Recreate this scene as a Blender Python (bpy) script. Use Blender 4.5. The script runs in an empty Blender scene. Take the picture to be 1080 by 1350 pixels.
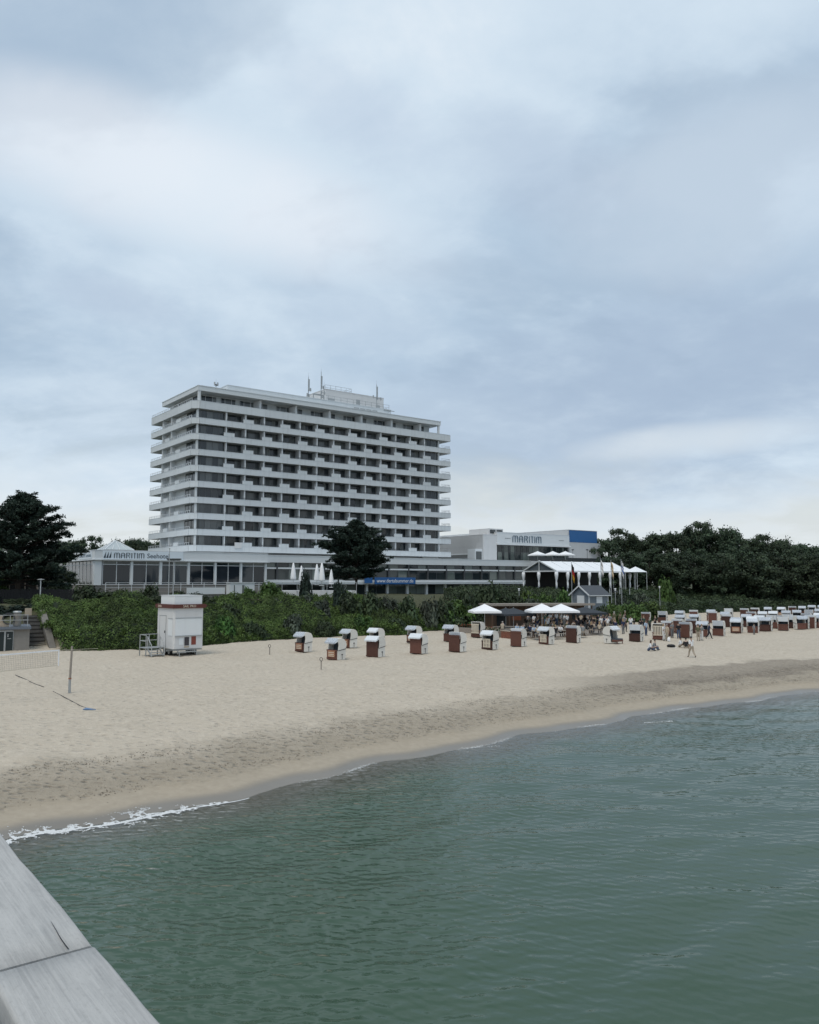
import bpy, math, random
import numpy as np
from math import radians, sin, cos, pi, sqrt, atan2
from mathutils import Vector, Matrix

SC = bpy.context.scene
COL = SC.collection
rnd = random.Random(7)
nrg = np.random.default_rng(11)

# ------------------------------------------------------------------ camera
CAM_Z = 7.5
PITCH = math.atan(92 / 1080)
cd = bpy.data.cameras.new("camera")
cam = bpy.data.objects.new("camera", cd)
COL.objects.link(cam)
cam.location = (0, 0, CAM_Z)
cam.rotation_euler = (pi / 2 + PITCH, 0, 0)
cd.sensor_fit = 'HORIZONTAL'
cd.sensor_width = 36.0
cd.lens = 36.0
cd.clip_start = 0.05
cd.clip_end = 6000
SC.camera = cam

# ------------------------------------------------------------------ render settings
SC.view_settings.view_transform = 'Standard'
SC.view_settings.look = 'None'
SC.view_settings.exposure = 0.08
SC.view_settings.gamma = 1.0
SC.view_settings.use_curve_mapping = False
SC.render.engine = 'CYCLES'
SC.cycles.use_denoising = True
SC.cycles.use_adaptive_sampling = True
SC.cycles.adaptive_threshold = 0.02
SC.cycles.max_bounces = 4
SC.cycles.diffuse_bounces = 3
SC.cycles.glossy_bounces = 3
SC.cycles.transmission_bounces = 2
SC.cycles.transparent_max_bounces = 8
SC.cycles.caustics_reflective = False
SC.cycles.caustics_refractive = False

# ------------------------------------------------------------------ sky and sun
SUN_EL, SUN_AZ = radians(62), radians(205)      # azimuth clockwise from +Y (the view direction)
W = bpy.data.worlds.new("World")
SC.world = W
W.use_nodes = True
wt = W.node_tree
wt.nodes.clear()


def wn(t, **kw):
    n = wt.nodes.new(t)
    for k, v in kw.items():
        setattr(n, k, v)
    return n


def wmath(op, a, b=None, c=None, clamp=False):
    n = wn('ShaderNodeMath', operation=op, use_clamp=clamp)
    for i, v in enumerate((a, b, c)):
        if v is None:
            continue
        if isinstance(v, (int, float)):
            n.inputs[i].default_value = v
        else:
            wt.links.new(v, n.inputs[i])
    return n.outputs[0]


def wmix(fac, a, b):
    n = wn('ShaderNodeMix', data_type='RGBA')
    for i, v in ((0, fac), (6, a), (7, b)):
        if isinstance(v, (int, float)):
            n.inputs[i].default_value = v
        elif isinstance(v, tuple):
            n.inputs[i].default_value = (*v, 1)
        else:
            wt.links.new(v, n.inputs[i])
    return n.outputs[2]


def wsmooth(x, lo, hi):
    n = wn('ShaderNodeMapRange', interpolation_type='SMOOTHSTEP')
    wt.links.new(x, n.inputs[0])
    n.inputs[1].default_value = lo
    n.inputs[2].default_value = hi
    return n.outputs[0]


sky = wn('ShaderNodeTexSky', sky_type='NISHITA', sun_disc=False)
sky.sun_elevation = SUN_EL
sky.sun_rotation = SUN_AZ
sky.air_density = 1.3
sky.dust_density = 2.0
skys = wn('ShaderNodeVectorMath', operation='SCALE')
wt.links.new(sky.outputs[0], skys.inputs[0])
skys.inputs[3].default_value = 0.09
tc = wn('ShaderNodeTexCoord')
sep = wn('ShaderNodeSeparateXYZ')
wt.links.new(tc.outputs['Generated'], sep.inputs[0])
dz = wmath('MAXIMUM', sep.outputs[2], 0.0)
# the cloud deck is a flat layer overhead: project the direction on it, so that clouds shrink and flatten to the horizon
inv = wmath('DIVIDE', 1.0, wmath('ADD', dz, 0.28))
comb = wn('ShaderNodeCombineXYZ')
wt.links.new(wmath('MULTIPLY', sep.outputs[0], inv), comb.inputs[0])
wt.links.new(wmath('MULTIPLY', sep.outputs[1], inv), comb.inputs[1])


def wnoise(scale, detail, rough, off, dist=0.0, stretch=(1, 1, 1), rot=0.0):
    mp = wn('ShaderNodeMapping')
    wt.links.new(comb.outputs[0], mp.inputs[0])
    mp.inputs['Location'].default_value = off
    mp.inputs['Rotation'].default_value = (0, 0, rot)
    mp.inputs['Scale'].default_value = stretch
    n = wn('ShaderNodeTexNoise', noise_dimensions='3D')
    wt.links.new(mp.outputs[0], n.inputs['Vector'])
    n.inputs['Scale'].default_value = scale
    n.inputs['Detail'].default_value = detail
    n.inputs['Roughness'].default_value = rough
    n.inputs['Distortion'].default_value = dist
    return n.outputs[0]


n_big = wnoise(0.66, 3, 0.5, (3.1, 1.7, 0.3), 0.2, (0.9, 1.0, 1), radians(-20))
n_mid = wnoise(1.75, 6, 0.55, (0.7, 5.2, 2.0), 0.25, (0.85, 1.05, 1), radians(-24))
n_fine = wnoise(5.2, 7, 0.6, (2.2, 0.4, 1.0), 0.2)
cl = wmath('ADD', wmath('MULTIPLY', n_big, 0.44), wmath('ADD', wmath('MULTIPLY', n_mid, 0.36), wmath('MULTIPLY', n_fine, 0.20)))
lightf = wsmooth(cl, 0.41, 0.58)
deck = wmix(lightf, (0.430, 0.550, 0.685), (0.605, 0.715, 0.820))
deck = wmix(wsmooth(cl, 0.55, 0.68), deck, (0.76, 0.83, 0.895))
# single cloud masses ahead, given by the tangent of bearing and of elevation, with ragged edges
yy = wmath('MAXIMUM', sep.outputs[1], 0.05)
tx, tz = wmath('DIVIDE', sep.outputs[0], yy), wmath('DIVIDE', sep.outputs[2], yy)
rag = wmath('ADD', wmath('MULTIPLY', wmath('SUBTRACT', n_mid, 0.5), 2.4), wmath('MULTIPLY', wmath('SUBTRACT', n_fine, 0.5), 1.8))


def mass(px, py, a_, b_, ang, col, k, col_in):
    cx, cz = (px - 540) / 1080, (767 - py) / 1080
    ux, uz = wmath('SUBTRACT', tx, cx), wmath('SUBTRACT', tz, cz)
    ca, sa = cos(radians(ang)), sin(radians(ang))
    p = wmath('DIVIDE', wmath('ADD', wmath('MULTIPLY', ux, ca), wmath('MULTIPLY', uz, sa)), a_)
    q = wmath('DIVIDE', wmath('SUBTRACT', wmath('MULTIPLY', uz, ca), wmath('MULTIPLY', ux, sa)), b_)
    r = wmath('ADD', wmath('ADD', wmath('MULTIPLY', p, p), wmath('MULTIPLY', q, q)), rag)
    w = wmath('MULTIPLY', wmath('SUBTRACT', 1.0, wsmooth(r, -0.3, 1.7)), k)
    return wmix(w, col_in, col)


deck = mass(190, 205, 0.34, 0.085, -17, (0.80, 0.85, 0.91), 0.75, deck)
deck = mass(950, 490, 0.48, 0.125, 15, (0.375, 0.475, 0.615), 0.85, deck)
deck = mass(715, 190, 0.13, 0.07, -30, (0.47, 0.57, 0.70), 0.7, deck)
deck = mass(140, 385, 0.09, 0.03, -15, (0.47, 0.57, 0.70), 0.7, deck)
deck = mass(470, 415, 0.10, 0.04, -10, (0.47, 0.58, 0.71), 0.6, deck)
deck = mass(470, 120, 0.16, 0.06, -35, (0.50, 0.60, 0.73), 0.6, deck)
deck = mass(1000, 225, 0.22, 0.11, 20, (0.70, 0.79, 0.88), 0.5, deck)
deck = mass(380, 560, 0.34, 0.07, -4, (0.50, 0.60, 0.71), 0.5, deck)
# paler, thinner cloud towards the horizon
hz = wmath('SUBTRACT', 1.0, wsmooth(wmath('ADD', dz, wmath('MULTIPLY', wmath('SUBTRACT', n_mid, 0.5), 0.22)), 0.04, 0.16))
deck = wmix(wmath('MULTIPLY', hz, 0.85), deck, (0.745, 0.785, 0.790))
deck = mass(930, 578, 0.16, 0.022, 6, (0.66, 0.735, 0.80), 0.8, deck)
gap = wmath('MULTIPLY', wsmooth(n_mid, 0.50, 0.40), 0.15)
final = wmix(gap, deck, skys.outputs[0])
bg = wn('ShaderNodeBackground')
wt.links.new(final, bg.inputs[0])
bg.inputs[1].default_value = 1.0
wo = wn('ShaderNodeOutputWorld')
wt.links.new(bg.outputs[0], wo.inputs[0])

W.cycles.sampling_method = 'MANUAL'
W.cycles.sample_map_resolution = 256

sl = bpy.data.lights.new("sun", 'SUN')
sl.energy = 1.5
sl.angle = radians(28)
sl.color = (1.0, 0.91, 0.78)
so = bpy.data.objects.new("sun", sl)
COL.objects.link(so)
sdir = Vector((sin(SUN_AZ) * cos(SUN_EL), cos(SUN_AZ) * cos(SUN_EL), sin(SUN_EL)))
so.rotation_euler = (-sdir).to_track_quat('-Z', 'Y').to_euler()
so.location = (0, -20, 60)

# ------------------------------------------------------------------ helpers
SP, CP = sin(PITCH), cos(PITCH)


def ray(px, py):
    dx, dy = (px - 540) / 1080, (675 - py) / 1080
    return dx, CP - dy * SP, SP + dy * CP


def at(px, py, Y):
    "the place in the world at distance Y that the photograph shows at a pixel"
    x, y, z = ray(px, py)
    return Vector((x / y * Y, Y, CAM_Z + z / y * Y))


def on(px, py, z):
    "the place on level ground of height z shown at a pixel"
    x, y, zz = ray(px, py)
    Y = (z - CAM_Z) / (zz / y)
    return Vector((x / y * Y, Y, z))


def tag(o, label=None, cat=None, group=None, kind=None):
    if label:
        o['label'] = label
    if cat:
        o['category'] = cat
    if group:
        o['group'] = group
    if kind:
        o['kind'] = kind
    return o


def obj(name, mesh, parent=None, loc=(0, 0, 0), rz=0.0, sc=None):
    o = bpy.data.objects.new(name, mesh)
    COL.objects.link(o)
    o.location = loc
    if rz:
        o.rotation_euler = (0, 0, rz)
    if sc is not None:
        o.scale = sc if hasattr(sc, '__len__') else (sc, sc, sc)
    if parent is not None:
        o.parent = parent
    return o


def empty(name, loc, rz=0.0):
    o = bpy.data.objects.new(name, None)
    COL.objects.link(o)
    o.location = loc
    o.rotation_euler = (0, 0, rz)
    o.empty_display_size = 0.3
    return o


def copy_tree(o, parent=None):
    c = o.copy()
    COL.objects.link(c)
    c.parent = parent
    for ch in o.children:
        copy_tree(ch, c)
    return c


class MB:
    "collects shapes into one mesh"
    def __init__(s):
        s.v, s.f, s.m = [], [], []
        s.cur = 0

    def add(s, vs, fs):
        b = len(s.v)
        s.v += [tuple(p) for p in vs]
        s.f += [tuple(i + b for i in f) for f in fs]
        s.m += [s.cur] * len(fs)

    def box(s, x0, x1, y0, y1, z0, z1):
        s.add([(x0, y0, z0), (x1, y0, z0), (x1, y1, z0), (x0, y1, z0), (x0, y0, z1), (x1, y0, z1), (x1, y1, z1), (x0, y1, z1)],
              [(0, 3, 2, 1), (4, 5, 6, 7), (0, 1, 5, 4), (1, 2, 6, 5), (2, 3, 7, 6), (3, 0, 4, 7)])

    def prism(s, pts, z0, z1):
        "plan outline (counter-clockwise) raised from z0 to z1"
        n = len(pts)
        s.add([(x, y, z0) for x, y in pts] + [(x, y, z1) for x, y in pts],
              [tuple(range(n - 1, -1, -1)), tuple(range(n, 2 * n))] + [(i, (i + 1) % n, n + (i + 1) % n, n + i) for i in range(n)])

    def slab_x(s, pts, x0, x1):
        "outline in the yz plane pulled along x"
        n = len(pts)
        s.add([(x0, y, z) for y, z in pts] + [(x1, y, z) for y, z in pts],
              [tuple(range(n - 1, -1, -1)), tuple(range(n, 2 * n))] + [(i, (i + 1) % n, n + (i + 1) % n, n + i) for i in range(n)])

    def slab_y(s, pts, y0, y1):
        n = len(pts)
        s.add([(x, y1, z) for x, z in pts] + [(x, y0, z) for x, z in pts],
              [tuple(range(n - 1, -1, -1)), tuple(range(n, 2 * n))] + [(i, (i + 1) % n, n + (i + 1) % n, n + i) for i in range(n)])

    def tube(s, p0, p1, r0, r1=None, n=8, caps=True):
        r1 = r0 if r1 is None else r1
        p0, p1 = Vector(p0), Vector(p1)
        d = (p1 - p0)
        if d.length < 1e-6:
            return
        q = d.to_track_quat('Z', 'Y')
        vs = []
        for p, r in ((p0, r0), (p1, r1)):
            for i in range(n):
                a = 2 * pi * i / n
                vs.append(p + q @ Vector((r * cos(a), r * sin(a), 0)))
        fs = [(i, (i + 1) % n, n + (i + 1) % n, n + i) for i in range(n)]
        if caps:
            fs += [tuple(range(n - 1, -1, -1)), tuple(range(n, 2 * n))]
        s.add(vs, fs)

    def path(s, pts, rs, n=7):
        pts = [Vector(p) for p in pts]
        if not hasattr(rs, '__len__'):
            rs = [rs] * len(pts)
        vs, fs = [], []
        for k, p in enumerate(pts):
            d = (pts[min(k + 1, len(pts) - 1)] - pts[max(k - 1, 0)])
            q = d.to_track_quat('Z', 'Y')
            for i in range(n):
                a = 2 * pi * i / n
                vs.append(p + q @ Vector((rs[k] * cos(a), rs[k] * sin(a), 0)))
        for k in range(len(pts) - 1):
            for i in range(n):
                fs.append((k * n + i, k * n + (i + 1) % n, (k + 1) * n + (i + 1) % n, (k + 1) * n + i))
        fs += [tuple(range(n - 1, -1, -1)), tuple(range((len(pts) - 1) * n, len(pts) * n))]
        s.add(vs, fs)

    def bar(s, p0, p1, w, h):
        "rectangular bar from p0 to p1"
        p0, p1 = Vector(p0), Vector(p1)
        d = (p1 - p0).normalized()
        up = Vector((0, 0, 1)) if abs(d.z) < 0.95 else Vector((0, 1, 0))
        sd = d.cross(up).normalized() * (w / 2)
        uu = sd.cross(d).normalized() * (h / 2)
        vs = [p + a * sd + b * uu for p in (p0, p1) for a, b in ((-1, -1), (1, -1), (1, 1), (-1, 1))]
        s.add(vs, [(0, 3, 2, 1), (4, 5, 6, 7), (0, 1, 5, 4), (1, 2, 6, 5), (2, 3, 7, 6), (3, 0, 4, 7)])

    def lathe(s, prof, c=(0, 0, 0), n=16):
        vs = [(c[0] + r * cos(2 * pi * i / n), c[1] + r * sin(2 * pi * i / n), c[2] + z) for r, z in prof for i in range(n)]
        fs = [(k * n + i, k * n + (i + 1) % n, (k + 1) * n + (i + 1) % n, (k + 1) * n + i) for k in range(len(prof) - 1) for i in range(n)]
        fs += [tuple(range(n - 1, -1, -1)), tuple(range((len(prof) - 1) * n, len(prof) * n))]
        s.add(vs, fs)

    def mesh(s, name, mat=None, smooth=False):
        me = bpy.data.meshes.new(name)
        me.from_pydata(s.v, [], s.f)
        mats = mat if isinstance(mat, (list, tuple)) else [mat]
        for m in mats:
            if m is not None:
                me.materials.append(m)
        if len(mats) > 1:
            me.polygons.foreach_set('material_index', s.m)
        if smooth:
            me.polygons.foreach_set('use_smooth', [True] * len(me.polygons))
        me.update()
        return me

    def build(s, name, mat=None, parent=None, loc=(0, 0, 0), rz=0.0, smooth=False):
        return obj(name, s.mesh(name, mat, smooth), parent, loc, rz)


def np_mesh(name, V, F, mat, smooth=False):
    "V (n,3) F (m,4 or 3)"
    me = bpy.data.meshes.new(name)
    k = F.shape[1]
    me.vertices.add(len(V))
    me.vertices.foreach_set('co', np.asarray(V, dtype=np.float32).ravel())
    me.loops.add(F.size)
    me.loops.foreach_set('vertex_index', F.astype(np.int32).ravel())
    me.polygons.add(len(F))
    me.polygons.foreach_set('loop_start', np.arange(0, F.size, k, dtype=np.int32))
    me.polygons.foreach_set('loop_total', np.full(len(F), k, dtype=np.int32))
    if smooth:
        me.polygons.foreach_set('use_smooth', np.ones(len(F), dtype=bool))
    if mat is not None:
        me.materials.append(mat)
    me.update(calc_edges=True)
    me.validate()
    return me


def vnoise(x, y, seed=0):
    "smooth value noise on arrays, about -1..1"
    xi, yi = np.floor(x).astype(np.int64), np.floor(y).astype(np.int64)
    xf, yf = x - xi, y - yi

    def h(a, b):
        n = (a * 374761393 + b * 668265263 + seed * 974711) & 0x7fffffff
        n = ((n ^ (n >> 13)) * 1274126177) & 0x7fffffff
        return ((n ^ (n >> 16)) & 0xffff) / 32767.5 - 1
    u, v = xf * xf * (3 - 2 * xf), yf * yf * (3 - 2 * yf)
    return (h(xi, yi) * (1 - u) + h(xi + 1, yi) * u) * (1 - v) + (h(xi, yi + 1) * (1 - u) + h(xi + 1, yi + 1) * u) * v


def fnoise(x, y, seed=0, oct=3):
    t, a = 0, 1.0
    for i in range(oct):
        t = t + a * vnoise(x * 2 ** i, y * 2 ** i, seed + i * 17)
        a *= 0.5
    return t


# ------------------------------------------------------------------ materials
def new_mat(name):
    m = bpy.data.materials.new(name)
    m.use_nodes = True
    nt = m.node_tree
    return m, nt, nt.nodes['Principled BSDF'], nt.nodes['Material Output']


def node(nt, t, **kw):
    n = nt.nodes.new(t)
    for k, v in kw.items():
        setattr(n, k, v)
    return n


def noise_n(nt, scale, detail=4, rough=0.55, coord='Object', vec=None, stretch=None):
    n = node(nt, 'ShaderNodeTexNoise')
    n.inputs['Scale'].default_value = scale
    n.inputs['Detail'].default_value = detail
    n.inputs['Roughness'].default_value = rough
    if vec is None:
        t = node(nt, 'ShaderNodeTexCoord')
        vec = t.outputs[coord]
    if stretch:
        mp = node(nt, 'ShaderNodeMapping')
        mp.inputs['Scale'].default_value = stretch
        nt.links.new(vec, mp.inputs[0])
        vec = mp.outputs[0]
    nt.links.new(vec, n.inputs['Vector'])
    return n.outputs[0]


def mixc(nt, fac, a, b):
    n = node(nt, 'ShaderNodeMix', data_type='RGBA')
    for i, v in ((0, fac), (6, a), (7, b)):
        if isinstance(v, (int, float)):
            n.inputs[i].default_value = v
        elif isinstance(v, tuple):
            n.inputs[i].default_value = (*v[:3], 1)
        else:
            nt.links.new(v, n.inputs[i])
    return n.outputs[2]


def mrange(nt, x, lo, hi, a=0.0, b=1.0, smooth=True):
    n = node(nt, 'ShaderNodeMapRange')
    if smooth:
        n.interpolation_type = 'SMOOTHSTEP'
    nt.links.new(x, n.inputs[0])
    for i, v in ((1, lo), (2, hi), (3, a), (4, b)):
        n.inputs[i].default_value = v
    return n.outputs[0]


def mathn(nt, op, a, b=None, clamp=False):
    n = node(nt, 'ShaderNodeMath', operation=op, use_clamp=clamp)
    for i, v in enumerate((a, b)):
        if v is None:
            continue
        if isinstance(v, (int, float)):
            n.inputs[i].default_value = v
        else:
            nt.links.new(v, n.inputs[i])
    return n.outputs[0]


def bump(nt, b, height, strength=0.3, dist=0.02):
    n = node(nt, 'ShaderNodeBump')
    n.inputs['Strength'].default_value = strength
    n.inputs['Distance'].default_value = dist
    nt.links.new(height, n.inputs['Height'])
    nt.links.new(n.outputs[0], b.inputs['Normal'])
    return n


def plain(name, col, rough=0.6, var=0.12, scale=3.0, metal=0.0, objvar=0.0, spec=0.4, streak=0.0, coat=0.0):
    "painted or solid surface with slight mottling, weather streaks and per-object tone"
    m, nt, b, out = new_mat(name)
    c = mixc(nt, noise_n(nt, scale, 5, 0.6), tuple(x * (1 - var) for x in col), tuple(min(1, x * (1 + var)) for x in col))
    if streak:
        s = noise_n(nt, 1.0, 4, 0.6, stretch=(1.6, 1.6, 0.12))
        c = mixc(nt, mathn(nt, 'MULTIPLY', mrange(nt, s, 0.5, 0.75), streak), c, tuple(x * 0.55 for x in col))
    if objvar:
        oi = node(nt, 'ShaderNodeObjectInfo')
        hv = node(nt, 'ShaderNodeHueSaturation')
        nt.links.new(c, hv.inputs['Color'])
        nt.links.new(mrange(nt, oi.outputs['Random'], 0, 1, 1 - objvar, 1 + objvar, False), hv.inputs['Value'])
        c = hv.outputs[0]
    nt.links.new(c, b.inputs['Base Color'])
    b.inputs['Roughness'].default_value = rough
    b.inputs['Metallic'].default_value = metal
    b.inputs['Specular IOR Level'].default_value = spec
    if coat:
        b.inputs['Coat Weight'].default_value = coat
    return m


def leaf_mat(name, c1, c2, trans=0.25, patch=0.25):
    "foliage: tone differs leaf by leaf and by patch, gaps between clumps painted darker"
    m, nt, b, out = new_mat(name)
    g = node(nt, 'ShaderNodeNewGeometry')
    c = mixc(nt, g.outputs['Random Per Island'], c1, c2)
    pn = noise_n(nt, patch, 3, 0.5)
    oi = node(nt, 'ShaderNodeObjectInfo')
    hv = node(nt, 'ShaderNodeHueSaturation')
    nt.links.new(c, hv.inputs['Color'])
    clump_shade = noise_n(nt, patch * 6, 2, 0.5)  # clump-scale tone: paints bright tips and the dark gaps between clumps
    v = mathn(nt, 'ADD', mathn(nt, 'MULTIPLY', mrange(nt, pn, 0.3, 0.7, 0.62, 1.25), mrange(nt, clump_shade, 0.32, 0.68, 0.64, 1.32)), mrange(nt, oi.outputs['Random'], 0, 1, -0.15, 0.15, False))
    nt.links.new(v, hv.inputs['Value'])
    nt.links.new(mrange(nt, oi.outputs['Random'], 0, 1, 0.485, 0.515, False), hv.inputs['Hue'])
    nt.links.new(hv.outputs[0], b.inputs['Base Color'])
    b.inputs['Roughness'].default_value = 0.6
    b.inputs['Specular IOR Level'].default_value = 0.25
    t = node(nt, 'ShaderNodeBsdfTranslucent')
    nt.links.new(hv.outputs[0], t.inputs[0])
    mx = node(nt, 'ShaderNodeMixShader')
    mx.inputs[0].default_value = trans
    nt.links.new(b.outputs[0], mx.inputs[1])
    nt.links.new(t.outputs[0], mx.inputs[2])
    nt.links.new(mx.outputs[0], out.inputs[0])
    return m


def glass_mat(name, dark, lite, thr=0.72, rough=0.05):
    "window pane with a dark room behind it; in some panes a drawn curtain"
    m, nt, b, out = new_mat(name)
    oi = node(nt, 'ShaderNodeObjectInfo')
    c = mixc(nt, mrange(nt, oi.outputs['Random'], thr - 0.35, 1.0, 0, 1), dark, lite)
    folds = noise_n(nt, 6.0, 2, 0.5, stretch=(1.0, 1.0, 0.05))
    c = mixc(nt, mathn(nt, 'MULTIPLY', folds, 0.4), c, tuple(x * 0.35 for x in dark))
    nt.links.new(c, b.inputs['Base Color'])
    b.inputs['Roughness'].default_value = rough
    b.inputs['IOR'].default_value = 1.5
    bump(nt, b, noise_n(nt, 0.8, 1, 0.5), 0.05, 0.05)
    return m


M = {}
M['white'] = plain('white_render', (0.605, 0.645, 0.672), 0.75, 0.05, 0.7, objvar=0.035, streak=0.16)
M['white_clean'] = plain('white_cladding', (0.65, 0.68, 0.70), 0.55, 0.04, 0.6, objvar=0.02, streak=0.08)
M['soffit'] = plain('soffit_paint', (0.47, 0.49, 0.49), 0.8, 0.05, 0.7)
M['grey_wall'] = plain('grey_panel_wall', (0.46, 0.47, 0.48), 0.7, 0.06, 0.5, streak=0.12)
M['pale_wall'] = plain('pale_panel_wall', (0.62, 0.63, 0.64), 0.7, 0.05, 0.5, streak=0.15)
M['blue'] = plain('blue_panel', (0.024, 0.115, 0.30), 0.5, 0.06, 0.8)
M['banner_blue'] = plain('banner_blue', (0.018, 0.10, 0.29), 0.6, 0.05, 0.8)
M['dark_metal'] = plain('dark_frame', (0.045, 0.05, 0.055), 0.45, 0.1, 4, spec=0.5)
M['frame_grey'] = plain('grey_frame', (0.13, 0.14, 0.15), 0.45, 0.1, 4, spec=0.5)
M['alu'] = plain('aluminium', (0.50, 0.52, 0.53), 0.35, 0.08, 6, metal=0.6)
M['galv'] = plain('galvanised', (0.36, 0.38, 0.39), 0.45, 0.12, 8, metal=0.5)
M['glass'] = glass_mat('window_pane', (0.032, 0.043, 0.052), (0.18, 0.20, 0.205), 0.55)
M['glass_pod'] = glass_mat('restaurant_pane', (0.02, 0.028, 0.032), (0.16, 0.19, 0.175), 0.55)
M['glass_navy'] = glass_mat('pavilion_pane', (0.014, 0.020, 0.028), (0.045, 0.055, 0.065), 0.8)
M['curtain'] = plain('curtain_cloth', (0.24, 0.26, 0.26), 0.9, 0.1, 3, objvar=0.3)
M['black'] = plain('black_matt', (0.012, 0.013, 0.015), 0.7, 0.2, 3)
M['letter'] = plain('letter_slate', (0.03, 0.045, 0.065), 0.4, 0.05, 2)
M['letter_grey'] = plain('letter_grey_blue', (0.12, 0.18, 0.24), 0.4, 0.05, 2)
M['letter_white'] = plain('letter_white', (0.80, 0.80, 0.80), 0.5, 0.02, 2)
M['tent'] = plain('tent_canvas', (0.78, 0.80, 0.83), 0.7, 0.04, 1.2)
M['canvas'] = plain('parasol_canvas', (0.82, 0.83, 0.85), 0.75, 0.04, 1.5)
M['canvas_dark'] = plain('dark_parasol_canvas', (0.035, 0.042, 0.052), 0.8, 0.08, 2)
M['concrete'] = plain('concrete', (0.22, 0.21, 0.195), 0.85, 0.22, 2.5, streak=0.3)
M['wood_dark'] = plain('brown_timber', (0.10, 0.065, 0.045), 0.75, 0.25, 5)
M['wood_grey'] = plain('grey_timber', (0.28, 0.25, 0.22), 0.8, 0.2, 5)
M['brick'] = plain('red_brick', (0.22, 0.085, 0.055), 0.85, 0.25, 6, objvar=0.2)
M['terracotta'] = plain('terracotta', (0.30, 0.11, 0.06), 0.85, 0.2, 5)
M['hut_wood'] = plain('slate_blue_boards', (0.16, 0.19, 0.22), 0.7, 0.1, 3, objvar=0.06)
M['roof_felt'] = plain('roof_felt', (0.075, 0.085, 0.10), 0.85, 0.15, 5, objvar=0.12)
M['kiosk'] = plain('kiosk_paint', (0.60, 0.605, 0.61), 0.5, 0.04, 1.5, streak=0.1)
M['kiosk_panel'] = plain('kiosk_shutter', (0.70, 0.73, 0.75), 0.4, 0.03, 1.5, streak=0.05)
M['kiosk_red'] = plain('maroon_board', (0.095, 0.026, 0.020), 0.55, 0.1, 3)
M['tyre'] = plain('tyre_rubber', (0.02, 0.02, 0.02), 0.8, 0.2, 8)
M['wicker'] = None
M['gate_red'] = plain('red_brown_boards', (0.098, 0.042, 0.031), 0.65, 0.2, 6, objvar=0.5)
M['gate_board'] = plain('tan_board', (0.30, 0.155, 0.095), 0.7, 0.2, 6, objvar=0.2)
M['cream'] = plain('cream_lath', (0.62, 0.56, 0.46), 0.7, 0.08, 6)
M['cushion'] = plain('grey_blue_cushion', (0.055, 0.07, 0.085), 0.9, 0.15, 5, objvar=0.35)
M['trim'] = plain('dark_trim', (0.03, 0.032, 0.035), 0.6, 0.1, 6)
M['bark'] = plain('bark', (0.045, 0.035, 0.028), 0.9, 0.3, 4)
M['paper_dark'] = plain('poster_dark', (0.05, 0.045, 0.05), 0.6, 0.4, 9)
M['paper_red'] = plain('poster_red', (0.20, 0.05, 0.035), 0.6, 0.4, 9)
M['beige'] = plain('beige_board', (0.42, 0.35, 0.27), 0.7, 0.08, 3)
M['slab_blue'] = plain('slate_slab', (0.12, 0.14, 0.17), 0.7, 0.15, 3)
M['green_door'] = plain('dark_green_door', (0.012, 0.022, 0.024), 0.5, 0.1, 3)
M['grass_stem'] = plain('flower_red', (0.35, 0.07, 0.04), 0.8, 0.3, 6, objvar=0.2)
M['lamp_white'] = plain('lamp_opal', (0.75, 0.76, 0.76), 0.3, 0.02, 2)

# white wicker: woven cane relief
m, nt, b, out = new_mat('white_wicker')
wv = node(nt, 'ShaderNodeTexWave', wave_type='BANDS', bands_direction='Z')
wv.inputs['Scale'].default_value = 9.0
wv.inputs['Distortion'].default_value = 0.4
t = node(nt, 'ShaderNodeTexCoord')
nt.links.new(t.outputs['Object'], wv.inputs['Vector'])
oi = node(nt, 'ShaderNodeObjectInfo')
c = mixc(nt, noise_n(nt, 5, 4), (0.66, 0.63, 0.57), (0.80, 0.79, 0.76))
c = mixc(nt, mathn(nt, 'MULTIPLY', wv.outputs[1], 0.16), c, (0.36, 0.33, 0.28))
hv = node(nt, 'ShaderNodeHueSaturation')
nt.links.new(c, hv.inputs['Color'])
nt.links.new(mrange(nt, oi.outputs['Random'], 0, 1, 0.88, 1.05, False), hv.inputs['Value'])
nt.links.new(hv.outputs[0], b.inputs['Base Color'])
b.inputs['Roughness'].default_value = 0.7
bump(nt, b, wv.outputs[1], 0.4, 0.01)
M['wicker'] = m

# awning cloth: woven navy and white stripes
m, nt, b, out = new_mat('striped_awning')
wv = node(nt, 'ShaderNodeTexWave', wave_type='BANDS', bands_direction='X')
wv.inputs['Scale'].default_value = 2.6
t = node(nt, 'ShaderNodeTexCoord')
nt.links.new(t.outputs['Object'], wv.inputs['Vector'])
oi = node(nt, 'ShaderNodeObjectInfo')
st = mrange(nt, wv.outputs[1], 0.50, 0.62)
c = mixc(nt, mathn(nt, 'MULTIPLY', st, mrange(nt, oi.outputs['Random'], 0.25, 0.6, 0.15, 0.95)), (0.70, 0.74, 0.78), (0.05, 0.09, 0.16))
nt.links.new(c, b.inputs['Base Color'])
b.inputs['Roughness'].default_value = 0.85
M['awning'] = m

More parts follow.
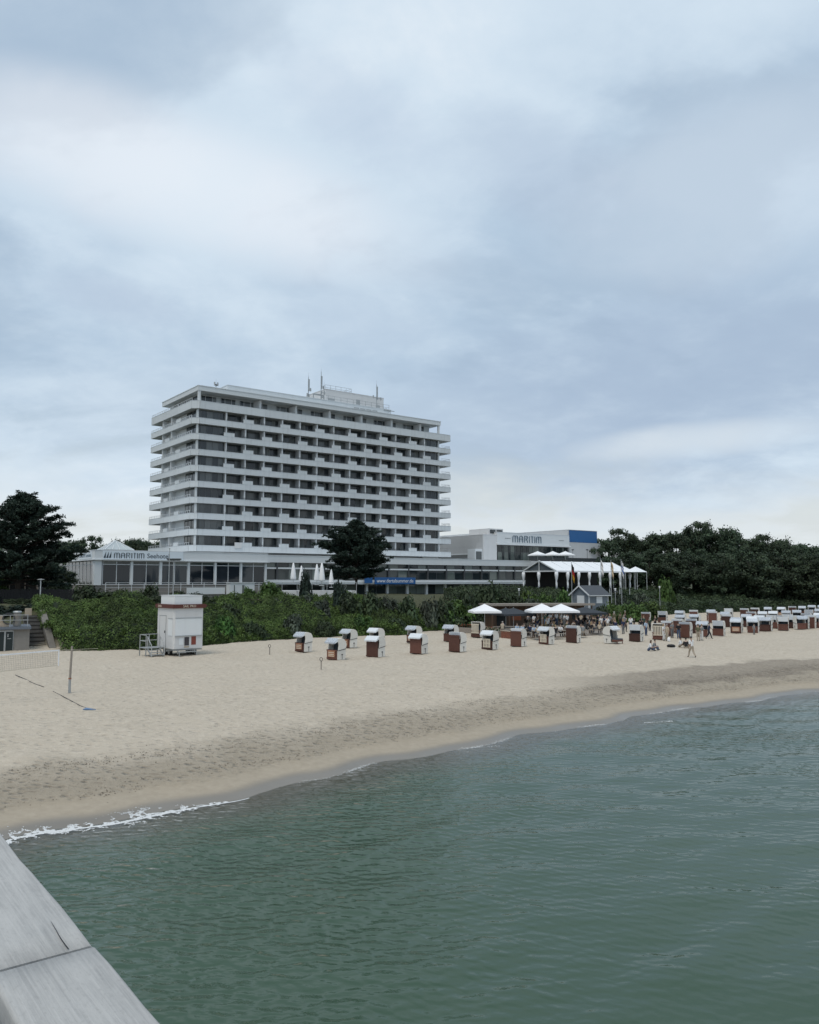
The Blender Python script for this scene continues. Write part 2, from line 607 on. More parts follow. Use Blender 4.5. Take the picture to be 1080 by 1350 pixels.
# foliage
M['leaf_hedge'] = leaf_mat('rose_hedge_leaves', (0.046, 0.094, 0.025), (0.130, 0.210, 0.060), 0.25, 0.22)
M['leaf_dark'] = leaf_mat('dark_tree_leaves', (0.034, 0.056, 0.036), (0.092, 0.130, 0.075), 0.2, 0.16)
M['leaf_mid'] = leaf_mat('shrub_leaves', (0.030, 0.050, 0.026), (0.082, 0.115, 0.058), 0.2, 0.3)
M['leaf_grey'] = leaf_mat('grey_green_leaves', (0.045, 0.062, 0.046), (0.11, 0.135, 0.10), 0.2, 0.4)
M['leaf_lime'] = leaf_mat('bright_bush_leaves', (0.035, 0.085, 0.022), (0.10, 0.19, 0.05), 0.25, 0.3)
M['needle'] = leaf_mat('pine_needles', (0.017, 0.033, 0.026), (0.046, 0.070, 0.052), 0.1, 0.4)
M['hedge_core'] = plain('hedge_inner_shade', (0.014, 0.024, 0.012), 0.95, 0.3, 1.5)  # near-black colour that paints the shade inside the hedges
# ------------------------------------------------------------------ terrain: sea bed, beach, dune, plateau
SHORE = [on(px, py, 0.0) for px, py in ((-420, 1225), (-120, 1150), (20, 1108), (150, 1082), (300, 1052), (420, 1026), (540, 1001), (640, 980), (740, 962), (840, 945), (960, 927), (1080, 912), (1300, 888))]
SHORE = [(p.x, p.y) for p in SHORE]
_d = (SHORE[-1][0] - SHORE[-2][0], SHORE[-1][1] - SHORE[-2][1])
_l = math.hypot(*_d)
SHORE.append((SHORE[-1][0] + _d[0] / _l * 600, SHORE[-1][1] + _d[1] / _l * 600))
_d = (SHORE[0][0] - SHORE[1][0], SHORE[0][1] - SHORE[1][1])
_l = math.hypot(*_d)
SHORE.insert(0, (SHORE[0][0] + _d[0] / _l * 500, SHORE[0][1] + _d[1] / _l * 500))
FOOT = [on(px, py, 1.3) for px, py in ((-700, 885), (-260, 872), (-60, 861), (60, 858), (190, 857), (265, 851), (300, 848), (390, 842), (470, 839), (530, 838), (575, 831), (600, 826), (650, 824), (740, 822), (790, 818), (840, 813), (900, 809), (1000, 806), (1080, 804), (1300, 795))]
FOOT = [(p.x, p.y) for p in FOOT]
_d = (FOOT[-1][0] - FOOT[-2][0], FOOT[-1][1] - FOOT[-2][1])
_l = math.hypot(*_d)
FOOT.append((FOOT[-1][0] + _d[0] / _l * 600, FOOT[-1][1] + _d[1] / _l * 600))
FOOT.insert(0, (FOOT[0][0] - 400, FOOT[0][1] - 120))


def sdist(X, Y, line):
    "signed distance to a polyline walked left to right: positive on its left, that is landward"
    best = np.full(X.shape, 1e9)
    sgn = np.ones(X.shape)
    for (x0, y0), (x1, y1) in zip(line[:-1], line[1:]):
        dx, dy = x1 - x0, y1 - y0
        L2 = dx * dx + dy * dy
        t = np.clip(((X - x0) * dx + (Y - y0) * dy) / L2, 0, 1)
        qx, qy = X - (x0 + t * dx), Y - (y0 + t * dy)
        d = qx * qx + qy * qy
        c = dx * (Y - y0) - dy * (X - x0)
        m_ = d < best
        best = np.where(m_, d, best)
        sgn = np.where(m_, np.sign(c), sgn)
    return np.sqrt(best) * sgn


def smooth01(t):
    t = np.clip(t, 0, 1)
    return t * t * (3 - 2 * t)


def shore_d(X, Y):
    s = sdist(X, Y, SHORE)
    a = X * 0.77 + Y * 0.64
    return s + 0.28 * np.sin(a * 0.55 + 0.8 * np.sin(a * 0.21)) + 0.14 * np.sin(a * 1.37 + 1.0) + 0.12 * vnoise(X * 0.9, Y * 0.9, 5)


def height(X, Y):
    X, Y = np.asarray(X, float), np.asarray(Y, float)
    s = shore_d(X, Y)
    d = sdist(X, Y, FOOT)
    beach = 1.3 * (1 - np.exp(-np.maximum(s, 0) / 6.5))
    bed = np.maximum(s * 0.16, -3.5)
    z = np.where(s > 0, beach, bed)
    rough = smooth01((s - 2) / 3)
    z = z + rough * (0.05 * fnoise(X * 0.35, Y * 0.35, 3) + 0.035 * fnoise(X * 1.3, Y * 1.3, 9)) * np.where(d > 0, 1, 1)
    wid = 16 + 12 * smooth01((X - 20) / 40)
    top = 3.7 - 0.4 * smooth01((X - 20) / 50)
    z = z + top * smooth01(d / wid)
    z = z + smooth01(d / 6) * 0.2 * fnoise(X * 0.2, Y * 0.2, 21)
    return z


def gz(x, y):
    return float(height(np.array([x]), np.array([y]))[0])


def ground(px, py, guess=1.3):
    "the place on the sand shown at a pixel"
    z = guess
    for _ in range(6):
        p = on(px, py, z)
        z = gz(p.x, p.y)
    p.z = z
    return p


def polar(radii, angs):
    R, A = np.meshgrid(radii, angs, indexing='ij')
    X, Y = R * np.sin(A), R * np.cos(A)
    nr, na = R.shape
    i = np.arange(nr - 1)[:, None] * na + np.arange(na - 1)[None, :]
    F = np.stack([i, i + 1, i + na + 1, i + na], -1).reshape(-1, 4)
    return X.ravel(), Y.ravel(), F


def attr(me, name, vals):
    a = me.attributes.new(name, 'FLOAT', 'POINT')
    a.data.foreach_set('value', np.asarray(vals, dtype=np.float32))


angs = np.radians(np.concatenate([np.arange(-180, -46, 4.0), np.arange(-44, 44.01, 0.22), np.arange(46, 181, 4.0)]))
rad = np.concatenate([np.linspace(2, 14, 8)[:-1], np.exp(np.arange(np.log(14), np.log(260), 0.008)), np.exp(np.linspace(np.log(262), np.log(3500), 24))])
X, Y, F = polar(rad, angs)
Z = height(X, Y)

# sand: dry, trodden, damp and wet by the real distance from the water, with weed and shell litter and footprint shade as dark specks
m, nt, b, out = new_mat('beach_sand')
at_s = node(nt, 'ShaderNodeAttribute', attribute_name='shore')
at_d = node(nt, 'ShaderNodeAttribute', attribute_name='dune')
pos = node(nt, 'ShaderNodeNewGeometry').outputs['Position']
n1 = noise_n(nt, 0.35, 6, 0.6, vec=pos)
n2 = noise_n(nt, 3.2, 6, 0.65, vec=pos)
n3 = noise_n(nt, 14.0, 4, 0.6, vec=pos)
wob = mathn(nt, 'ADD', at_s.outputs['Fac'], mathn(nt, 'MULTIPLY', mathn(nt, 'SUBTRACT', n1, 0.5), 5.0))
dry = mixc(nt, n1, (0.432, 0.376, 0.300), (0.530, 0.466, 0.382))
dry = mixc(nt, mrange(nt, n2, 0.42, 0.72), dry, (0.558, 0.494, 0.406))
dry = mixc(nt, mathn(nt, 'MULTIPLY', mrange(nt, n3, 0.50, 0.75), 0.30), dry, (0.30, 0.255, 0.195))  # dark specks put the shade of trodden hollows into the colour
damp = mixc(nt, n2, (0.280, 0.238, 0.182), (0.435, 0.378, 0.300))
wet = mixc(nt, n1, (0.165, 0.148, 0.124), (0.215, 0.195, 0.166))
c = mixc(nt, mrange(nt, wob, 2.6, 7.6), damp, dry)
c = mixc(nt, mrange(nt, at_s.outputs['Fac'], 0.35, 1.05), wet, c)
band = mathn(nt, 'MULTIPLY', mrange(nt, at_s.outputs['Fac'], 1.6, 2.4), mrange(nt, wob, 6.6, 4.8))
lit = noise_n(nt, 2.6, 5, 0.62, vec=pos, stretch=(0.8, 1.9, 1))
lit2 = noise_n(nt, 0.5, 3, 0.5, vec=pos)
c = mixc(nt, mathn(nt, 'MULTIPLY', mathn(nt, 'MULTIPLY', band, mrange(nt, lit, 0.54, 0.66)), mrange(nt, lit2, 0.38, 0.62, 0.08, 0.42)), c, (0.150, 0.120, 0.088))
# dark damp tongue where the beach turns, far right of the bay
sx = node(nt, 'ShaderNodeSeparateXYZ')
nt.links.new(pos, sx.inputs[0])
tongue = mathn(nt, 'MULTIPLY', mrange(nt, mathn(nt, 'ADD', sx.outputs[0], mathn(nt, 'MULTIPLY', n1, 4.0)), 9.0, 19.0),
               mathn(nt, 'MULTIPLY', mrange(nt, wob, 3.6, 4.6), mrange(nt, wob, 9.8, 8.6)))
c = mixc(nt, mathn(nt, 'MULTIPLY', tongue, mrange(nt, n2, 0.3, 0.7, 0.45, 0.8)), c, (0.175, 0.148, 0.118))
soil = mixc(nt, n2, (0.040, 0.050, 0.025), (0.105, 0.105, 0.060))
c = mixc(nt, mrange(nt, at_d.outputs['Fac'], 1.0, 5.0), c, soil)
nt.links.new(c, b.inputs['Base Color'])
nt.links.new(mrange(nt, at_s.outputs['Fac'], 0.3, 1.1, 0.28, 0.95), b.inputs['Roughness'])
b.inputs['Specular IOR Level'].default_value = 0.35
vor = node(nt, 'ShaderNodeTexVoronoi', feature='SMOOTH_F1')
vor.inputs['Scale'].default_value = 2.6
vor.inputs['Randomness'].default_value = 1.0
mp = node(nt, 'ShaderNodeMapping')
mp.inputs['Scale'].default_value = (1.0, 1.4, 1.0)
nt.links.new(pos, mp.inputs[0])
nt.links.new(mp.outputs[0], vor.inputs['Vector'])
hgt = mathn(nt, 'ADD', mathn(nt, 'MULTIPLY', mrange(nt, vor.outputs['Distance'], 0.0, 0.42), 1.0), mathn(nt, 'ADD', mathn(nt, 'MULTIPLY', n2, 0.9), mathn(nt, 'MULTIPLY', n3, 0.30)))
hgt = mathn(nt, 'MULTIPLY', hgt, mathn(nt, 'ADD', mrange(nt, at_s.outputs['Fac'], 1.2, 3.2), mathn(nt, 'MULTIPLY', band, 1.0)))
bump(nt, b, hgt, 1.0, 0.09)
M['sand'] = m

me = np_mesh('ground', np.stack([X, Y, Z], 1), F, M['sand'], True)
attr(me, 'shore', shore_d(X, Y))
attr(me, 'dune', sdist(X, Y, FOOT))
gnd = obj('ground', me)
tag(gnd, 'pale sandy beach rising to the planted dune', None, None, 'structure')

# ------------------------------------------------------------------ sea
m, nt, b, out = new_mat('sea_water')
dep = node(nt, 'ShaderNodeAttribute', attribute_name='depth')
pos = node(nt, 'ShaderNodeNewGeometry').outputs['Position']


def wave_noise(scale, stretch, rot, det, ro, off):
    mp = node(nt, 'ShaderNodeMapping')
    mp.inputs['Rotation'].default_value = (0, 0, rot)
    mp.inputs['Scale'].default_value = stretch
    mp.inputs['Location'].default_value = off
    nt.links.new(pos, mp.inputs[0])
    return noise_n(nt, scale, det, ro, vec=mp.outputs[0])


def wavelets(rot, wl, dist, off):
    "short-crested ripples: a sine train of wavelength wl, bent by noise"
    mp = node(nt, 'ShaderNodeMapping')
    mp.inputs['Rotation'].default_value = (0, 0, rot)
    mp.inputs['Location'].default_value = off
    nt.links.new(pos, mp.inputs[0])
    w = node(nt, 'ShaderNodeTexWave', wave_type='BANDS', bands_direction='X', wave_profile='SIN')
    nt.links.new(mp.outputs[0], w.inputs['Vector'])
    w.inputs['Scale'].default_value = 0.314 / wl
    w.inputs['Distortion'].default_value = dist
    w.inputs['Detail'].default_value = 2.0
    w.inputs['Detail Scale'].default_value = 1.6
    w.inputs['Detail Roughness'].default_value = 0.55
    return w.outputs[1]


w1 = wavelets(radians(-78), 0.50, 5.0, (0, 0, 0))
w2 = wavelets(radians(-104), 0.36, 5.0, (3, 1, 0))
w3 = wavelets(radians(-60), 0.27, 4.5, (7, 2, 0))
w4 = wave_noise(9.0, (0.7, 1.4, 1), radians(4), 2, 0.5, (7, 2, 0))
# wind ruffles the water in patches, most in the lee of the pier at left
sxy = node(nt, 'ShaderNodeSeparateXYZ')
nt.links.new(pos, sxy.inputs[0])
pat = wave_noise(0.10, (0.6, 1.5, 1), radians(30), 4, 0.55, (2, 9, 0))
calm = mathn(nt, 'ADD', mrange(nt, mathn(nt, 'ADD', sxy.outputs[0], mathn(nt, 'MULTIPLY', mathn(nt, 'SUBTRACT', pat, 0.5), 26.0)), 7.0, -3.0, 0.22, 0.85), mrange(nt, pat, 0.45, 0.70, 0.0, 0.40))
hh = mathn(nt, 'ADD', mathn(nt, 'ADD', mathn(nt, 'MULTIPLY', w1, 0.42), mathn(nt, 'MULTIPLY', w2, 0.34)), mathn(nt, 'ADD', mathn(nt, 'MULTIPLY', w3, 0.20), mathn(nt, 'MULTIPLY', w4, 0.22)))
hh = mathn(nt, 'MULTIPLY', hh, calm)
body = mixc(nt, wave_noise(0.08, (1, 1, 1), 0, 4, 0.5, (5, 5, 0)), (0.042, 0.078, 0.052), (0.054, 0.095, 0.065))
body = mixc(nt, mrange(nt, dep.outputs['Fac'], 0.05, 0.7), (0.085, 0.098, 0.072), body)
diff = node(nt, 'ShaderNodeBsdfDiffuse')
nt.links.new(body, diff.inputs[0])
trn = node(nt, 'ShaderNodeBsdfTransparent')
trn.inputs[0].default_value = (0.86, 0.88, 0.84, 1)
mx1 = node(nt, 'ShaderNodeMixShader')
nt.links.new(mrange(nt, dep.outputs['Fac'], 0.0, 0.40, 0.08, 1.0, False), mx1.inputs[0])
nt.links.new(trn.outputs[0], mx1.inputs[1])
nt.links.new(diff.outputs[0], mx1.inputs[2])
gl = node(nt, 'ShaderNodeBsdfGlossy')
gl.inputs['Roughness'].default_value = 0.06
bp = node(nt, 'ShaderNodeBump')
bp.inputs['Strength'].default_value = 1.0
bp.inputs['Distance'].default_value = 0.036
nt.links.new(hh, bp.inputs['Height'])
nt.links.new(bp.outputs[0], gl.inputs['Normal'])
fr = node(nt, 'ShaderNodeFresnel')
fr.inputs[0].default_value = 1.333
nt.links.new(bp.outputs[0], fr.inputs['Normal'])
mx2 = node(nt, 'ShaderNodeMixShader')
nt.links.new(fr.outputs[0], mx2.inputs[0])
nt.links.new(mx1.outputs[0], mx2.inputs[1])
nt.links.new(gl.outputs[0], mx2.inputs[2])
nt.links.new(mx2.outputs[0], out.inputs[0])
M['sea'] = m

rad = np.concatenate([np.linspace(1, 9, 6)[:-1], np.exp(np.arange(np.log(9), np.log(110), 0.007)), np.exp(np.linspace(np.log(112), np.log(3400), 20))])
X, Y, F = polar(rad, angs)
D = -height(X, Y)
R = np.hypot(X, Y)
fade = np.clip(1 - R / 110, 0, 1) * smooth01(D / 0.5)
Z = np.zeros_like(X)
for k in range(14):
    th = radians(118) + nrg.normal(0, 0.45)
    wl = nrg.uniform(0.9, 4.5)
    Z += 0.0045 * wl ** 0.7 * np.sin(2 * pi * (X * cos(th) + Y * sin(th)) / wl + nrg.uniform(0, 6.28) + 0.7 * vnoise(X * 0.25, Y * 0.25, 40 + k))
Z *= fade
keep = (D[F].max(1) > -0.12)
me = np_mesh('sea', np.stack([X, Y, Z], 1), F[keep], M['sea'], True)
attr(me, 'depth', D)
tag(obj('sea', me), 'calm grey-green sea with small ripples', None, None, 'structure')

# breaking foam along the near left shore, and a thin lace line further round the bay
sh = np.array(SHORE)
seglen = np.hypot(*(sh[1:] - sh[:-1]).T)
cum = np.concatenate([[0], np.cumsum(seglen)])


def shore_at(L):
    i = np.clip(np.searchsorted(cum, L) - 1, 0, len(seglen) - 1)
    f = ((L - cum[i]) / seglen[i])[:, None]
    d = (sh[i + 1] - sh[i]) / seglen[i][:, None]
    return sh[i] + (sh[i + 1] - sh[i]) * f, np.stack([-d[:, 1], d[:, 0]], 1)


def blobs(P, r, h, n=5):
    "flat ragged lumps at points P (k,3)"
    k = len(P)
    a = 2 * pi * np.arange(n)[None, :] / n + nrg.uniform(0, 6.28, (k, 1))
    rr = r[:, None] * nrg.uniform(0.6, 1.2, (k, n))
    ring = np.stack([P[:, :1] + rr * np.cos(a), P[:, 1:2] + rr * np.sin(a), np.repeat(P[:, 2:] - 0.004, n, 1)], -1)
    tip = P + np.stack([0 * h, 0 * h, h], 1)
    V = np.concatenate([ring, tip[:, None]], 1).reshape(-1, 3)
    j = np.arange(n)
    f = np.stack([j, (j + 1) % n, np.full(n, n)], 1)[None] + (np.arange(k) * (n + 1))[:, None, None]
    return V, f.reshape(-1, 3)


def join(parts):
    Vs, Fs, b = [], [], 0
    for v, f in parts:
        Vs.append(v)
        Fs.append(f + b)
        b += len(v)
    return np.concatenate(Vs), np.concatenate(Fs)


def shore_strip(L, inland, spread):
    p, nn = shore_at(L)
    s0 = shore_d(p[:, 0], p[:, 1])
    return p + nn * (inland - s0 + spread)[:, None]


def lift(q, dz):
    return np.concatenate([q, (np.maximum(height(q[:, 0], q[:, 1]), 0) + dz)[:, None]], 1)


U = nrg.uniform
foam = []
L0, L1 = cum[2], cum[5] + 0.5
n_ = 26000
L = U(L0, L1, n_)
tt = (L - L0) / (L1 - L0)
w_ = 0.66 * (1 - np.maximum(0, (tt - 0.72) / 0.28)) * (0.6 + 0.6 * np.abs(np.sin(L * 0.9) * np.sin(L * 0.37 + 1)))
o_ = nrg.normal(0, 0.36, n_) * w_
q = shore_strip(L, np.full(n_, -0.15), o_)
ok = (np.abs(fnoise(q[:, 0] * 3.2, q[:, 1] * 3.2, 77)) < 0.24) | (np.abs(o_ + w_ * 0.2) < w_ * 0.12)
q = q[ok]
foam.append(blobs(lift(q, 0.008), U(0.008, 0.030, len(q)), U(0.004, 0.014, len(q))))
L = U(cum[5] + 1.0, cum[12], 4500)
L = L[np.sin(L * 0.8) + 0.6 * np.sin(L * 2.1 + 1) + nrg.normal(0, 0.5, len(L)) > 0.6]
q = shore_strip(L, np.full(len(L), -0.02), nrg.normal(0, 0.06, len(L)))
foam.append(blobs(lift(q, 0.004), U(0.006, 0.024, len(q)), np.full(len(q), 0.006)))
for (px, py, n_, ln) in ((868, 952, 60, 0.9), (640, 985, 25, 0.8)):   # little wave crests just off the beach
    p = on(px, py, 0.0)
    t_ = U(-1, 1, n_) * ln
    q = np.stack([p.x + t_ * 0.93 + nrg.normal(0, .03, n_), p.y + t_ * 0.30 + nrg.normal(0, .05, n_)], 1)
    foam.append(blobs(lift(q, 0.010), U(0.01, 0.035, n_), np.full(n_, 0.012)))
M['foam'] = plain('sea_foam', (0.66, 0.68, 0.69), 0.6, 0.05, 6)
tag(obj('sea_foam', np_mesh('sea_foam', *join(foam), M['foam'])), 'white foam of small waves breaking along the sand', 'foam', None, 'stuff')

# wrack line: weed, twigs and shells on the damp sand
n_ = 11000
L = U(cum[1] - 40, cum[13], n_)
u_ = U(0, 1, n_)
off = np.where(u_ < 0.45, 5.4 + nrg.normal(0, 0.28, n_) + 0.7 * np.sin(L * 0.19), np.where(u_ < 0.7, 2.3 + nrg.normal(0, 0.22, n_) + 0.25 * np.sin(L * 0.6), U(2.0, 6.5, n_)))
p, nn = shore_at(L)
q = p + nn * off[:, None]
q = q[(vnoise(q[:, 0] * 0.6, q[:, 1] * 0.6, 31) > -0.05) | (u_ > 0.7)]
r_ = U(0.008, 0.028, len(q))
M['weed'] = plain('dried_seaweed', (0.085, 0.065, 0.045), 0.9, 0.4, 3)
tag(obj('seaweed', np_mesh('seaweed', *blobs(lift(q, 0.012), r_, r_ * 0.5), M['weed'])), 'dark dried seaweed and litter strewn along the tide line', 'seaweed', None, 'stuff')
# ------------------------------------------------------------------ hotel tower
HC = (-36.7, 140.0)                # front left corner of the tower
HROT = radians(37.0)
HB = 5.0                           # ground level at the hotel
hu, hv_ = Vector((cos(HROT), sin(HROT))), Vector((-sin(HROT), cos(HROT)))


def hloc(u, v, z=HB):
    return Vector((HC[0] + u * hu.x + v * hv_.x, HC[1] + u * hu.y + v * hv_.y, z))


def to_hotel(p):
    d = Vector((p.x - HC[0], p.y - HC[1]))
    return d.dot(hu), d.dot(hv_)


LOW = (0, 0, -HB)                  # parts are drawn in absolute heights
hotel = empty('hotel_tower', (HC[0], HC[1], HB), HROT)
tag(hotel, 'white high-rise hotel slab with rows of stepped concrete balconies', 'hotel')

BANDT = [13.74 + 2.766 * (9 - i) for i in range(10)]   # parapet tops, 0 = top storey
BANDT[0] = 38.86
BH = 1.02
BAYS = [5.4 + 3.71 * k for k in range(13)]             # partitions; the last is at 49.9
mb = MB()
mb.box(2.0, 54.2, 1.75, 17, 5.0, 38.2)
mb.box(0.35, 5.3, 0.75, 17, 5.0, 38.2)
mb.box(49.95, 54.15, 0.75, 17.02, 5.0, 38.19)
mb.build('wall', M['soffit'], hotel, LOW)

# slabs
outline = [(-0.8, 20.4), (-0.8, 0.7), (0.3, -0.1), (56.8, -0.1), (56.8, 17.5), (54.0, 17.5), (54.0, 16.0), (1.5, 16.0), (1.5, 20.4)]
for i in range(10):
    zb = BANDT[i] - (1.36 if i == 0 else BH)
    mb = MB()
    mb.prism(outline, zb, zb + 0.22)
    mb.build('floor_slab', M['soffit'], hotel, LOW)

# parapet panels, one per bay
edges = [0.3] + BAYS + [54.2, 56.8]


def panel_mesh(w, h):
    mb = MB()
    mb.box(0.012, w - 0.012, -0.12, 0.0, 0, h)
    mb.box(0.0, w, -0.10, 0.01, 0.01, h - 0.02)
    mb.box(0.012, w - 0.012, -0.15, 0.03, h, h + 0.035)
    return mb.mesh('parapet_panel', M['white'])


pm = {}
for i in range(10):
    h = 1.36 if i == 0 else BH
    zb = BANDT[i] - h
    for a, b_ in zip(edges[:-1], edges[1:]):
        key = (round(b_ - a, 3), h)
        if key not in pm:
            pm[key] = panel_mesh(b_ - a, h)
        obj('parapet_panel', pm[key], hotel, (a, -0.1, zb - HB))
    # chamfer, left side and right end
    w = math.hypot(1.1, 0.8)
    for (x0, y0, x1, y1) in ((-0.8, 0.7, 0.3, -0.1), (-0.8, 7.0, -0.8, 0.7), (-0.8, 13.6, -0.8, 7.0), (-0.8, 20.4, -0.8, 13.6), (56.8, -0.1, 56.8, 8.7), (56.8, 8.7, 56.8, 17.5)):
        L_ = math.hypot(x1 - x0, y1 - y0)
        key = (round(L_, 3), h)
        if key not in pm:
            pm[key] = panel_mesh(L_, h)
        obj('parapet_panel', pm[key], hotel, (x0, y0, zb - HB), atan2(y1 - y0, x1 - x0))

# raised blocks over every second partition, staggered storey by storey
mb = MB()
mb.box(-0.55, 1.45, -0.123, 0.0, -0.02, 0.62)
mb.box(-0.57, 1.47, -0.15, 0.03, 0.62, 0.65)
blk = mb.mesh('parapet_block', M['white'])
for i in range(1, 10):
    for k, u in enumerate(BAYS):
        if (k + i) % 2 == 0:
            obj('parapet_block', blk, hotel, (u, -0.1, BANDT[i] - HB + 0.035))
# side blocks
for i in range(1, 10):
    obj('parapet_block', blk, hotel, (-0.8, (7.0 if i % 2 else 12.4), BANDT[i] - HB + 0.035), -pi / 2)

# balcony rails between the blocks: dark bars
mb = MB()
mb.box(0.0, 3.7, -0.02, 0.02, 0.30, 0.34)
mb.box(0.0, 3.7, -0.012, 0.012, 0.14, 0.17)
for q in range(19):
    mb.box(0.1 + q * 0.19, 0.125 + q * 0.19, -0.01, 0.01, 0.0, 0.31)
rail_d = mb.mesh('balcony_rail', M['dark_metal'])
mb = MB()
mb.box(0.0, 6.4, -0.03, 0.03, 0.42, 0.47)
for q in range(8):
    mb.box(0.05 + q * 0.9, 0.13 + q * 0.9, -0.03, 0.03, 0.0, 0.43)
rail_w = mb.mesh('side_rail', M['white'])
mb = MB()
mb.box(0.0, 2.4, -0.02, 0.02, 0.50, 0.54)
for q in range(7):
    mb.box(0.03 + q * 0.38, 0.055 + q * 0.38, -0.02, 0.02, 0.0, 0.51)
rail_e = mb.mesh('end_rail', M['alu'])
for i in range(1, 10):
    z = BANDT[i] - HB + 0.02
    for u in edges[1:13]:
        obj('balcony_rail', rail_d, hotel, (u, 0.02, z))
    obj('end_rail', rail_e, hotel, (54.3, -0.12, z))
    obj('end_rail', rail_e, hotel, (56.72, 0.1, z), pi / 2)
for i in range(0, 10):
    z = BANDT[i] - HB + 0.02
    for y in (7.0, 13.6, 20.3):
        obj('side_rail', rail_w, hotel, (-0.84, y, z), -pi / 2)
    obj('end_rail', rail_e, hotel, (54.5, 16.8, z), 0)

# partitions between balconies
mb = MB()
mb.box(-0.11, 0.11, 0.0, 1.65, 0, 1.99)
part_m = mb.mesh('partition_wall', M['white_clean'])
for i in range(1, 10):
    zf = BANDT[i] - BH + 0.22
    for u in BAYS:
        obj('partition_wall', part_m, hotel, (u, 0.04, zf - HB), 0, (1, 1, (2.766 - 0.22) / 1.99 * (0.998 if i > 1 else 0.93)))


# windows: dark frame with panes in it
def window_meshes(w, h, splits, tr=None, fr=0.06, depth=0.09, fm='dark_metal', gm='glass', name='window', gm2=None):
    "frame in the xz plane, panes recessed; splits = widths of the panes"
    mb = MB()
    mb.box(0, w, -depth, 0, 0, fr)
    mb.box(0, w, -depth, 0, h - fr, h)
    xs = [0]
    for s_ in splits:
        xs.append(xs[-1] + s_ / sum(splits) * w)
    for x in xs:
        a = min(max(x - fr / 2, 0), w - fr)
        mb.box(a, a + fr, -depth + 0.004, -0.004, fr, h - fr)
    if tr:
        mb.box(0.004, w - 0.004, -depth + 0.008, -0.008, tr - fr / 2, tr + fr / 2)
    fmesh = mb.mesh(name, M[fm])
    panes = []
    for a, b_ in zip(xs[:-1], xs[1:]):
        p = MB()
        zs = [fr * 0.5, tr, h - fr * 0.5] if tr else [fr * 0.5, h - fr * 0.5]
        for z0, z1 in zip(zs[:-1], zs[1:]):
            p = MB()
            p.box(a + 0.02, b_ - 0.02, -0.045, -0.03, z0, z1)
            panes.append(p.mesh('pane', M[gm2 if gm2 and tr and z0 > 0.5 else gm]))
    return fmesh, panes


def put_window(wm, parent, loc, rz=0.0, curtain=None):
    f = obj('window', wm[0], parent, loc, rz)
    for p in wm[1]:
        obj('pane', p, f)
    return f


WH = 2.766 - 0.22 - 0.02
win_bay = window_meshes(3.45, WH, (1.15, 1.25, 1.05), fm='frame_grey')
win_bay2 = window_meshes(3.45, WH, (0.95, 1.35, 1.15), fm='frame_grey')
win_first = window_meshes(4.95, WH, (0.5, 0.9, 1.0, 1.0, 0.95), fm='frame_grey')
win_last = window_meshes(4.1, WH, (0.95, 1.1, 1.0, 1.0), fm='frame_grey')
win_side = window_meshes(4.4, WH, (1.5, 1.5, 1.4))
win_door = window_meshes(1.1, WH, (1,))
win_door2 = window_meshes(2.2, WH, (1.1, 1.1))
mbc = MB()
for q in range(9):
    mbc.box(q * 0.13, q * 0.13 + 0.10, -0.012 + 0.03 * (q % 2), 0.012 + 0.03 * (q % 2), 0.06, WH - 0.1)
curt = mbc.mesh('curtain', M['curtain'])
mb = MB()
mb.box(0.02, 0.32, 0.02, 0.42, 0, 2.7)
colm = mb.mesh('corner_column', M['white_clean'])
for i in range(1, 10):
    zf = BANDT[i] - BH + 0.225 - HB
    sc_ = 1.0 if i > 1 else 0.925
    for k, u in enumerate(BAYS[:-1]):
        w_ = put_window(win_bay if (k + i) % 2 else win_bay2, hotel, (u + 0.13, 1.72, zf))
        w_.scale = (1, 1, sc_)
        if rnd.random() < 0.72:
            o = obj('curtain', curt, w_, (rnd.choice((0.12, 1.25, 2.2)), -0.075, 0))
            o.scale = (rnd.uniform(0.5, 0.95), 0.4, 1)
    put_window(win_first, hotel, (0.36, 0.72, zf)).scale = (1, 1, sc_)
    put_window(win_last, hotel, (50.02, 0.72, zf)).scale = (1, 1, sc_)
    for (wm, y) in ((win_side, 5.5), (win_door, 11.6), (win_door2, 16.9)):
        put_window(wm, hotel, (0.33, y, zf), -pi / 2).scale = (1, 1, sc_)
    obj('corner_column', colm, hotel, (0, 0.3, zf), 0, (1, 1, 0.935 if i > 1 else 0.86))
    obj('corner_column', colm, hotel, (53.85, 0.3, zf), 0, (1, 1, 0.935 if i > 1 else 0.86))
    # fins on the left side
    for y in (10.35, 14.7):
        o = obj('partition_wall', part_m, hotel, (-0.74, y, zf), -pi / 2, (1, 0.62, 2.53 / 1.99 * (0.998 if i > 1 else 0.93)))
# side wall skin behind the side balconies, lighter render
mb = MB()
mb.box(0.28, 0.36, 5.55, 10.3, 12.8, 37.4)
mb.box(0.28, 0.36, 11.7, 14.6, 12.8, 37.4)
mb.build('side_wall', M['white_clean'], hotel, LOW)

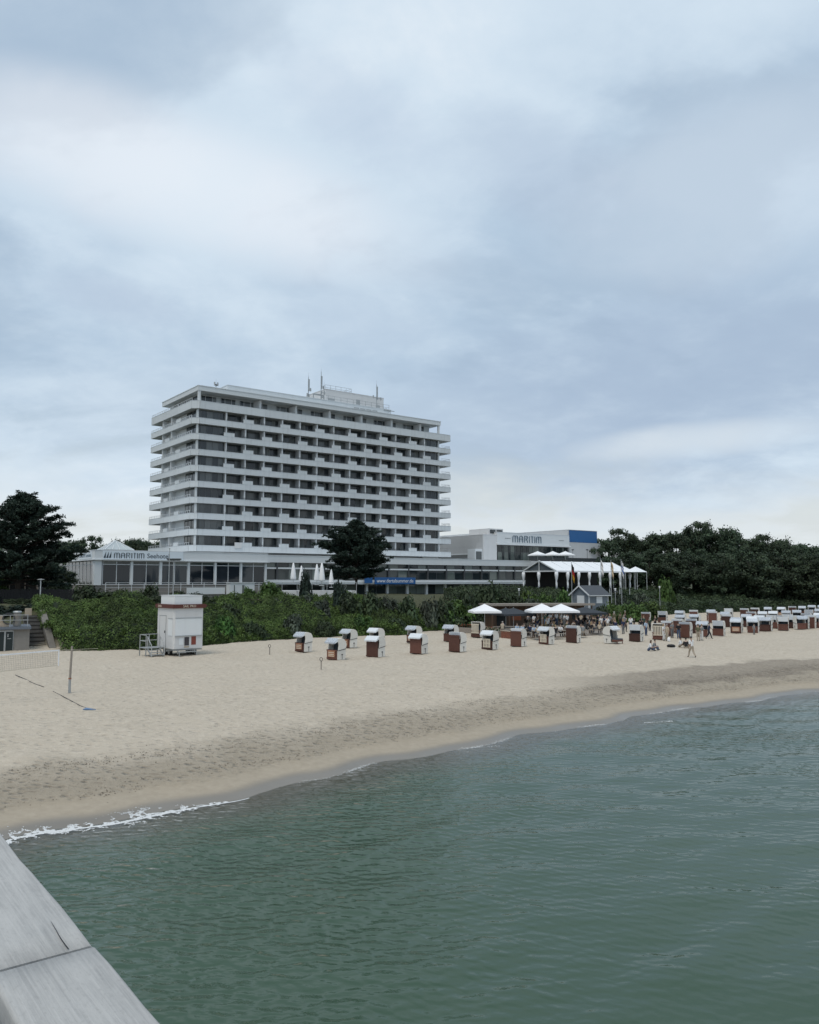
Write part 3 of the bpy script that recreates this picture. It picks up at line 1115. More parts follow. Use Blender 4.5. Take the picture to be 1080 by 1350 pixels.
# top storey, set back under the roof
mb = MB()
mb.box(1.2, 53.2, 2.6, 16.4, 37.7, 40.7)
mb.build('wall', M['white'], hotel, LOW)
PZ = 37.75
win_top = window_meshes(2.9, 2.75, (0.8, 1.3, 0.8), fm='alu')
win_top2 = window_meshes(1.9, 2.75, (0.9, 1.0), fm='alu')
for k in range(14):
    u = 1.6 + k * 3.71
    put_window(win_top if k < 2 or k % 2 == 0 else win_top2, hotel, (u, 2.58, PZ - HB))
mb = MB()
mb.prism([(0, 0.5), (0.35, 0.3), (0.75, 2.58), (-0.45, 2.58)], 0, 2.9)
wedge = mb.mesh('fin_wall', M['white_clean'])
for k in range(2, 14, 2):
    obj('fin_wall', wedge, hotel, (1.6 + k * 3.71 + 3.1, 0.4, PZ - HB))
for y in (2.9, 6.7, 10.5):
    put_window(window_meshes(3.4, 2.75, (1, 1, 1), fm='alu'), hotel, (1.18, y + 3.5, PZ - HB), -pi / 2)
mb = MB()
mb.box(0.1, 0.5, 0.1, 0.5, 37.7, 40.72)
mb.build('roof_column', M['white_clean'], hotel, LOW)
mb = MB()
mb.box(53.75, 54.1, 0.1, 0.5, 37.7, 40.72)
mb.build('roof_column', M['white_clean'], hotel, LOW)
mb = MB()
mb.box(0, 54.3, 0, 17.4, 40.7, 41.5)
mb.box(-0.06, 54.36, -0.06, 17.46, 41.5, 41.62)
roof = mb.build('roof', M['white'], hotel, LOW)
mb = MB()
mb.box(6.8, 43.4, 3.0, 15.2, 41.62, 43.15)
mb.box(6.74, 43.46, 2.94, 15.26, 43.15, 43.24)
mb.build('roof_upstand', M['white'], roof)
mb = MB()
mb.box(30.5, 45.0, 8.0, 15.8, 41.62, 46.75)
mb.box(30.44, 45.06, 7.94, 15.86, 46.75, 46.86)
mb.box(45.06, 46.8, 9.0, 14.0, 41.62, 44.0)
mb.build('machine_room', M['pale_wall'], roof)
mb = MB()
for (x0, x1, z0, z1) in ((38.0, 38.9, 44.3, 45.6), (31.2, 32.6, 43.3, 45.0), (43.0, 44.0, 43.3, 45.1)):
    mb.box(x0, x1, 7.95, 7.99, z0, z1)
mb.build('machine_room_door', M['galv'], roof)
mb = MB()
for q in range(4):
    mb.box(34.2 + q * 1.5, 35.4 + q * 1.5, 2.93, 2.97, 42.25, 42.6)
mb.box(41.5, 44.2, 2.90, 2.97, 42.9, 43.05)
mb.build('roof_vent', M['galv'], roof)
# roof railings
mb = MB()
for z in (43.75, 44.3):
    mb.bar((27, 3.6, z), (43.3, 3.6, z), 0.05, 0.05)
for q in range(12):
    mb.bar((27 + q * 1.48, 3.6, 43.2), (27 + q * 1.48, 3.6, 44.3), 0.05, 0.05)
mb.build('roof_railing', M['galv'], roof)
mb = MB()
for z in (47.4, 47.95):
    mb.bar((31, 9, z), (37.4, 9, z), 0.05, 0.05)
    mb.bar((37.4, 9, z), (37.4, 14, z), 0.05, 0.05)
for q in range(6):
    mb.bar((31 + q * 1.28, 9, 46.8), (31 + q * 1.28, 9, 47.95), 0.05, 0.05)
mb.build('roof_railing', M['galv'], roof)
mb = MB()
for z in (44.5, 45.0):
    mb.bar((45.1, 9.2, z), (46.7, 9.2, z), 0.05, 0.05)
for q in range(3):
    mb.bar((45.2 + q * 0.7, 9.2, 44.0), (45.2 + q * 0.7, 9.2, 45.0), 0.05, 0.05)
mb.build('roof_railing', M['galv'], roof)


def mast(u, v, z0, z1, extra):
    mb = MB()
    mb.tube((u, v, z0), (u, v, z1 - 0.5), 0.09, 0.06, 8)
    mb.tube((u, v, z1 - 0.5), (u, v, z1 + 0.4), 0.025, 0.012, 6)
    for (dz, sx, r) in extra:
        mb.box(u - 0.16, u + 0.16, v - 0.24, v - 0.08, z0 + dz, z0 + dz + r)
        if sx:
            mb.bar((u, v, z0 + dz + 0.3), (u + sx, v, z0 + dz + 0.3), 0.06, 0.06)
            mb.tube((u + sx, v - 0.12, z0 + dz + 0.05), (u + sx, v - 0.05, z0 + dz + 0.65), 0.14, 0.14, 8)
    mb.build('antenna_mast', M['galv'], roof)


def roof_uv(px, v):
    k = (px - 540) / 1080
    n0 = 0.6018 * HC[0] - 0.7986 * HC[1]
    Y = (n0 - v) / (0.6018 * k - 0.7986)
    return ((k * Y - HC[0]) * hu.x + (Y - HC[1]) * hu.y)


mast(roof_uv(404.5, 6.0), 6.0, 43.2, 48.6, ((2.0, 0.45, 2.4), (0.9, -0.3, 0.5)))
mast(roof_uv(421.5, 5.0), 5.0, 43.2, 49.8, ((2.6, 0.5, 2.6), (1.6, 0.7, 0.5), (0.7, 0.5, 0.6)))
mast(roof_uv(425.5, 5.0), 5.0, 43.2, 47.2, ((1.6, 0, 0.4),))
mast(roof_uv(496, 5.0), 5.0, 43.2, 49.2, ((2.4, -0.9, 2.6), (2.2, 1.0, 0.3)))
mast(roof_uv(280.5, 2.0), 2.0, 41.6, 43.3, ((0.8, 0.3, 0.3), (0.8, -0.3, 0.3)))
mb = MB()
mb.bar((roof_uv(412, 5), 5.2, 44.6), (roof_uv(424, 5), 5.2, 44.6), 0.2, 0.25)
mb.bar((roof_uv(412, 5), 5.2, 44.6), (roof_uv(412, 5), 5.2, 43.2), 0.15, 0.15)
mb.build('antenna_bracket', M['galv'], roof)
# small cabinets on the balconies
mb = MB()
mb.box(0, 1.3, -0.32, -0.12, -0.35, 0.62)
for q in range(6):
    mb.box(0.08 + q * 0.2, 0.16 + q * 0.2, -0.34, -0.32, -0.3, 0.58)
mb.build('balcony_crate', M['pale_wall'], hotel, (7.2, -0.1, BANDT[9] - HB + 0.04))
# ------------------------------------------------------------------ lettering
def text_mesh(txt, size, depth, mat, name='lettering'):
    cu = bpy.data.curves.new(name, 'FONT')
    cu.body = txt
    cu.size = size
    cu.extrude = depth
    cu.resolution_u = 3
    o = bpy.data.objects.new(name, cu)
    COL.objects.link(o)
    dg = bpy.context.evaluated_depsgraph_get()
    me = bpy.data.meshes.new_from_object(o.evaluated_get(dg))
    bpy.data.objects.remove(o)
    bpy.data.curves.remove(cu)
    me.name = name
    me.transform(Matrix.Rotation(pi / 2, 4, 'X'))
    me.materials.clear()
    me.materials.append(mat)
    return me


def fit_text(txt, width, height_, depth, mat, parent, loc, rz=0.0, name='lettering'):
    me = text_mesh(txt, 1.0, 0.5, mat, name)
    vs = np.empty(len(me.vertices) * 3, dtype=np.float32)
    me.vertices.foreach_get('co', vs)
    vs = vs.reshape(-1, 3)
    lo, hi = vs.min(0), vs.max(0)
    vs = (vs - lo) / np.maximum(hi - lo, 1e-6) * np.array([width, depth, height_])
    vs[:, 1] -= depth
    me.vertices.foreach_set('co', vs.astype(np.float32).ravel())
    me.update()
    return obj(name, me, parent, loc, rz)


GLY = {'M': (1.0, [[(0, 0), (0, .78), (.07, .94), (.22, 1), (.38, .96), (.47, .82), (.47, 0)], [(.47, .82), (.56, .96), (.72, 1), (.87, .94), (.94, .78), (.94, 0)]]),
       'A': (0.72, [[(0, 0), (0, .72), (.08, .92), (.32, 1), (.56, .92), (.64, .72), (.64, 0)], [(0, .42), (.64, .42)]]),
       'R': (0.70, [[(0, 0), (0, 1), (.42, 1), (.58, .92), (.62, .76), (.58, .6), (.42, .52), (0, .52)], [(.36, .52), (.62, 0)]]),
       'I': (0.04, [[(0, 0), (0, 1)]]), 'T': (0.44, [[(-.02, 1), (.46, 1)], [(.22, 1), (.22, 0)]])}


def rounded_word(word, H, sw, depth, mat, parent, loc, total, gap=0.30):
    x = 0
    wide = total / H / (sum(GLY[c][0] + gap for c in word) - gap)
    for ch in word:
        w, strokes = GLY[ch]
        mb = MB()
        k = 0
        for st in strokes:
            for (a, b_) in zip(st[:-1], st[1:]):
                p0, p1 = Vector((a[0] * H * wide, 0, a[1] * (H - sw) + sw / 2 * (1 if a[1] > 0 else -1) * (1 if a[1] > 0 else 1))), Vector((b_[0] * H * wide, 0, b_[1] * (H - sw) + sw / 2 * (1 if b_[1] > 0 else -1)))
                mb.bar(p0, p1, sw, depth + 0.003 * (k % 5)) if abs((p1 - p0).normalized().z) < 0.95 else mb.box(p0.x - sw / 2, p0.x + sw / 2, -(depth + 0.003 * (k % 5)) / 2, depth / 2, min(p0.z, p1.z), max(p0.z, p1.z))
                k += 1
        # bars lie flat on the wall: turn the thin side outwards
        o = mb.build('letter', mat, parent, (loc[0] + x, loc[1] - depth / 2, loc[2]))
        x += (w + gap) * H * wide
    return x


# ------------------------------------------------------------------ glass pavilion in front of the tower
pav = empty('glass_pavilion', hloc(-20, -12), HROT)
tag(pav, 'low white pavilion with tall glass bays and hotel name over the terrace', 'pavilion')
PV = (0, 0, -HB)
mb = MB()
mb.box(0, 27.7, 0, 21, 10.75, 12.05)
mb.box(-0.05, 27.75, -0.05, 21.05, 12.05, 12.14)
mb.box(-0.25, 27.95, -0.25, 21.25, 10.62, 10.75)
mb.build('roof_fascia', M['white_clean'], pav, PV)
mb = MB()
mb.box(0.3, 27.4, 0.3, 20.7, 5.0, 7.0)
mb.build('plinth', M['concrete'], pav, PV)
mb = MB()
mb.box(0.6, 27.2, 5.5, 20.5, 7.0, 10.6)
mb.build('wall', M['soffit'], pav, PV)
mb = MB()
mb.box(0, 27.7, 0.2, 5.6, 6.96, 7.06)
mb.build('floor', M['concrete'], pav, PV)
mb = MB()
mb.box(0.0, 1.05, 0.05, 1.0, 7.0, 10.62)
mb.build('corner_pier', M['white_clean'], pav, PV)
mb = MB()
mb.box(-0.16, 0.16, 0.0, 0.45, 0, 3.6)
pcol = mb.mesh('column', M['white_clean'])
for k in range(1, 7):
    obj('column', pcol, pav, (1.05 + k * 4.40, 0.12, 7.02 - HB))
wpav = window_meshes(4.08, 3.55, (1, 1), tr=3.0, fr=0.09, fm='white_clean', gm='glass_navy', gm2='glass_pod')
for k in range(6):
    put_window(wpav, pav, (1.05 + k * 4.40 + 0.16, 0.36, 7.04 - HB))
for k in range(5):
    put_window(wpav, pav, (0.36, 1.3 + (k + 1) * 3.9, 7.04 - HB), -pi / 2)
# rooflight pyramid
ap = to_hotel(at(151, 715, 124))
pc = (roof_uv(152, -5.5) + 20, 6.5)
roofl = MB()
roofl.box(pc[0] - 2.3, pc[0] + 2.3, pc[1] - 2.3, pc[1] + 2.3, 12.14, 12.3)
pyr = roofl.build('rooflight_kerb', M['white_clean'], pav, PV)
mb = MB()
cs = [(-2.2, -2.2), (2.2, -2.2), (2.2, 2.2), (-2.2, 2.2)]
mb.add([(pc[0] + a, pc[1] + b_, 12.35) for a, b_ in cs] + [(pc[0], pc[1], 13.85)], [(0, 1, 4), (1, 2, 4), (2, 3, 4), (3, 0, 4), (3, 2, 1, 0)])
M['rooflight'] = plain('rooflight_glass', (0.42, 0.47, 0.49), 0.12, 0.06, 1.0)
mb.build('rooflight_glass', M['rooflight'], pyr)
mb = MB()
for a, b_ in cs:
    mb.bar((pc[0] + a, pc[1] + b_, 12.37), (pc[0], pc[1], 13.88), 0.14, 0.12)
for t_ in (-1.1, 0, 1.1):
    f = 1 - abs(t_) / 2.2
    for (sx, sy) in ((0, -1), (-1, 0), (1, 0)):
        p0 = (pc[0] + (t_ if sx == 0 else sx * 2.2), pc[1] + (t_ if sy == 0 else sy * 2.2), 12.37)
        p1 = (pc[0] + (t_ * (1 - f) if sx == 0 else sx * 2.2 * (1 - f)), pc[1] + (t_ * (1 - f) if sy == 0 else sy * 2.2 * (1 - f)), 12.37 + 1.5 * f)
        mb.bar(p0, p1, 0.07, 0.08)
mb.build('rooflight_bars', M['white_clean'], pyr)
# sign: sail logo, word, second word
mb = MB()
mb.box(1.1, 13.2, -0.10, -0.004, 10.80, 12.02)
M['sign_white'] = plain('sign_panel', (0.70, 0.77, 0.83), 0.35, 0.02, 2)
sign = mb.build('sign_panel', M['sign_white'], pav, PV)
US = lambda px: roof_uv(px, -12.1) + 20
sw_ = (US(147.5) - US(137)) / 3
for q in range(3):
    mb = MB()
    x = US(137) + q * sw_
    mb.slab_y([(x, 10.98), (x + 0.78 * sw_, 10.98), (x + 0.9 * sw_, 11.88), (x + 0.5 * sw_, 11.5), (x + 0.2 * sw_, 11.2)], -0.13, -0.102)
    mb.build('sail_emblem', M['letter'], sign)
rounded_word('MARITIM', 0.78, 0.115, 0.03, M['letter'], sign, (US(151.2), -0.102, 11.02), US(190.5) - US(151.2))
fit_text('Seehotel', US(223.5) - US(194.5), 0.70, 0.03, M['letter'], sign, (US(194.5), -0.102, 11.02))
mb = MB()
mb.box(-0.07, -0.004, 1.4, 7.6, 10.9, 11.95)
sg2 = mb.build('sign_panel', M['sign_white'], pav, PV)
fit_text('MARITIM Seehotel', 5.6, 0.6, 0.02, M['letter_grey'], sg2, (-0.072, 7.3, 11.1), -pi / 2)
# terrace rail, glass screen and white store box in front
mb = MB()
for q in range(15):
    mb.bar((1 + q * 1.85, -2.2, 6.0), (1 + q * 1.85, -2.2, 7.35), 0.07, 0.07)
mb.bar((1, -2.2, 7.35), (27, -2.2, 7.35), 0.08, 0.06)
mb.bar((1, -2.2, 6.7), (27, -2.2, 6.7), 0.04, 0.04)
mb.build('terrace_rail', M['white_clean'], pav, PV)
mb = MB()
mb.box(1, 27.4, -2.1, 0.3, 5.0, 6.0)
mb.build('terrace', M['concrete'], pav, PV)
mb = MB()
mb.box(13.0, 19.2, -2.32, -2.24, 5.6, 6.6)
mb.build('screen', M['white_clean'], pav, PV)
mb = MB()
mb.box(19.4, 23.6, -3.6, -2.3, 4.6, 7.3)
mb.box(19.3, 23.7, -3.7, -2.3, 7.3, 7.42)
st = mb.build('store_box', M['white_clean'], pav, PV)
mb = MB()
for x in (20.1, 21.5, 21.7):
    mb.box(x, x + 0.12, -3.66, -3.602, 4.9, 7.0)
mb.build('store_door', M['glass_pod'], st)

# ------------------------------------------------------------------ restaurant wing under the tower
wing = empty('restaurant_wing', hloc(7.8, -6), HROT)
tag(wing, 'long low restaurant wing with two bands of glazing below the tower', 'restaurant wing')
WL = 67.0
mb = MB()
mb.box(0, WL, 0, 12, 10.85, 12.0)
mb.box(-0.04, WL + .04, -0.05, 12.05, 12.0, 12.12)
mb.build('roof_fascia', M['white_clean'], wing, PV)
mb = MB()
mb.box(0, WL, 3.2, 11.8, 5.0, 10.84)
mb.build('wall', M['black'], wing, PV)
mb = MB()
mb.box(0, WL, 0.1, 0.45, 9.72, 10.0)
mb.build('transom_beam', M['white_clean'], wing, PV)
mb = MB()
mb.box(0, WL, -0.9, 3.3, 7.05, 7.85)
mb.box(0, WL, -0.98, -0.9, 7.35, 7.45)
mb.build('balustrade', M['white_clean'], wing, PV)
wclr = window_meshes(2.39 * 2, 0.83, (1, 1), fr=0.07, gm='glass_pod')
wlow = window_meshes(2.39 * 2, 1.84, (1, 1), fr=0.08, gm='glass_pod')
wbase = window_meshes(2.39 * 2, 1.9, (1, 1), fr=0.09, gm='glass_pod')
mb = MB()
mb.box(-0.14, 0.14, 0.02, 0.5, 0, 3.0)
wcol = mb.mesh('column', M['dark_metal'])
mb = MB()
mb.box(-0.25, 0.25, 0.02, 0.5, 0, 2.05)
wcolw = mb.mesh('base_column', M['white_clean'])
for k in range(14):
    u = 0.05 + k * 4.78
    put_window(wclr, wing, (u, 0.40, 10.01 - HB))
    f = put_window(wlow, wing, (u, 0.40, 7.87 - HB))
    put_window(wbase, wing, (u, 0.9, 5.1 - HB))
    obj('column', wcol, wing, (u, 0.02, 7.85 - HB))
    obj('base_column', wcolw, wing, (u, 0.4, 5.0 - HB))
    # lamp over the tables behind the glass, seen pale through it
# entrance block at the left end
mb = MB()
mb.tube((-0.3, -0.25, 5), (-0.3, -0.25, 12.2), 0.10, 0.10, 8)
mb.build('downpipe', M['white_clean'], wing, PV)

# ------------------------------------------------------------------ blue advertising banner on the balustrade
bb = roof_uv(494, -7.2)
ban = empty('advertising_banner', hloc(bb, -7.25, 7.0), HROT)
tag(ban, 'blue banner with white web address tied to the restaurant balustrade', 'banner')
mb = MB()
mb.box(0, 9.6, -0.03, 0.03, 0.05, 1.32)
cloth = mb.build('banner_cloth', M['banner_blue'], ban)
fit_text('www.dertalsummer.de', 8.6, 0.66, 0.02, M['letter_white'], ban, (0.45, -0.034, 0.36))
mb = MB()
mb.box(-2.3, -0.5, -0.03, 0.03, 0.25, 1.45)
mb.build('banner_cloth', M['banner_blue'], ban)
mb = MB()
for q in range(9):
    mb.box(0.4 + q * 1.1, 0.55 + q * 1.1, -0.05, 0.05, -0.25, 0.06)
mb.build('banner_ties', M['dark_metal'], ban)

# ------------------------------------------------------------------ conference hall with roof sign
hall = empty('conference_hall', hloc(71.7, 6), HROT)
tag(hall, 'white flat-roofed conference hall with large roof lettering and blue stage wall', 'hall')
HL = (-71.7, -6, -HB)
mb = MB()
mb.box(71.7, 75.9, 6, 40, 5, 18.3)
mb.box(71.64, 75.9, 5.94, 40, 18.3, 18.4)
mb.build('stair_block', M['pale_wall'], hall, HL)
mb = MB()
mb.box(71.62, 71.7, 6.2, 40, 9, 18.2)
for z in (15.6, 16.9):
    mb.box(71.60, 71.62, 6.2, 40, z, z + 0.05)
mb.build('side_wall', M['grey_wall'], hall, HL)
mb = MB()
mb.box(71.52, 71.6, 9.2, 38, 12.9, 14.1)
mb.box(69.4, 71.6, 6.2, 8.9, 12.0, 15.0)
mb.build('side_frame', M['white_clean'], hall, HL)
mb = MB()
mb.box(71.46, 71.52, 9.6, 37, 13.1, 13.85)
mb.box(69.6, 71.3, 6.14, 6.2, 12.3, 14.4)
mb.build('side_strip_window', M['glass'], hall, HL)
mb = MB()
mb.box(75.9, 100.6, 6.6, 40, 5, 16.4)
mb.build('wall', M['soffit'], hall, HL)
mb = MB()
mb.box(75.9, 100.6, 5.9, 40, 16.45, 19.0)
mb.box(75.86, 100.6, 5.84, 40, 19.0, 19.1)
mb.box(75.9, 100.6, 5.4, 6.6, 16.1, 16.45)
mb.build('roof_fascia', M['white_clean'], hall, HL)
rounded_word('MARITIM', 1.55, 0.24, 0.06, M['letter_grey'], hall, (roof_uv(676.5, 5.8) - 71.7, -0.16, 16.95 - HB), roof_uv(714, 5.8) - roof_uv(676.5, 5.8))
mb = MB()
for x in (78.4, 96.8):
    mb.box(x, x + 1.8, 5.86, 5.898, 17.65, 17.72)
mb.build('lettering_bracket', M['dark_metal'], hall, HL)
whall = window_meshes(2.02, 3.85, (0.62, 1.4), tr=2.3, fr=0.07, gm='glass_pod')
for k in range(12):
    put_window(whall, hall, (76.0 + k * 2.05 - 71.7, 0.55, 12.2 - HB))
mb = MB()
mb.box(74.4, 78.9, 7, 14, 18.4, 19.9)
plant = mb.build('roof_plant_room', M['pale_wall'], hall, HL)
mb = MB()
mb.box(74.7, 76.4, 6.9, 6.98, 18.75, 19.6)
mb.box(76.8, 78.6, 6.9, 6.98, 18.75, 19.6)
mb.build('vent_grille', M['glass'], plant)
mb = MB()
mb.box(100.6, 112.6, 6.0, 45, 5, 17.35)
mb.build('stage_wall', M['grey_wall'], hall, HL)
mb = MB()
mb.box(100.65, 111.6, 6.3, 44, 17.35, 20.5)
mb.box(100.6, 111.65, 6.25, 44.05, 20.5, 20.6)
tower = mb.build('stage_tower', M['grey_wall'], hall, HL)
mb = MB()
mb.box(101.0, 111.5, 6.22, 6.28, 17.45, 20.45)
bw = mb.build('blue_panel', M['blue'], tower)
mb = MB()
for x in np.arange(101.6, 111.3, 1.5):
    for z in (17.6, 20.3):
        mb.tube((x, 6.21, z), (x, 6.17, z), 0.07, 0.07, 8)
mb.build('panel_fixing', M['dark_metal'], bw)

# ------------------------------------------------------------------ marquee on the terrace
P0 = at(733, 752, 150)
mu, mv = to_hotel(P0)
mar = empty('marquee_tent', hloc(mu, mv, 5.0), HROT)
tag(mar, 'long white marquee tent with tied-back curtains on the terrace', 'marquee')
ML_, MW, EV, RG = 21.0, 8.4, 4.55, 6.35
roofm = MB()
nb = 7
for k in range(nb):
    x0, x1 = k * ML_ / nb + 0.03, (k + 1) * ML_ / nb - 0.03
    roofm.add([(x0, -0.15, EV), (x1, -0.15, EV), (x1, MW / 2, RG), (x0, MW / 2, RG), (x0, MW + .15, EV), (x1, MW + .15, EV)], [(0, 1, 2, 3), (3, 2, 5, 4)])
    roofm.add([(x0, -0.15, EV - 0.28), (x1, -0.15, EV - 0.28), (x1, -0.15, EV), (x0, -0.15, EV)], [(0, 1, 2, 3)])
rt = roofm.build('roof_canvas', M['tent'], mar)
mo = rt.modifiers.new('thickness', 'SOLIDIFY')
mo.thickness = 0.03
mb = MB()
for k in range(nb + 1):
    x = k * ML_ / nb
    mb.bar((x, 0, EV - 0.02), (x, MW / 2, RG + 0.03), 0.10, 0.12)
    mb.bar((x, MW / 2, RG + 0.03), (x, MW, EV - 0.02), 0.10, 0.12)
    mb.bar((x, 0, 0), (x, 0, EV - 0.05), 0.12, 0.12)
    mb.bar((x, MW, 0), (x, MW, EV - 0.05), 0.12, 0.12)
mb.bar((0, 0, EV - 0.1), (0, MW, EV - 0.1), 0.16, 0.22)
mb.bar((0, MW / 2, EV - 0.1), (0, MW / 2, RG), 0.12, 0.14)
mb.bar((0, 0, EV), (0, MW / 2, RG + 0.05), 0.16, 0.2)
mb.bar((0, MW / 2, RG + 0.05), (0, MW, EV), 0.16, 0.2)
mb.build('tent_frame', M['white_clean'], mar)
mb = MB()
mb.add([(0.25, 0.3, EV + .05), (0.25, MW - 0.3, EV + .05), (0.25, MW / 2, RG - 0.15)], [(0, 1, 2)])
M['gable_net'] = plain('gable_mesh', (0.10, 0.115, 0.125), 0.7, 0.1, 3)
mb.build('gable_infill', M['gable_net'], mar)
mb = MB()
mb.lathe([(0.30, 4.3), (0.34, 3.7), (0.22, 3.0), (0.10, 2.65), (0.17, 2.2), (0.20, 1.3), (0.14, 1.28)], n=9)
cur = mb.mesh('tied_curtain', M['tent'], True)
for k in range(nb + 1):
    obj('tied_curtain', cur, mar, (k * ML_ / nb, -0.12, 0))
obj('tied_curtain', cur, mar, (-0.1, MW / 2, 0))
obj('tied_curtain', cur, mar, (-0.1, MW - .2, 0))
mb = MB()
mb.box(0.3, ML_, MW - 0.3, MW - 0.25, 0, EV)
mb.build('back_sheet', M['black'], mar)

# dark open terrace behind the flags: two smaller white canopies further right
for q, px in enumerate((823, 838)):
    c = at(px, 752, 162)
    e = empty('garden_canopy', (c.x, c.y, 6.0), HROT)
    tag(e, 'white square garden canopy at right end of the marquee, %s' % ('nearer the flags' if q == 0 else 'half hidden by the trees'), 'canopy', 'white canopies beside the marquee')
    mb = MB()
    mb.add([(-1.6, -1.6, 3.4), (1.6, -1.6, 3.4), (1.6, 1.6, 3.4), (-1.6, 1.6, 3.4), (0, 0, 4.5)], [(0, 1, 4), (1, 2, 4), (2, 3, 4), (3, 0, 4), (3, 2, 1, 0)])
    mb.build('canopy_canvas', M['tent'], e)
    mb = MB()
    for a in (-1.5, 1.5):
        for b_ in (-1.5, 1.5):
            mb.tube((a, b_, 0), (a, b_, 3.4), 0.05, 0.05, 6)
    mb.build('canopy_pole', M['alu'], e)


# ------------------------------------------------------------------ parasols
def parasol(name, c, w, hgt, mat, label, group, rz=0.3, rise=0.75, pole_h=None):
    e = empty(name, c, rz)
    tag(e, label, 'parasol', group)
    mb = MB()
    a = w / 2
    n = 8
    P = [(a, 0), (a, a), (0, a), (-a, a), (-a, 0), (-a, -a), (0, -a), (a, -a)]
    top = hgt + rise
    vs = [(x, y, hgt - (0.0 if abs(x) == abs(y) else -0.03)) for x, y in P]
    mid = [(x * 0.45, y * 0.45, hgt + rise * 0.52) for x, y in P]
    val = [(x, y, hgt - 0.22) for x, y in P]
    vs = val + vs + mid + [(0, 0, top)]
    fs = []
    for k in range(8):
        j = (k + 1) % 8
        fs += [(k, j, 8 + j, 8 + k), (8 + k, 8 + j, 16 + j, 16 + k), (16 + k, 16 + j, 24)]
    mb.add(vs, fs)
    cpy = mb.build('parasol_canopy', mat, e)
    mo = cpy.modifiers.new('thickness', 'SOLIDIFY')
    mo.thickness = 0.02
    mb = MB()
    mb.tube((0, 0, 0), (0, 0, top + 0.08), 0.04, 0.035, 8)
    mb.build('pole', M['alu'], e)
    mb = MB()
    mb.box(-0.35, 0.35, -0.35, 0.35, 0.0, 0.12)
    mb.build('base', M['concrete'], e)
    mb = MB()
    for x, y in P:
        mb.bar((0, 0, hgt + rise * 0.3), (x * 0.6, y * 0.6, hgt + rise * 0.32), 0.025, 0.025)
    mb.build('ribs', M['alu'], e)
    return e


# three on the hall terrace
for q, (px, py) in enumerate(((709, 731.5), (729, 731.5), (745.5, 731.5))):
    c = at(px, py, 178)
    parasol('parasol', (c.x, c.y, 12.12), 3.0, c.z - 12.12, M['canvas'], 'white parasol on the roof terrace below the hall lettering, %s of three' % ('left', 'middle', 'right')[q], 'parasols on the roof terrace', HROT, 0.8)
# terrace lamps by the hall
for q, px in enumerate((755.5, 774.5)):
    c = at(px, 738, 179)
    e = empty('terrace_lamp', (c.x, c.y, 12.12))
    tag(e, 'slim terrace lamp before the grey hall wall, %s of two' % ('left' if q == 0 else 'right'), 'lamp', 'terrace lamps by the hall')
    mb = MB()
    mb.tube((0, 0, 0), (0, 0, 2.2), 0.05, 0.04, 8)
    mb.build('post', M['dark_metal'], e)
    mb = MB()
    mb.lathe([(0.02, 2.2), (0.25, 2.25), (0.28, 2.4), (0.05, 2.5)])
    mb.build('lamp_head', M['dark_metal'], e)
mb = MB()
mb.box(0, 38, 0, 0.12, 0, 0.9)
o = mb.build('roof_terrace_rail', M['dark_metal'], None, hloc(75.5, -5.0, 12.12), HROT)
tag(o, 'dark planter rail along the roof terrace above the marquee', 'railing')
mb = MB()
mb.box(75, 114, -5.2, 6, 5.0, 12.1)
o = MB.build(mb, 'terrace_block', M['pale_wall'], None, (HC[0], HC[1], 0), HROT)
tag(o, 'pale block carrying the roof terrace behind the marquee', 'terrace')
# ------------------------------------------------------------------ foliage builders
def leaf_quads(P, N, size, asp=0.6, rng=nrg):
    "one leaf per point P facing about N"
    n = len(P)
    N = N / np.maximum(np.linalg.norm(N, axis=1, keepdims=True), 1e-6)
    T = np.cross(N, rng.normal(size=(n, 3)))
    T /= np.maximum(np.linalg.norm(T, axis=1, keepdims=True), 1e-6)
    B = np.cross(N, T)
    s = (size * rng.uniform(0.6, 1.35, n))[:, None]
    a, b_ = T * s * 0.5, B * s * 0.5 * asp
    k = N * s * 0.12
    V = np.stack([P - a, P - b_ + k, P + a, P + b_ + k], 1).reshape(-1, 3)
    F = np.arange(n * 4).reshape(-1, 4)
    return V, F


def unit(n, rng=nrg):
    d = rng.normal(size=(n, 3))
    return d / np.linalg.norm(d, axis=1, keepdims=True)


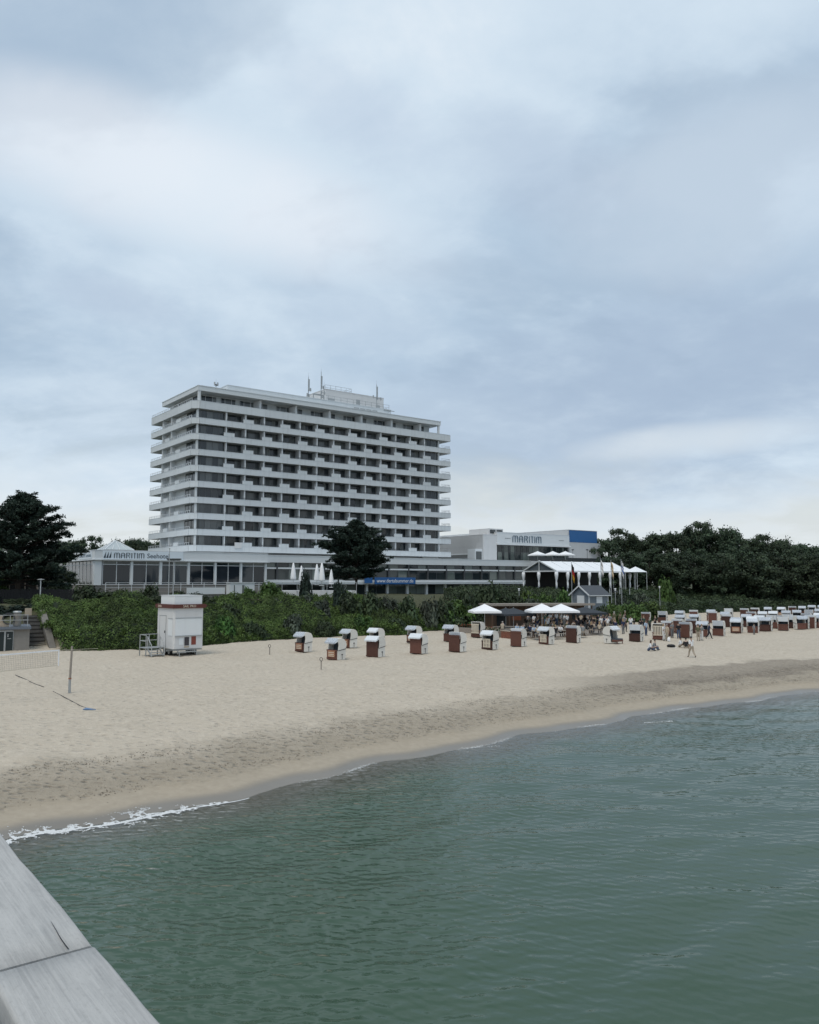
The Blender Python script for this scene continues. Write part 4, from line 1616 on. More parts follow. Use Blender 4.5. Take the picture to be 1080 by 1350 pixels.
def broadleaf_meshes(seed, H, R, leaf, nclump=64, per=250, lean=0.0, drop=0.0):
    rng = np.random.default_rng(seed)
    rr = random.Random(seed)
    mb = MB()
    trunk_top = H * 0.55
    mb.path([(0, 0, -0.6), (0.05, 0.02, H * 0.2), (lean * 0.4, 0.1, H * 0.38), (lean, 0.0, trunk_top)], [0.035 * H, 0.026 * H, 0.02 * H, 0.010 * H], 8)
    cs, V, N = [], [], []
    for k in range(nclump):
        d = unit(1, rng)[0]
        f = rng.uniform(0.25, 1.0) ** 0.55
        c = np.array([d[0] * R * f + lean, d[1] * R * f, H * (0.60 - drop * 0.5) + d[2] * H * (0.33 + drop * 0.5) * f])
        c += rng.normal(0, 0.06 * R, 3)
        rad = rng.uniform(0.12, 0.30) * R
        cs.append(c)
        m_ = int(per * (rad / (0.22 * R)) ** 1.5)
        u = unit(m_, rng)
        off = u * rad * np.abs(rng.normal(0.75, 0.32, (m_, 1)))
        off[:, 2] *= 0.66
        # twigs break the outline: some leaves run out along a few shoots
        sh_ = rng.random(m_) < 0.05
        dirs = unit(5, rng)
        dirs[:, 2] = np.abs(dirs[:, 2])
        off[sh_] = (dirs[rng.integers(0, 5, m_)] * rad * rng.uniform(0.7, 1.45, (m_, 1)))[sh_] + rng.normal(0, 0.10, (sh_.sum(), 3))
        V.append(c + off)
        N.append(u + np.array([0, 0, 0.35]) + rng.normal(0, 0.5, (m_, 3)))
    for k in range(0, nclump, 4):
        c = cs[k]
        b0 = Vector((lean * 0.5, 0.05, H * rr.uniform(0.25, 0.5)))
        e = Vector(c) * 1.0
        m_ = b0.lerp(e, 0.5) + Vector((0, 0, -0.3))
        mb.path([b0, m_, e], [0.011 * H, 0.007 * H, 0.002 * H], 5)
    Vl, Fl = leaf_quads(np.concatenate(V), np.concatenate(N), leaf, 0.62, rng)
    return mb.mesh('trunk', M['bark'], True), np_mesh('crown', Vl, Fl, M['leaf_dark'])


def pine_meshes(seed, H, R, zlow=0.22, lean=0.3, needle=0.42):
    rng = np.random.default_rng(seed)
    rr = random.Random(seed)
    mb = MB()
    mb.path([(0, 0, -0.6), (0.1, 0, H * 0.3), (lean, 0.1, H * 0.65), (lean * 0.8, 0, H * 0.97)], [0.028 * H, 0.022 * H, 0.014 * H, 0.004 * H], 8)
    V, N = [], []
    nb = 120
    for k in range(nb):
        t = (k + 0.5) / nb
        z = H * (zlow + (0.95 - zlow) * t)
        prof = (1 - t ** 1.35) * (0.62 + 0.38 * min(1, t / 0.22)) * (1 + 0.22 * sin(2 * k * 2.399 + seed) + 0.16 * sin(9 * t + seed))
        L = R * prof * rr.uniform(0.62, 1.12) + 0.35
        a = k * 2.399 + rr.uniform(-0.4, 0.4)
        tilt = rr.uniform(-0.05, 0.3) + 0.5 * t
        b0 = np.array([lean * t, 0, z])
        d = np.array([cos(a), sin(a), tilt])
        e = b0 + d * L
        mb.path([b0, b0 + d * L * 0.5 + np.array([0, 0, -0.15]), e], [0.05 + 0.012 * L, 0.04, 0.015], 5)
        nt_ = int(4 + L * 3.4)
        for q in range(nt_):
            f = rr.uniform(0.35, 1.05)
            c = b0 + d * L * f + np.array([rr.gauss(0, 0.22), rr.gauss(0, 0.22), 0.12 + rr.gauss(0, 0.12)]) * (0.4 + f)
            per = 34
            u = unit(per, rng)
            u[:, 2] = np.abs(u[:, 2]) * 0.75 - 0.12
            V.append(c + u * rng.uniform(0.10, 0.56, (per, 1)))
            N.append(np.cross(u, rng.normal(size=(per, 3))))
    Vl, Fl = leaf_quads(np.concatenate(V), np.concatenate(N), needle, 0.30, rng)
    return mb.mesh('trunk', M['bark'], True), np_mesh('crown', Vl, Fl, M['needle'])


def shrub_mesh(seed, n=2600, leaf=0.17, spiky=0.0):
    "unit dome of leaves, radius about 1, height about 1"
    rng = np.random.default_rng(seed)
    V, N = [], []
    for k in range(16):
        d = unit(1, rng)[0]
        d[2] = abs(d[2])
        c = d * rng.uniform(0.2, 0.72) * np.array([1, 1, 0.85])
        r = rng.uniform(0.24, 0.42)
        per = n // 16
        u = unit(per, rng)
        p = c + u * r * rng.uniform(0.5, 1.05, (per, 1))
        p[:, 2] = np.abs(p[:, 2])
        V.append(p)
        N.append(u + np.array([0, 0, 0.4]) + rng.normal(0, 0.4, (per, 3)))
    Vl, Fl = leaf_quads(np.concatenate(V), np.concatenate(N), leaf, 0.55, rng)
    return np_mesh('shrub', Vl, Fl, M['leaf_mid'])


def set_mat(o, m_):
    o.material_slots[0].link = 'OBJECT'
    o.material_slots[0].material = m_


ORD = ['first', 'second', 'third', 'fourth', 'fifth', 'sixth', 'seventh', 'eighth', 'ninth', 'tenth', 'eleventh', 'twelfth', 'thirteenth', 'fourteenth', 'fifteenth', 'sixteenth', 'seventeenth', 'eighteenth', 'nineteenth', 'twentieth']


# ------------------------------------------------------------------ the rose hedge on the dune slope
def px_of(X, Y):
    return 540 + 1080 * X / Y * 1.0


def hedge(name, label, n, xr, yr, d0, d1, sel, hmin, hmax, lump, leaf, mat, seed, deep=0.55):
    rng = np.random.default_rng(seed)
    Xs, Ys, Ds = [], [], []
    tot = 0
    while tot < n:
        x, y = rng.uniform(*xr, 60000), rng.uniform(*yr, 60000)
        d = sdist(x, y, FOOT) + 0.5 * vnoise(x * 0.6, y * 0.6, seed)
        ok = (d > d0) & (d < d1) & sel(x, y)
        # slopes facing the sea get their share
        Xs.append(x[ok]); Ys.append(y[ok]); Ds.append(d[ok])
        tot += ok.sum()
    X, Y, D = (np.concatenate(a)[:n] for a in (Xs, Ys, Ds))

    def canopy(X, Y, D):
        e = smooth01((D - d0) / 1.6) * smooth01((d1 - D) / 2.0)
        l1 = 0.5 + 0.5 * vnoise(X * lump, Y * lump, seed + 3)
        l2 = np.abs(vnoise(X * lump * 2.7, Y * lump * 2.7, seed + 4))
        l3 = np.abs(vnoise(X * lump * 6.1, Y * lump * 6.1, seed + 5))
        return height(X, Y) + (0.15 + 0.85 * e) * (hmin + (hmax - hmin) * l1 - 1.0 * l2 * l2 - deep * l3)
    c = canopy(X, Y, D)
    ex = 0.15
    gx = (canopy(X + ex, Y, D) - canopy(X - ex, Y, D)) / (2 * ex)
    gy = (canopy(X, Y + ex, D) - canopy(X, Y - ex, D)) / (2 * ex)
    g = height(X, Y)
    depthf = rng.uniform(0, 1, len(X)) ** 2.2
    # at the front edge leaves hang down to the sand
    edge = 1 - smooth01((D - d0) / 1.2)
    depthf = np.where(rng.uniform(0, 1, len(X)) < edge * 0.8, rng.uniform(0, 1, len(X)), depthf * 0.45)
    z = c - (c - g) * depthf + rng.normal(0, 0.05, len(X))
    N = np.stack([-gx, -gy, np.ones_like(gx)], 1) + rng.normal(0, 0.55, (len(X), 3))
    Vl, Fl = leaf_quads(np.stack([X, Y, z], 1), N, leaf, 0.6, rng)
    o = obj(name, np_mesh(name, Vl, Fl, mat))
    tag(o, label, 'hedge', None, 'stuff')
    # dark sheet under the leaves, standing for the shade inside the hedge
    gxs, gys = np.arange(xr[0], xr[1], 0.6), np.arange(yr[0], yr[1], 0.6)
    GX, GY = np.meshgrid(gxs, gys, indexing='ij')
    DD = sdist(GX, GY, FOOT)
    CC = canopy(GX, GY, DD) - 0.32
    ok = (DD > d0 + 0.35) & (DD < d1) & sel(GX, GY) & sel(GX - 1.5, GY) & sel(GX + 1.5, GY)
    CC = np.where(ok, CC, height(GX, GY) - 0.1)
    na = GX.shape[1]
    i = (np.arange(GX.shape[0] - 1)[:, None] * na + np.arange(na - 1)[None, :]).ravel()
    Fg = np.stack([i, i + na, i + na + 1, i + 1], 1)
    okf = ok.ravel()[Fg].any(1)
    obj('shade_core', np_mesh('shade_core', np.stack([GX.ravel(), GY.ravel(), CC.ravel()], 1), Fg[okf], M['hedge_core'], True), o)['kind'] = 'stuff'
    return o


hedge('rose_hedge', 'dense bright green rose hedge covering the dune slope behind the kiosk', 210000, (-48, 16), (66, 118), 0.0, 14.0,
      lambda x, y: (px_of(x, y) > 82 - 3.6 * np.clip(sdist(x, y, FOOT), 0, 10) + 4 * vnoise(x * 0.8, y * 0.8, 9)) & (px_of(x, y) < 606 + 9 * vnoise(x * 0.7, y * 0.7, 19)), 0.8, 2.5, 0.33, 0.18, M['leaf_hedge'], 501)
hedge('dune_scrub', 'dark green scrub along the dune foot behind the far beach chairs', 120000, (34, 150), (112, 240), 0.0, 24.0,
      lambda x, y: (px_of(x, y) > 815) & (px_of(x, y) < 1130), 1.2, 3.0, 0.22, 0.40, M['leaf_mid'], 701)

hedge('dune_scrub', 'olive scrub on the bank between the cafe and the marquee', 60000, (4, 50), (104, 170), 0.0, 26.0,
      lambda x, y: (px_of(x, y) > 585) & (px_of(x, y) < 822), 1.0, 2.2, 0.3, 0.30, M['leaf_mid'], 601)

# ------------------------------------------------------------------ trees
tree_kinds = [broadleaf_meshes(31, 14, 5.2, 0.44), broadleaf_meshes(32, 14, 4.6, 0.42, 56, 250, 0.6), broadleaf_meshes(33, 14, 5.8, 0.44, 70, 250, -0.5), broadleaf_meshes(34, 14, 4.6, 0.42, 46, 250, 0.3),
              broadleaf_meshes(35, 14, 5.4, 0.46, 84, 230, 0.2, 0.22), broadleaf_meshes(36, 14, 5.0, 0.46, 80, 230, -0.3, 0.22)]


def tree(px, ytop, Y, wid, kind, label, group, z0=None):
    p = at(px, ytop, Y)
    z = gz(p.x, p.y) if z0 is None else z0
    e = empty('broadleaf_tree', (p.x, p.y, z), rnd.uniform(0, 6.28))
    tag(e, label, 'tree', group)
    tm, cm = tree_kinds[kind]
    hs = (p.z - z) / 13.6
    for nm, me in (('trunk', tm), ('crown', cm)):
        obj(nm, me, e, (0, 0, 0), 0, (wid, wid, hs))
    return e


back = [(800, 703), (822, 694), (846, 702), (870, 699), (893, 694), (918, 685), (940, 688), (962, 700), (984, 703), (1004, 702), (1024, 706), (1046, 713), (1068, 712), (1092, 716), (1116, 716)]
for i, (px, yt) in enumerate(back):
    tree(px, yt, 208 + rnd.uniform(-8, 12), rnd.uniform(0.95, 1.15), i % 4, 'dark broadleaf tree on the skyline, %s from the left of the wood beyond the beach' % ORD[i], 'trees on the skyline of the wood')
front = [(806, 733), (828, 726), (856, 722), (884, 727), (914, 722), (944, 728), (972, 720), (1000, 727), (1030, 722), (1060, 728), (1090, 724)]
for i, (px, yt) in enumerate(front):
    tree(px, yt, 188 + rnd.uniform(-5, 6), rnd.uniform(0.9, 1.15), 4 + i % 2, 'shady tree at the front edge of the wood, %s from the hall end' % ORD[i], 'trees along the front edge of the wood')
for i, (px, yt, Yd) in enumerate(((88, 706, 175), (116, 704, 178), (142, 712, 185), (166, 706, 182), (188, 705, 188), (212, 712, 190))):
    tree(px, yt, Yd, 0.8, i % 4, 'distant tree behind the pavilion rooflight, %s from the left' % ORD[i], 'trees behind the pavilion')
for i, (px, yt, Yd, w_) in enumerate(((-30, 700, 118, 0.75), (14, 716, 116, 0.65), (52, 722, 120, 0.6), (78, 738, 117, 0.45))):
    o = tree(px, yt, Yd, w_, 4 + i % 2, 'gloomy tree behind the left pine, %s from the left edge' % ORD[i], 'trees behind the left pine')


def pine(px, ytop, Y, meshes, H, label, rz=0.0):
    p = at(px, ytop, Y)
    z = gz(p.x, p.y)
    e = empty('pine_tree', (p.x, p.y, z), rz)
    tag(e, label, 'tree')
    s_ = (p.z - z) / (H * 0.985)
    for nm, me in zip(('trunk', 'crown'), meshes):
        obj(nm, me, e, (0, 0, 0), 0, s_)


pine(28, 651, 94, pine_meshes(71, 13.5, 7.0, 0.16, 0.4), 13.5, 'tall dark pine at the left edge beside the steps', 0.4)
pine(470, 688, 118, pine_meshes(72, 11.5, 5.6, 0.24, -0.2), 11.5, 'dark spreading pine in front of the hotel tower', 1.3)
pine(-48, 664, 97, pine_meshes(73, 12.5, 5.5, 0.2, 0.2), 12.5, 'dark pine cut by the left frame edge', 2.2)

# ------------------------------------------------------------------ single shrubs between hedge and hotel
shrubs = [shrub_mesh(81), shrub_mesh(82), shrub_mesh(83, 2600, 0.15)]
SH = [  # pixel x, top, distance, half width, tone, words
    (118, 768, 91, 2.3, 'leaf_mid', 'dark round shrub below the left end of the pavilion'), (143, 776, 93, 2.2, 'leaf_mid', 'dark shrub left of the poles under the sign'),
    (168, 784, 92, 2.2, 'leaf_mid', 'low dark shrub behind the hedge left of the kiosk'), (196, 768, 95, 1.7, 'leaf_mid', 'upright shrub standing before the pavilion windows'),
    (212, 782, 92, 2.0, 'leaf_mid', 'dark shrub just behind the kiosk roof'), (246, 778, 95, 2.1, 'leaf_mid', 'dark shrub right of the two poles'),
    (272, 784, 94, 1.8, 'leaf_mid', 'low shrub in front of the white store box'), (300, 791, 93, 1.6, 'leaf_mid', 'small shrub under the white store box'),
    (329, 768, 103, 1.6, 'leaf_hedge', 'round green bush right of the store box'), (358, 764, 104, 2.6, 'leaf_hedge', 'broad green bush left of the folded parasols'),
    (405, 746, 106, 1.1, 'needle', 'narrow dark conifer among the folded parasols'), (448, 753, 104, 1.2, 'needle', 'narrow dark conifer left of the spreading pine'),
    (376, 784, 100, 2.2, 'leaf_grey', 'grey-green shrub below the folded parasols'), (402, 779, 101, 1.8, 'leaf_grey', 'grey-green shrub under the narrow conifer'),
    (424, 782, 100, 2.0, 'leaf_grey', 'grey-green shrub left of the banner'), (462, 778, 102, 2.2, 'leaf_mid', 'olive shrub at the foot of the spreading pine'),
    (488, 775, 104, 2.0, 'leaf_mid', 'olive shrub under the banner, left one'), (512, 777, 105, 2.2, 'leaf_grey', 'grey-green shrub under the banner, middle one'),
    (536, 781, 104, 2.2, 'leaf_mid', 'olive shrub under the banner, right one'), (560, 784, 106, 2.2, 'leaf_grey', 'grey-green shrub below the restaurant base windows'),
    (586, 778, 108, 2.3, 'leaf_mid', 'olive shrub above the end of the hedge'), (610, 776, 114, 2.6, 'leaf_mid', 'dark shrub left of the big bush over the cafe'),
    (640, 764, 122, 3.2, 'leaf_mid', 'big dark bush above the cafe roof'), (668, 768, 124, 2.9, 'leaf_mid', 'dark bush left of the marquee gable'),
    (605, 787, 112, 3.2, 'leaf_hedge', 'bright green bush left of the first white parasol'), (580, 800, 108, 2.4, 'leaf_hedge', 'green bush at the end of the rose hedge'),
    (596, 806, 109, 2.2, 'leaf_mid', 'dark bush beside the cafe entrance'), (620, 806, 112, 2.2, 'leaf_mid', 'dark bush behind the first white parasol'),
    (692, 772, 126, 2.4, 'leaf_hedge', 'green bush under the marquee gable'), (716, 773, 128, 2.6, 'leaf_hedge', 'green bush under the marquee, left of the first flag'),
    (742, 774, 130, 2.4, 'leaf_hedge', 'green bush behind the first flagpole'), (704, 783, 121, 2.4, 'leaf_grey', 'grey-green shrub over the cafe roof, left one'),
    (730, 784, 121, 2.6, 'leaf_grey', 'grey-green shrub over the cafe roof, right one'), (680, 782, 121, 2.4, 'leaf_mid', 'olive shrub over the cafe roof edge'),
    (770, 772, 140, 2.6, 'leaf_mid', 'dark shrub behind the grey hut ridge'), (796, 770, 142, 2.6, 'leaf_mid', 'dark shrub between the right flagpoles'),
    (790, 796, 117, 2.2, 'leaf_mid', 'clipped dark mound below the grey hut'), (812, 792, 120, 2.6, 'leaf_hedge', 'bright bush right of the grey hut'),
    (836, 787, 128, 3.0, 'leaf_hedge', 'bright green bush behind the crowd'), (862, 790, 132, 3.0, 'leaf_hedge', 'bright green bush right of the crowd'),
    (880, 756, 168, 2.6, 'leaf_hedge', 'tall green bush in front of the wood'), (816, 776, 150, 2.4, 'leaf_grey', 'pale grey-green shrub right of the flags'),
    (848, 778, 150, 2.4, 'leaf_grey', 'pale grey-green shrub under the wood edge'),
    (95, 812, 80, 1.7, 'leaf_lime', 'pale green bush at the left end of the rose hedge'), (132, 806, 82, 1.8, 'leaf_mid', 'dark bush inside the rose hedge left of the kiosk'), (168, 815, 79, 1.4, 'leaf_lime', 'light green bush inside the rose hedge beside the kiosk stairs'),
    (292, 806, 86, 1.7, 'leaf_lime', 'light green bush inside the rose hedge right of the kiosk'), (335, 812, 88, 1.6, 'leaf_mid', 'dark bush in the middle of the rose hedge'), (385, 806, 92, 1.8, 'leaf_grey', 'grey-green bush in the rose hedge behind the first chairs'),
    (432, 815, 93, 1.6, 'leaf_mid', 'dark bush in the rose hedge behind the second chair row'), (478, 804, 97, 1.9, 'leaf_lime', 'light green bush in the rose hedge below the banner'), (525, 812, 98, 1.7, 'leaf_mid', 'dark bush near the right end of the rose hedge'),
    (4, 756, 96, 1.6, 'leaf_hedge', 'bright shrub beside the arched shelter'), (30, 786, 90, 2.4, 'leaf_mid', 'dark shrub above the steps'), (78, 790, 90, 2.2, 'leaf_mid', 'dark shrub right of the white lamp'),
    (96, 778, 96, 2.4, 'leaf_mid', 'dark shrub below the left pavilion corner'), (60, 772, 100, 2.6, 'needle', 'dense bush darkened as pine shade behind the white lamp'), (-6, 778, 94, 3.0, 'needle', 'dense bush darkened as pine shade, cut by the left edge'),  # the needle-toned bushes carry the shade under the pine in their colour
    (28, 772, 101, 3.0, 'needle', 'dense bush darkened as pine shade under the arched shelter'),  # near-black tone stands for the pine's shade
    (6, 801, 84, 2.0, 'needle', 'bush darkened as pine shade behind the lifebuoy board'), (26, 800, 86, 1.8, 'needle', 'bush darkened as pine shade behind the grey bin'), (46, 802, 87, 1.8, 'needle', 'bush darkened as pine shade at the top of the steps'), (62, 806, 86, 1.5, 'leaf_mid', 'dark bush under the white lamp'), (-14, 798, 85, 2.4, 'needle', 'bush darkened as pine shade left of the lifebuoy board'),  # added in the darkest tone to paint the shadow under the pine
    (156, 774, 105, 1.6, 'leaf_mid', 'shrub before the terrace rail below the sign'), (182, 776, 106, 1.8, 'leaf_mid', 'shrub before the terrace rail, left of the poles'), (232, 777, 108, 1.7, 'leaf_mid', 'shrub before the terrace rail, right of the poles'), (262, 779, 108, 1.6, 'leaf_grey', 'grey-green shrub before the white screen'), (284, 783, 104, 1.4, 'leaf_grey', 'grey-green shrub left of the store box')]
for i, (px, yt, Yd, hw, tone, words) in enumerate(SH):
    p = at(px, yt, Yd)
    z = gz(p.x, p.y)
    h = max((p.z - z) * 1.15, 0.8)
    o = obj('shrub', shrubs[i % 3], None, (p.x, p.y, z - 0.05), rnd.uniform(0, 6.28), (hw, hw, h))
    set_mat(o, M[tone])
    tag(o, words, 'shrub', 'shrubs below the hotel')  # each its own words
# ------------------------------------------------------------------ kiosk on a trailer
kc = ground(228, 866)
kr = ray(228, 866)
kang = atan2(kc.x, kc.y)                      # view azimuth there
KR = -kang + radians(24)                      # long axis of the shutter side
kio = empty('beach_kiosk', kc, KR)
tag(kio, 'white kiosk trailer with maroon name board standing before the rose hedge', 'kiosk')
# local frame: origin at the front corner, +x along the shutter side, +y along the door side
KW, KD = 2.62, 3.3
z0, z1 = 0.62, 4.0
mb = MB()
mb.prism([(0.12, 0), (KW, 0), (KW, KD), (0, KD), (0, 0.12)], z0, z1)
body = mb.build('body', M['kiosk'], kio)
mb = MB()
mb.prism([(0.1, 0.12), (KW - 0.05, 0.12), (KW - 0.05, KD - 0.4), (0.1, KD - 0.4)], z1 + 0.33, z1 + 1.05)
mb.box(0.06, KW, 0.08, KD - 0.36, z1 + 1.05, z1 + 1.09)
mb.build('roof_box', M['kiosk_panel'], kio)
mb = MB()
mb.box(-0.14, KW + 0.14, -0.14, KD + 0.14, z1, z1 + 0.33)
mb.add([(KW + .14, -.14, z1), (KW + .38, -.05, z1 + .2), (KW + .14, -.14, z1 + .33), (KW + .14, .1, z1), (KW + .14, .1, z1 + .33)], [(0, 1, 2), (0, 3, 1), (2, 1, 4), (3, 4, 1)])
mb.add([(-.14, KD + .14, z1), (-.1, KD + .38, z1 + .2), (-.14, KD + .14, z1 + .33), (.1, KD + .14, z1), (.1, KD + .14, z1 + .33)], [(0, 2, 1), (0, 1, 3), (2, 4, 1), (3, 1, 4)])
nb_ = mb.build('name_board', M['kiosk_red'], kio)
fit_text('SAIL PRO', 1.15, 0.20, 0.012, M['cream'], nb_, (0.75, -0.142, z1 + 0.07))
fit_text('SAIL', 0.75, 0.18, 0.012, M['cream'], nb_, (-0.142, KD - 0.4, z1 + 0.07), -pi / 2)
mb = MB()
mb.box(0.14, KW - 0.12, -0.03, -0.002, 1.72, 3.15)
sh_ = mb.build('serving_shutter', M['kiosk_panel'], kio)
mb = MB()
mb.box(0.12, KW - 0.1, -0.06, -0.004, 3.16, 3.20)
mb.box(0.12, KW - 0.1, -0.09, -0.004, 1.66, 1.715)
mb.build('shutter_rail', M['galv'], sh_)
mb = MB()
mb.box(-0.03, -0.002, 0.25, 1.05, 1.72, 3.10)
mb.build('side_window', M['kiosk_panel'], kio)
mb = MB()
mb.box(-0.05, -0.003, 0.22, 1.08, 3.11, 3.15)
mb.build('shutter_rail', M['galv'], kio)
mb = MB()
mb.box(-0.025, -0.002, 1.55, 2.75, 0.72, 3.32)
dr = mb.build('door', M['kiosk'], kio)
mb = MB()
mb.box(-0.07, -0.026, 1.62, 1.72, 1.9, 2.1)
mb.build('handle', M['dark_metal'], dr)
mb = MB()
for a in ((-0.03, 1.50, 0.72, 3.35), (-0.03, 2.76, 0.72, 3.35)):
    mb.box(a[0], -0.003, a[1], a[1] + 0.04, a[2], a[3])
mb.box(-0.03, -0.003, 1.45, 2.85, 3.33, 3.37)
mb.build('door_frame', M['galv'], dr)
for (x0, x1, zz0, zz1, mt) in ((0.98, 1.40, 0.88, 1.58, 'paper_dark'), (1.60, 2.02, 0.92, 1.62, 'paper_red'), (0.96, 1.42, 0.70, 0.84, 'beige'), (0.50, 0.86, 0.95, 1.5, 'kiosk_panel')):
    mb = MB()
    mb.box(x0, x1, -0.012, -0.002, zz0, zz1)
    mb.build('poster', M[mt], kio)
mb = MB()
mb.box(0.1, KW - 0.1, 0.15, KD - 0.15, 0.48, 0.61)
mb.box(-0.2, KW + 0.4, 0.9, 1.0, 0.40, 0.50)
mb.build('chassis', M['galv'], kio)
for (x, y) in ((0.3, 1.3), (KW - 0.3, 1.3), (0.3, 2.1), (KW - 0.3, 2.1), (KW - 0.55, 0.45)):
    mb = MB()
    mb.tube((x - 0.1, y, 0.32), (x + 0.1, y, 0.32), 0.32, 0.32, 18)
    w_ = mb.build('wheel', M['tyre'], kio)
    mb = MB()
    mb.tube((x - 0.105, y, 0.32), (x + 0.105, y, 0.32), 0.17, 0.17, 14)
    mb.build('rim', M['galv'], w_)
mb = MB()
mb.box(0.3, 1.9, -0.55, -0.1, 0.36, 0.42)
for x in (0.35, 1.85):
    mb.box(x - .03, x + .03, -0.5, -0.44, -0.02, 0.36)
    mb.box(x - .03, x + .03, -0.2, -0.1, 0.2, 0.5)
mb.build('step_bench', M['galv'], kio)
# entrance stairs with landing
stw = MB()
LZ = 0.72
stw.box(-1.75, -0.06, 1.5, 2.9, LZ - 0.06, LZ)
for (x, y) in ((-1.7, 1.55), (-1.7, 2.85), (-0.15, 1.55), (-0.15, 2.85)):
    stw.box(x - 0.035, x + 0.035, y - 0.035, y + 0.035, -0.05, LZ - 0.061)
stairs = stw.build('landing', M['galv'], kio)
for q in range(3):
    mb = MB()
    mb.box(-1.55, -0.55, 1.48 - (q + 1) * 0.29, 1.48 - q * 0.29 - 0.02, LZ - 0.05 - (q + 1) * 0.17, LZ - (q + 1) * 0.17)
    mb.build('tread', M['galv'], stairs)
mb = MB()
for x in (-1.58, -0.52):
    mb.bar((x, 1.5, LZ - 0.1), (x, 0.55, 0.05), 0.05, 0.16)
mb.build('stringer', M['galv'], stairs)
mb = MB()
for z in (LZ + 0.55, LZ + 1.05):
    mb.bar((-1.7, 2.85, z), (-0.1, 2.85, z), 0.05, 0.05)
    mb.bar((-1.7, 1.55, z), (-1.7, 2.85, z), 0.05, 0.05)
for (x, y) in ((-1.7, 1.55), (-1.7, 2.85), (-0.15, 2.85), (-0.9, 2.85)):
    mb.bar((x, y, LZ), (x, y, LZ + 1.05), 0.05, 0.05)
for x in (-1.6, -0.5):
    mb.bar((x, 1.5, LZ + 0.95), (x, 0.6, LZ + 0.2), 0.05, 0.05)
    mb.bar((x, 0.6, 0.0), (x, 0.6, LZ + 0.2), 0.05, 0.05)
    mb.bar((x, 1.5, LZ), (x, 1.5, LZ + 0.95), 0.05, 0.05)
mb.build('handrail', M['alu'], stairs)

# ------------------------------------------------------------------ poles behind the kiosk
p = at(222, 790, 84)
q_ = empty('flagpole', (p.x, p.y, gz(p.x, p.y)))
tag(q_, 'thin pale pole rising behind the kiosk, left of the lamp', 'pole')
mb = MB()
mb.tube((0, 0, 0), (0, 0, at(222, 724, 84).z - gz(p.x, p.y)), 0.06, 0.035, 8)
mb.build('pole', M['galv'], q_)
mb = MB()
mb.lathe([(0.03, 0), (0.07, 0.05), (0.07, 0.1), (0.01, 0.14)], (0, 0, at(222, 724, 84).z - gz(p.x, p.y)), 8)
mb.build('finial', M['galv'], q_)
p = at(228, 790, 86)
zb = gz(p.x, p.y)
zt = at(228, 738, 86).z - zb
q_ = empty('street_lamp', (p.x, p.y, zb))
tag(q_, 'grey lamp post with flat dark head behind the kiosk', 'lamp')
mb = MB()
mb.tube((0, 0, 0), (0, 0, zt), 0.075, 0.05, 8)
mb.build('post', M['galv'], q_)
mb = MB()
mb.box(-0.7, 0.75, -0.16, 0.16, zt, zt + 0.13)
mb.slab_x([(-0.16, zt), (0.16, zt), (0.1, zt - 0.09), (-0.1, zt - 0.09)], -0.6, 0.65)
mb.build('lamp_head', M['dark_metal'], q_)
p = at(52.5, 800, 88)
zb = gz(p.x, p.y)
zt = at(52.5, 765, 88).z - zb
q_ = empty('street_lamp', (p.x, p.y, zb))
tag(q_, 'white lamp post with disc head beside the left pine', 'lamp')
mb = MB()
mb.tube((0, 0, 0), (0, 0, zt), 0.07, 0.05, 8)
mb.build('post', M['alu'], q_)
mb = MB()
mb.lathe([(0.06, 0), (0.36, 0.05), (0.36, 0.1), (0.05, 0.18)], (0, 0, zt), 16)
mb.build('lamp_head', M['alu'], q_)

# ------------------------------------------------------------------ left edge: beach store, terrace, steps, arched shelter
c0 = ground(0, 857)
AX = atan2(0.15, 1.0)
bk = empty('beach_store', (c0.x, c0.y, c0.z), 0.47)
tag(bk, 'flat-roofed beach store with dark doors cut by the left edge', 'store')
mb = MB()
mb.box(-8, 2.35, 0, 4.2, -0.3, 1.92)
mb.build('wall', M['concrete'], bk)
mb = MB()
mb.box(-8.1, 2.45, -0.35, 4.25, 1.92, 2.16)
mb.build('roof_slab', M['slab_blue'], bk)
for (x0, x1) in ((-6.2, -4.6), (-4.4, -2.8), (-2.4, -0.95), (-0.85, 0.28), (0.42, 1.0)):
    mb = MB()
    mb.box(x0, x1, -0.05, 0.02, 0.02, 1.72)
    dr = mb.build('door', M['green_door'], bk)
    mb = MB()
    mb.box(x0 - 0.10, x0 - 0.002, -0.07, 0.03, 0, 1.84)
    mb.box(x1 + 0.002, x1 + 0.04, -0.07, 0.03, 0, 1.80)
    mb.box(x0, x1, -0.07, 0.03, 1.722, 1.84)
    mb.build('frame', M['galv'], dr)
mb = MB()
mb.box(0.56, 0.62, -0.08, -0.052, 1.25, 1.52)
mb.box(0.56, 0.86, -0.08, -0.052, 1.08, 1.12)
mb.build('door_sign', M['alu'], bk)
mb = MB()
for z in (2.75, 3.2):
    mb.bar((-8, -0.2, z), (2.2, -0.2, z), 0.05, 0.05)
for q in range(8):
    mb.bar((-7.8 + q * 1.42, -0.2, 2.16), (-7.8 + q * 1.42, -0.2, 3.2), 0.05, 0.05)
mb.build('roof_railing', M['galv'], bk)
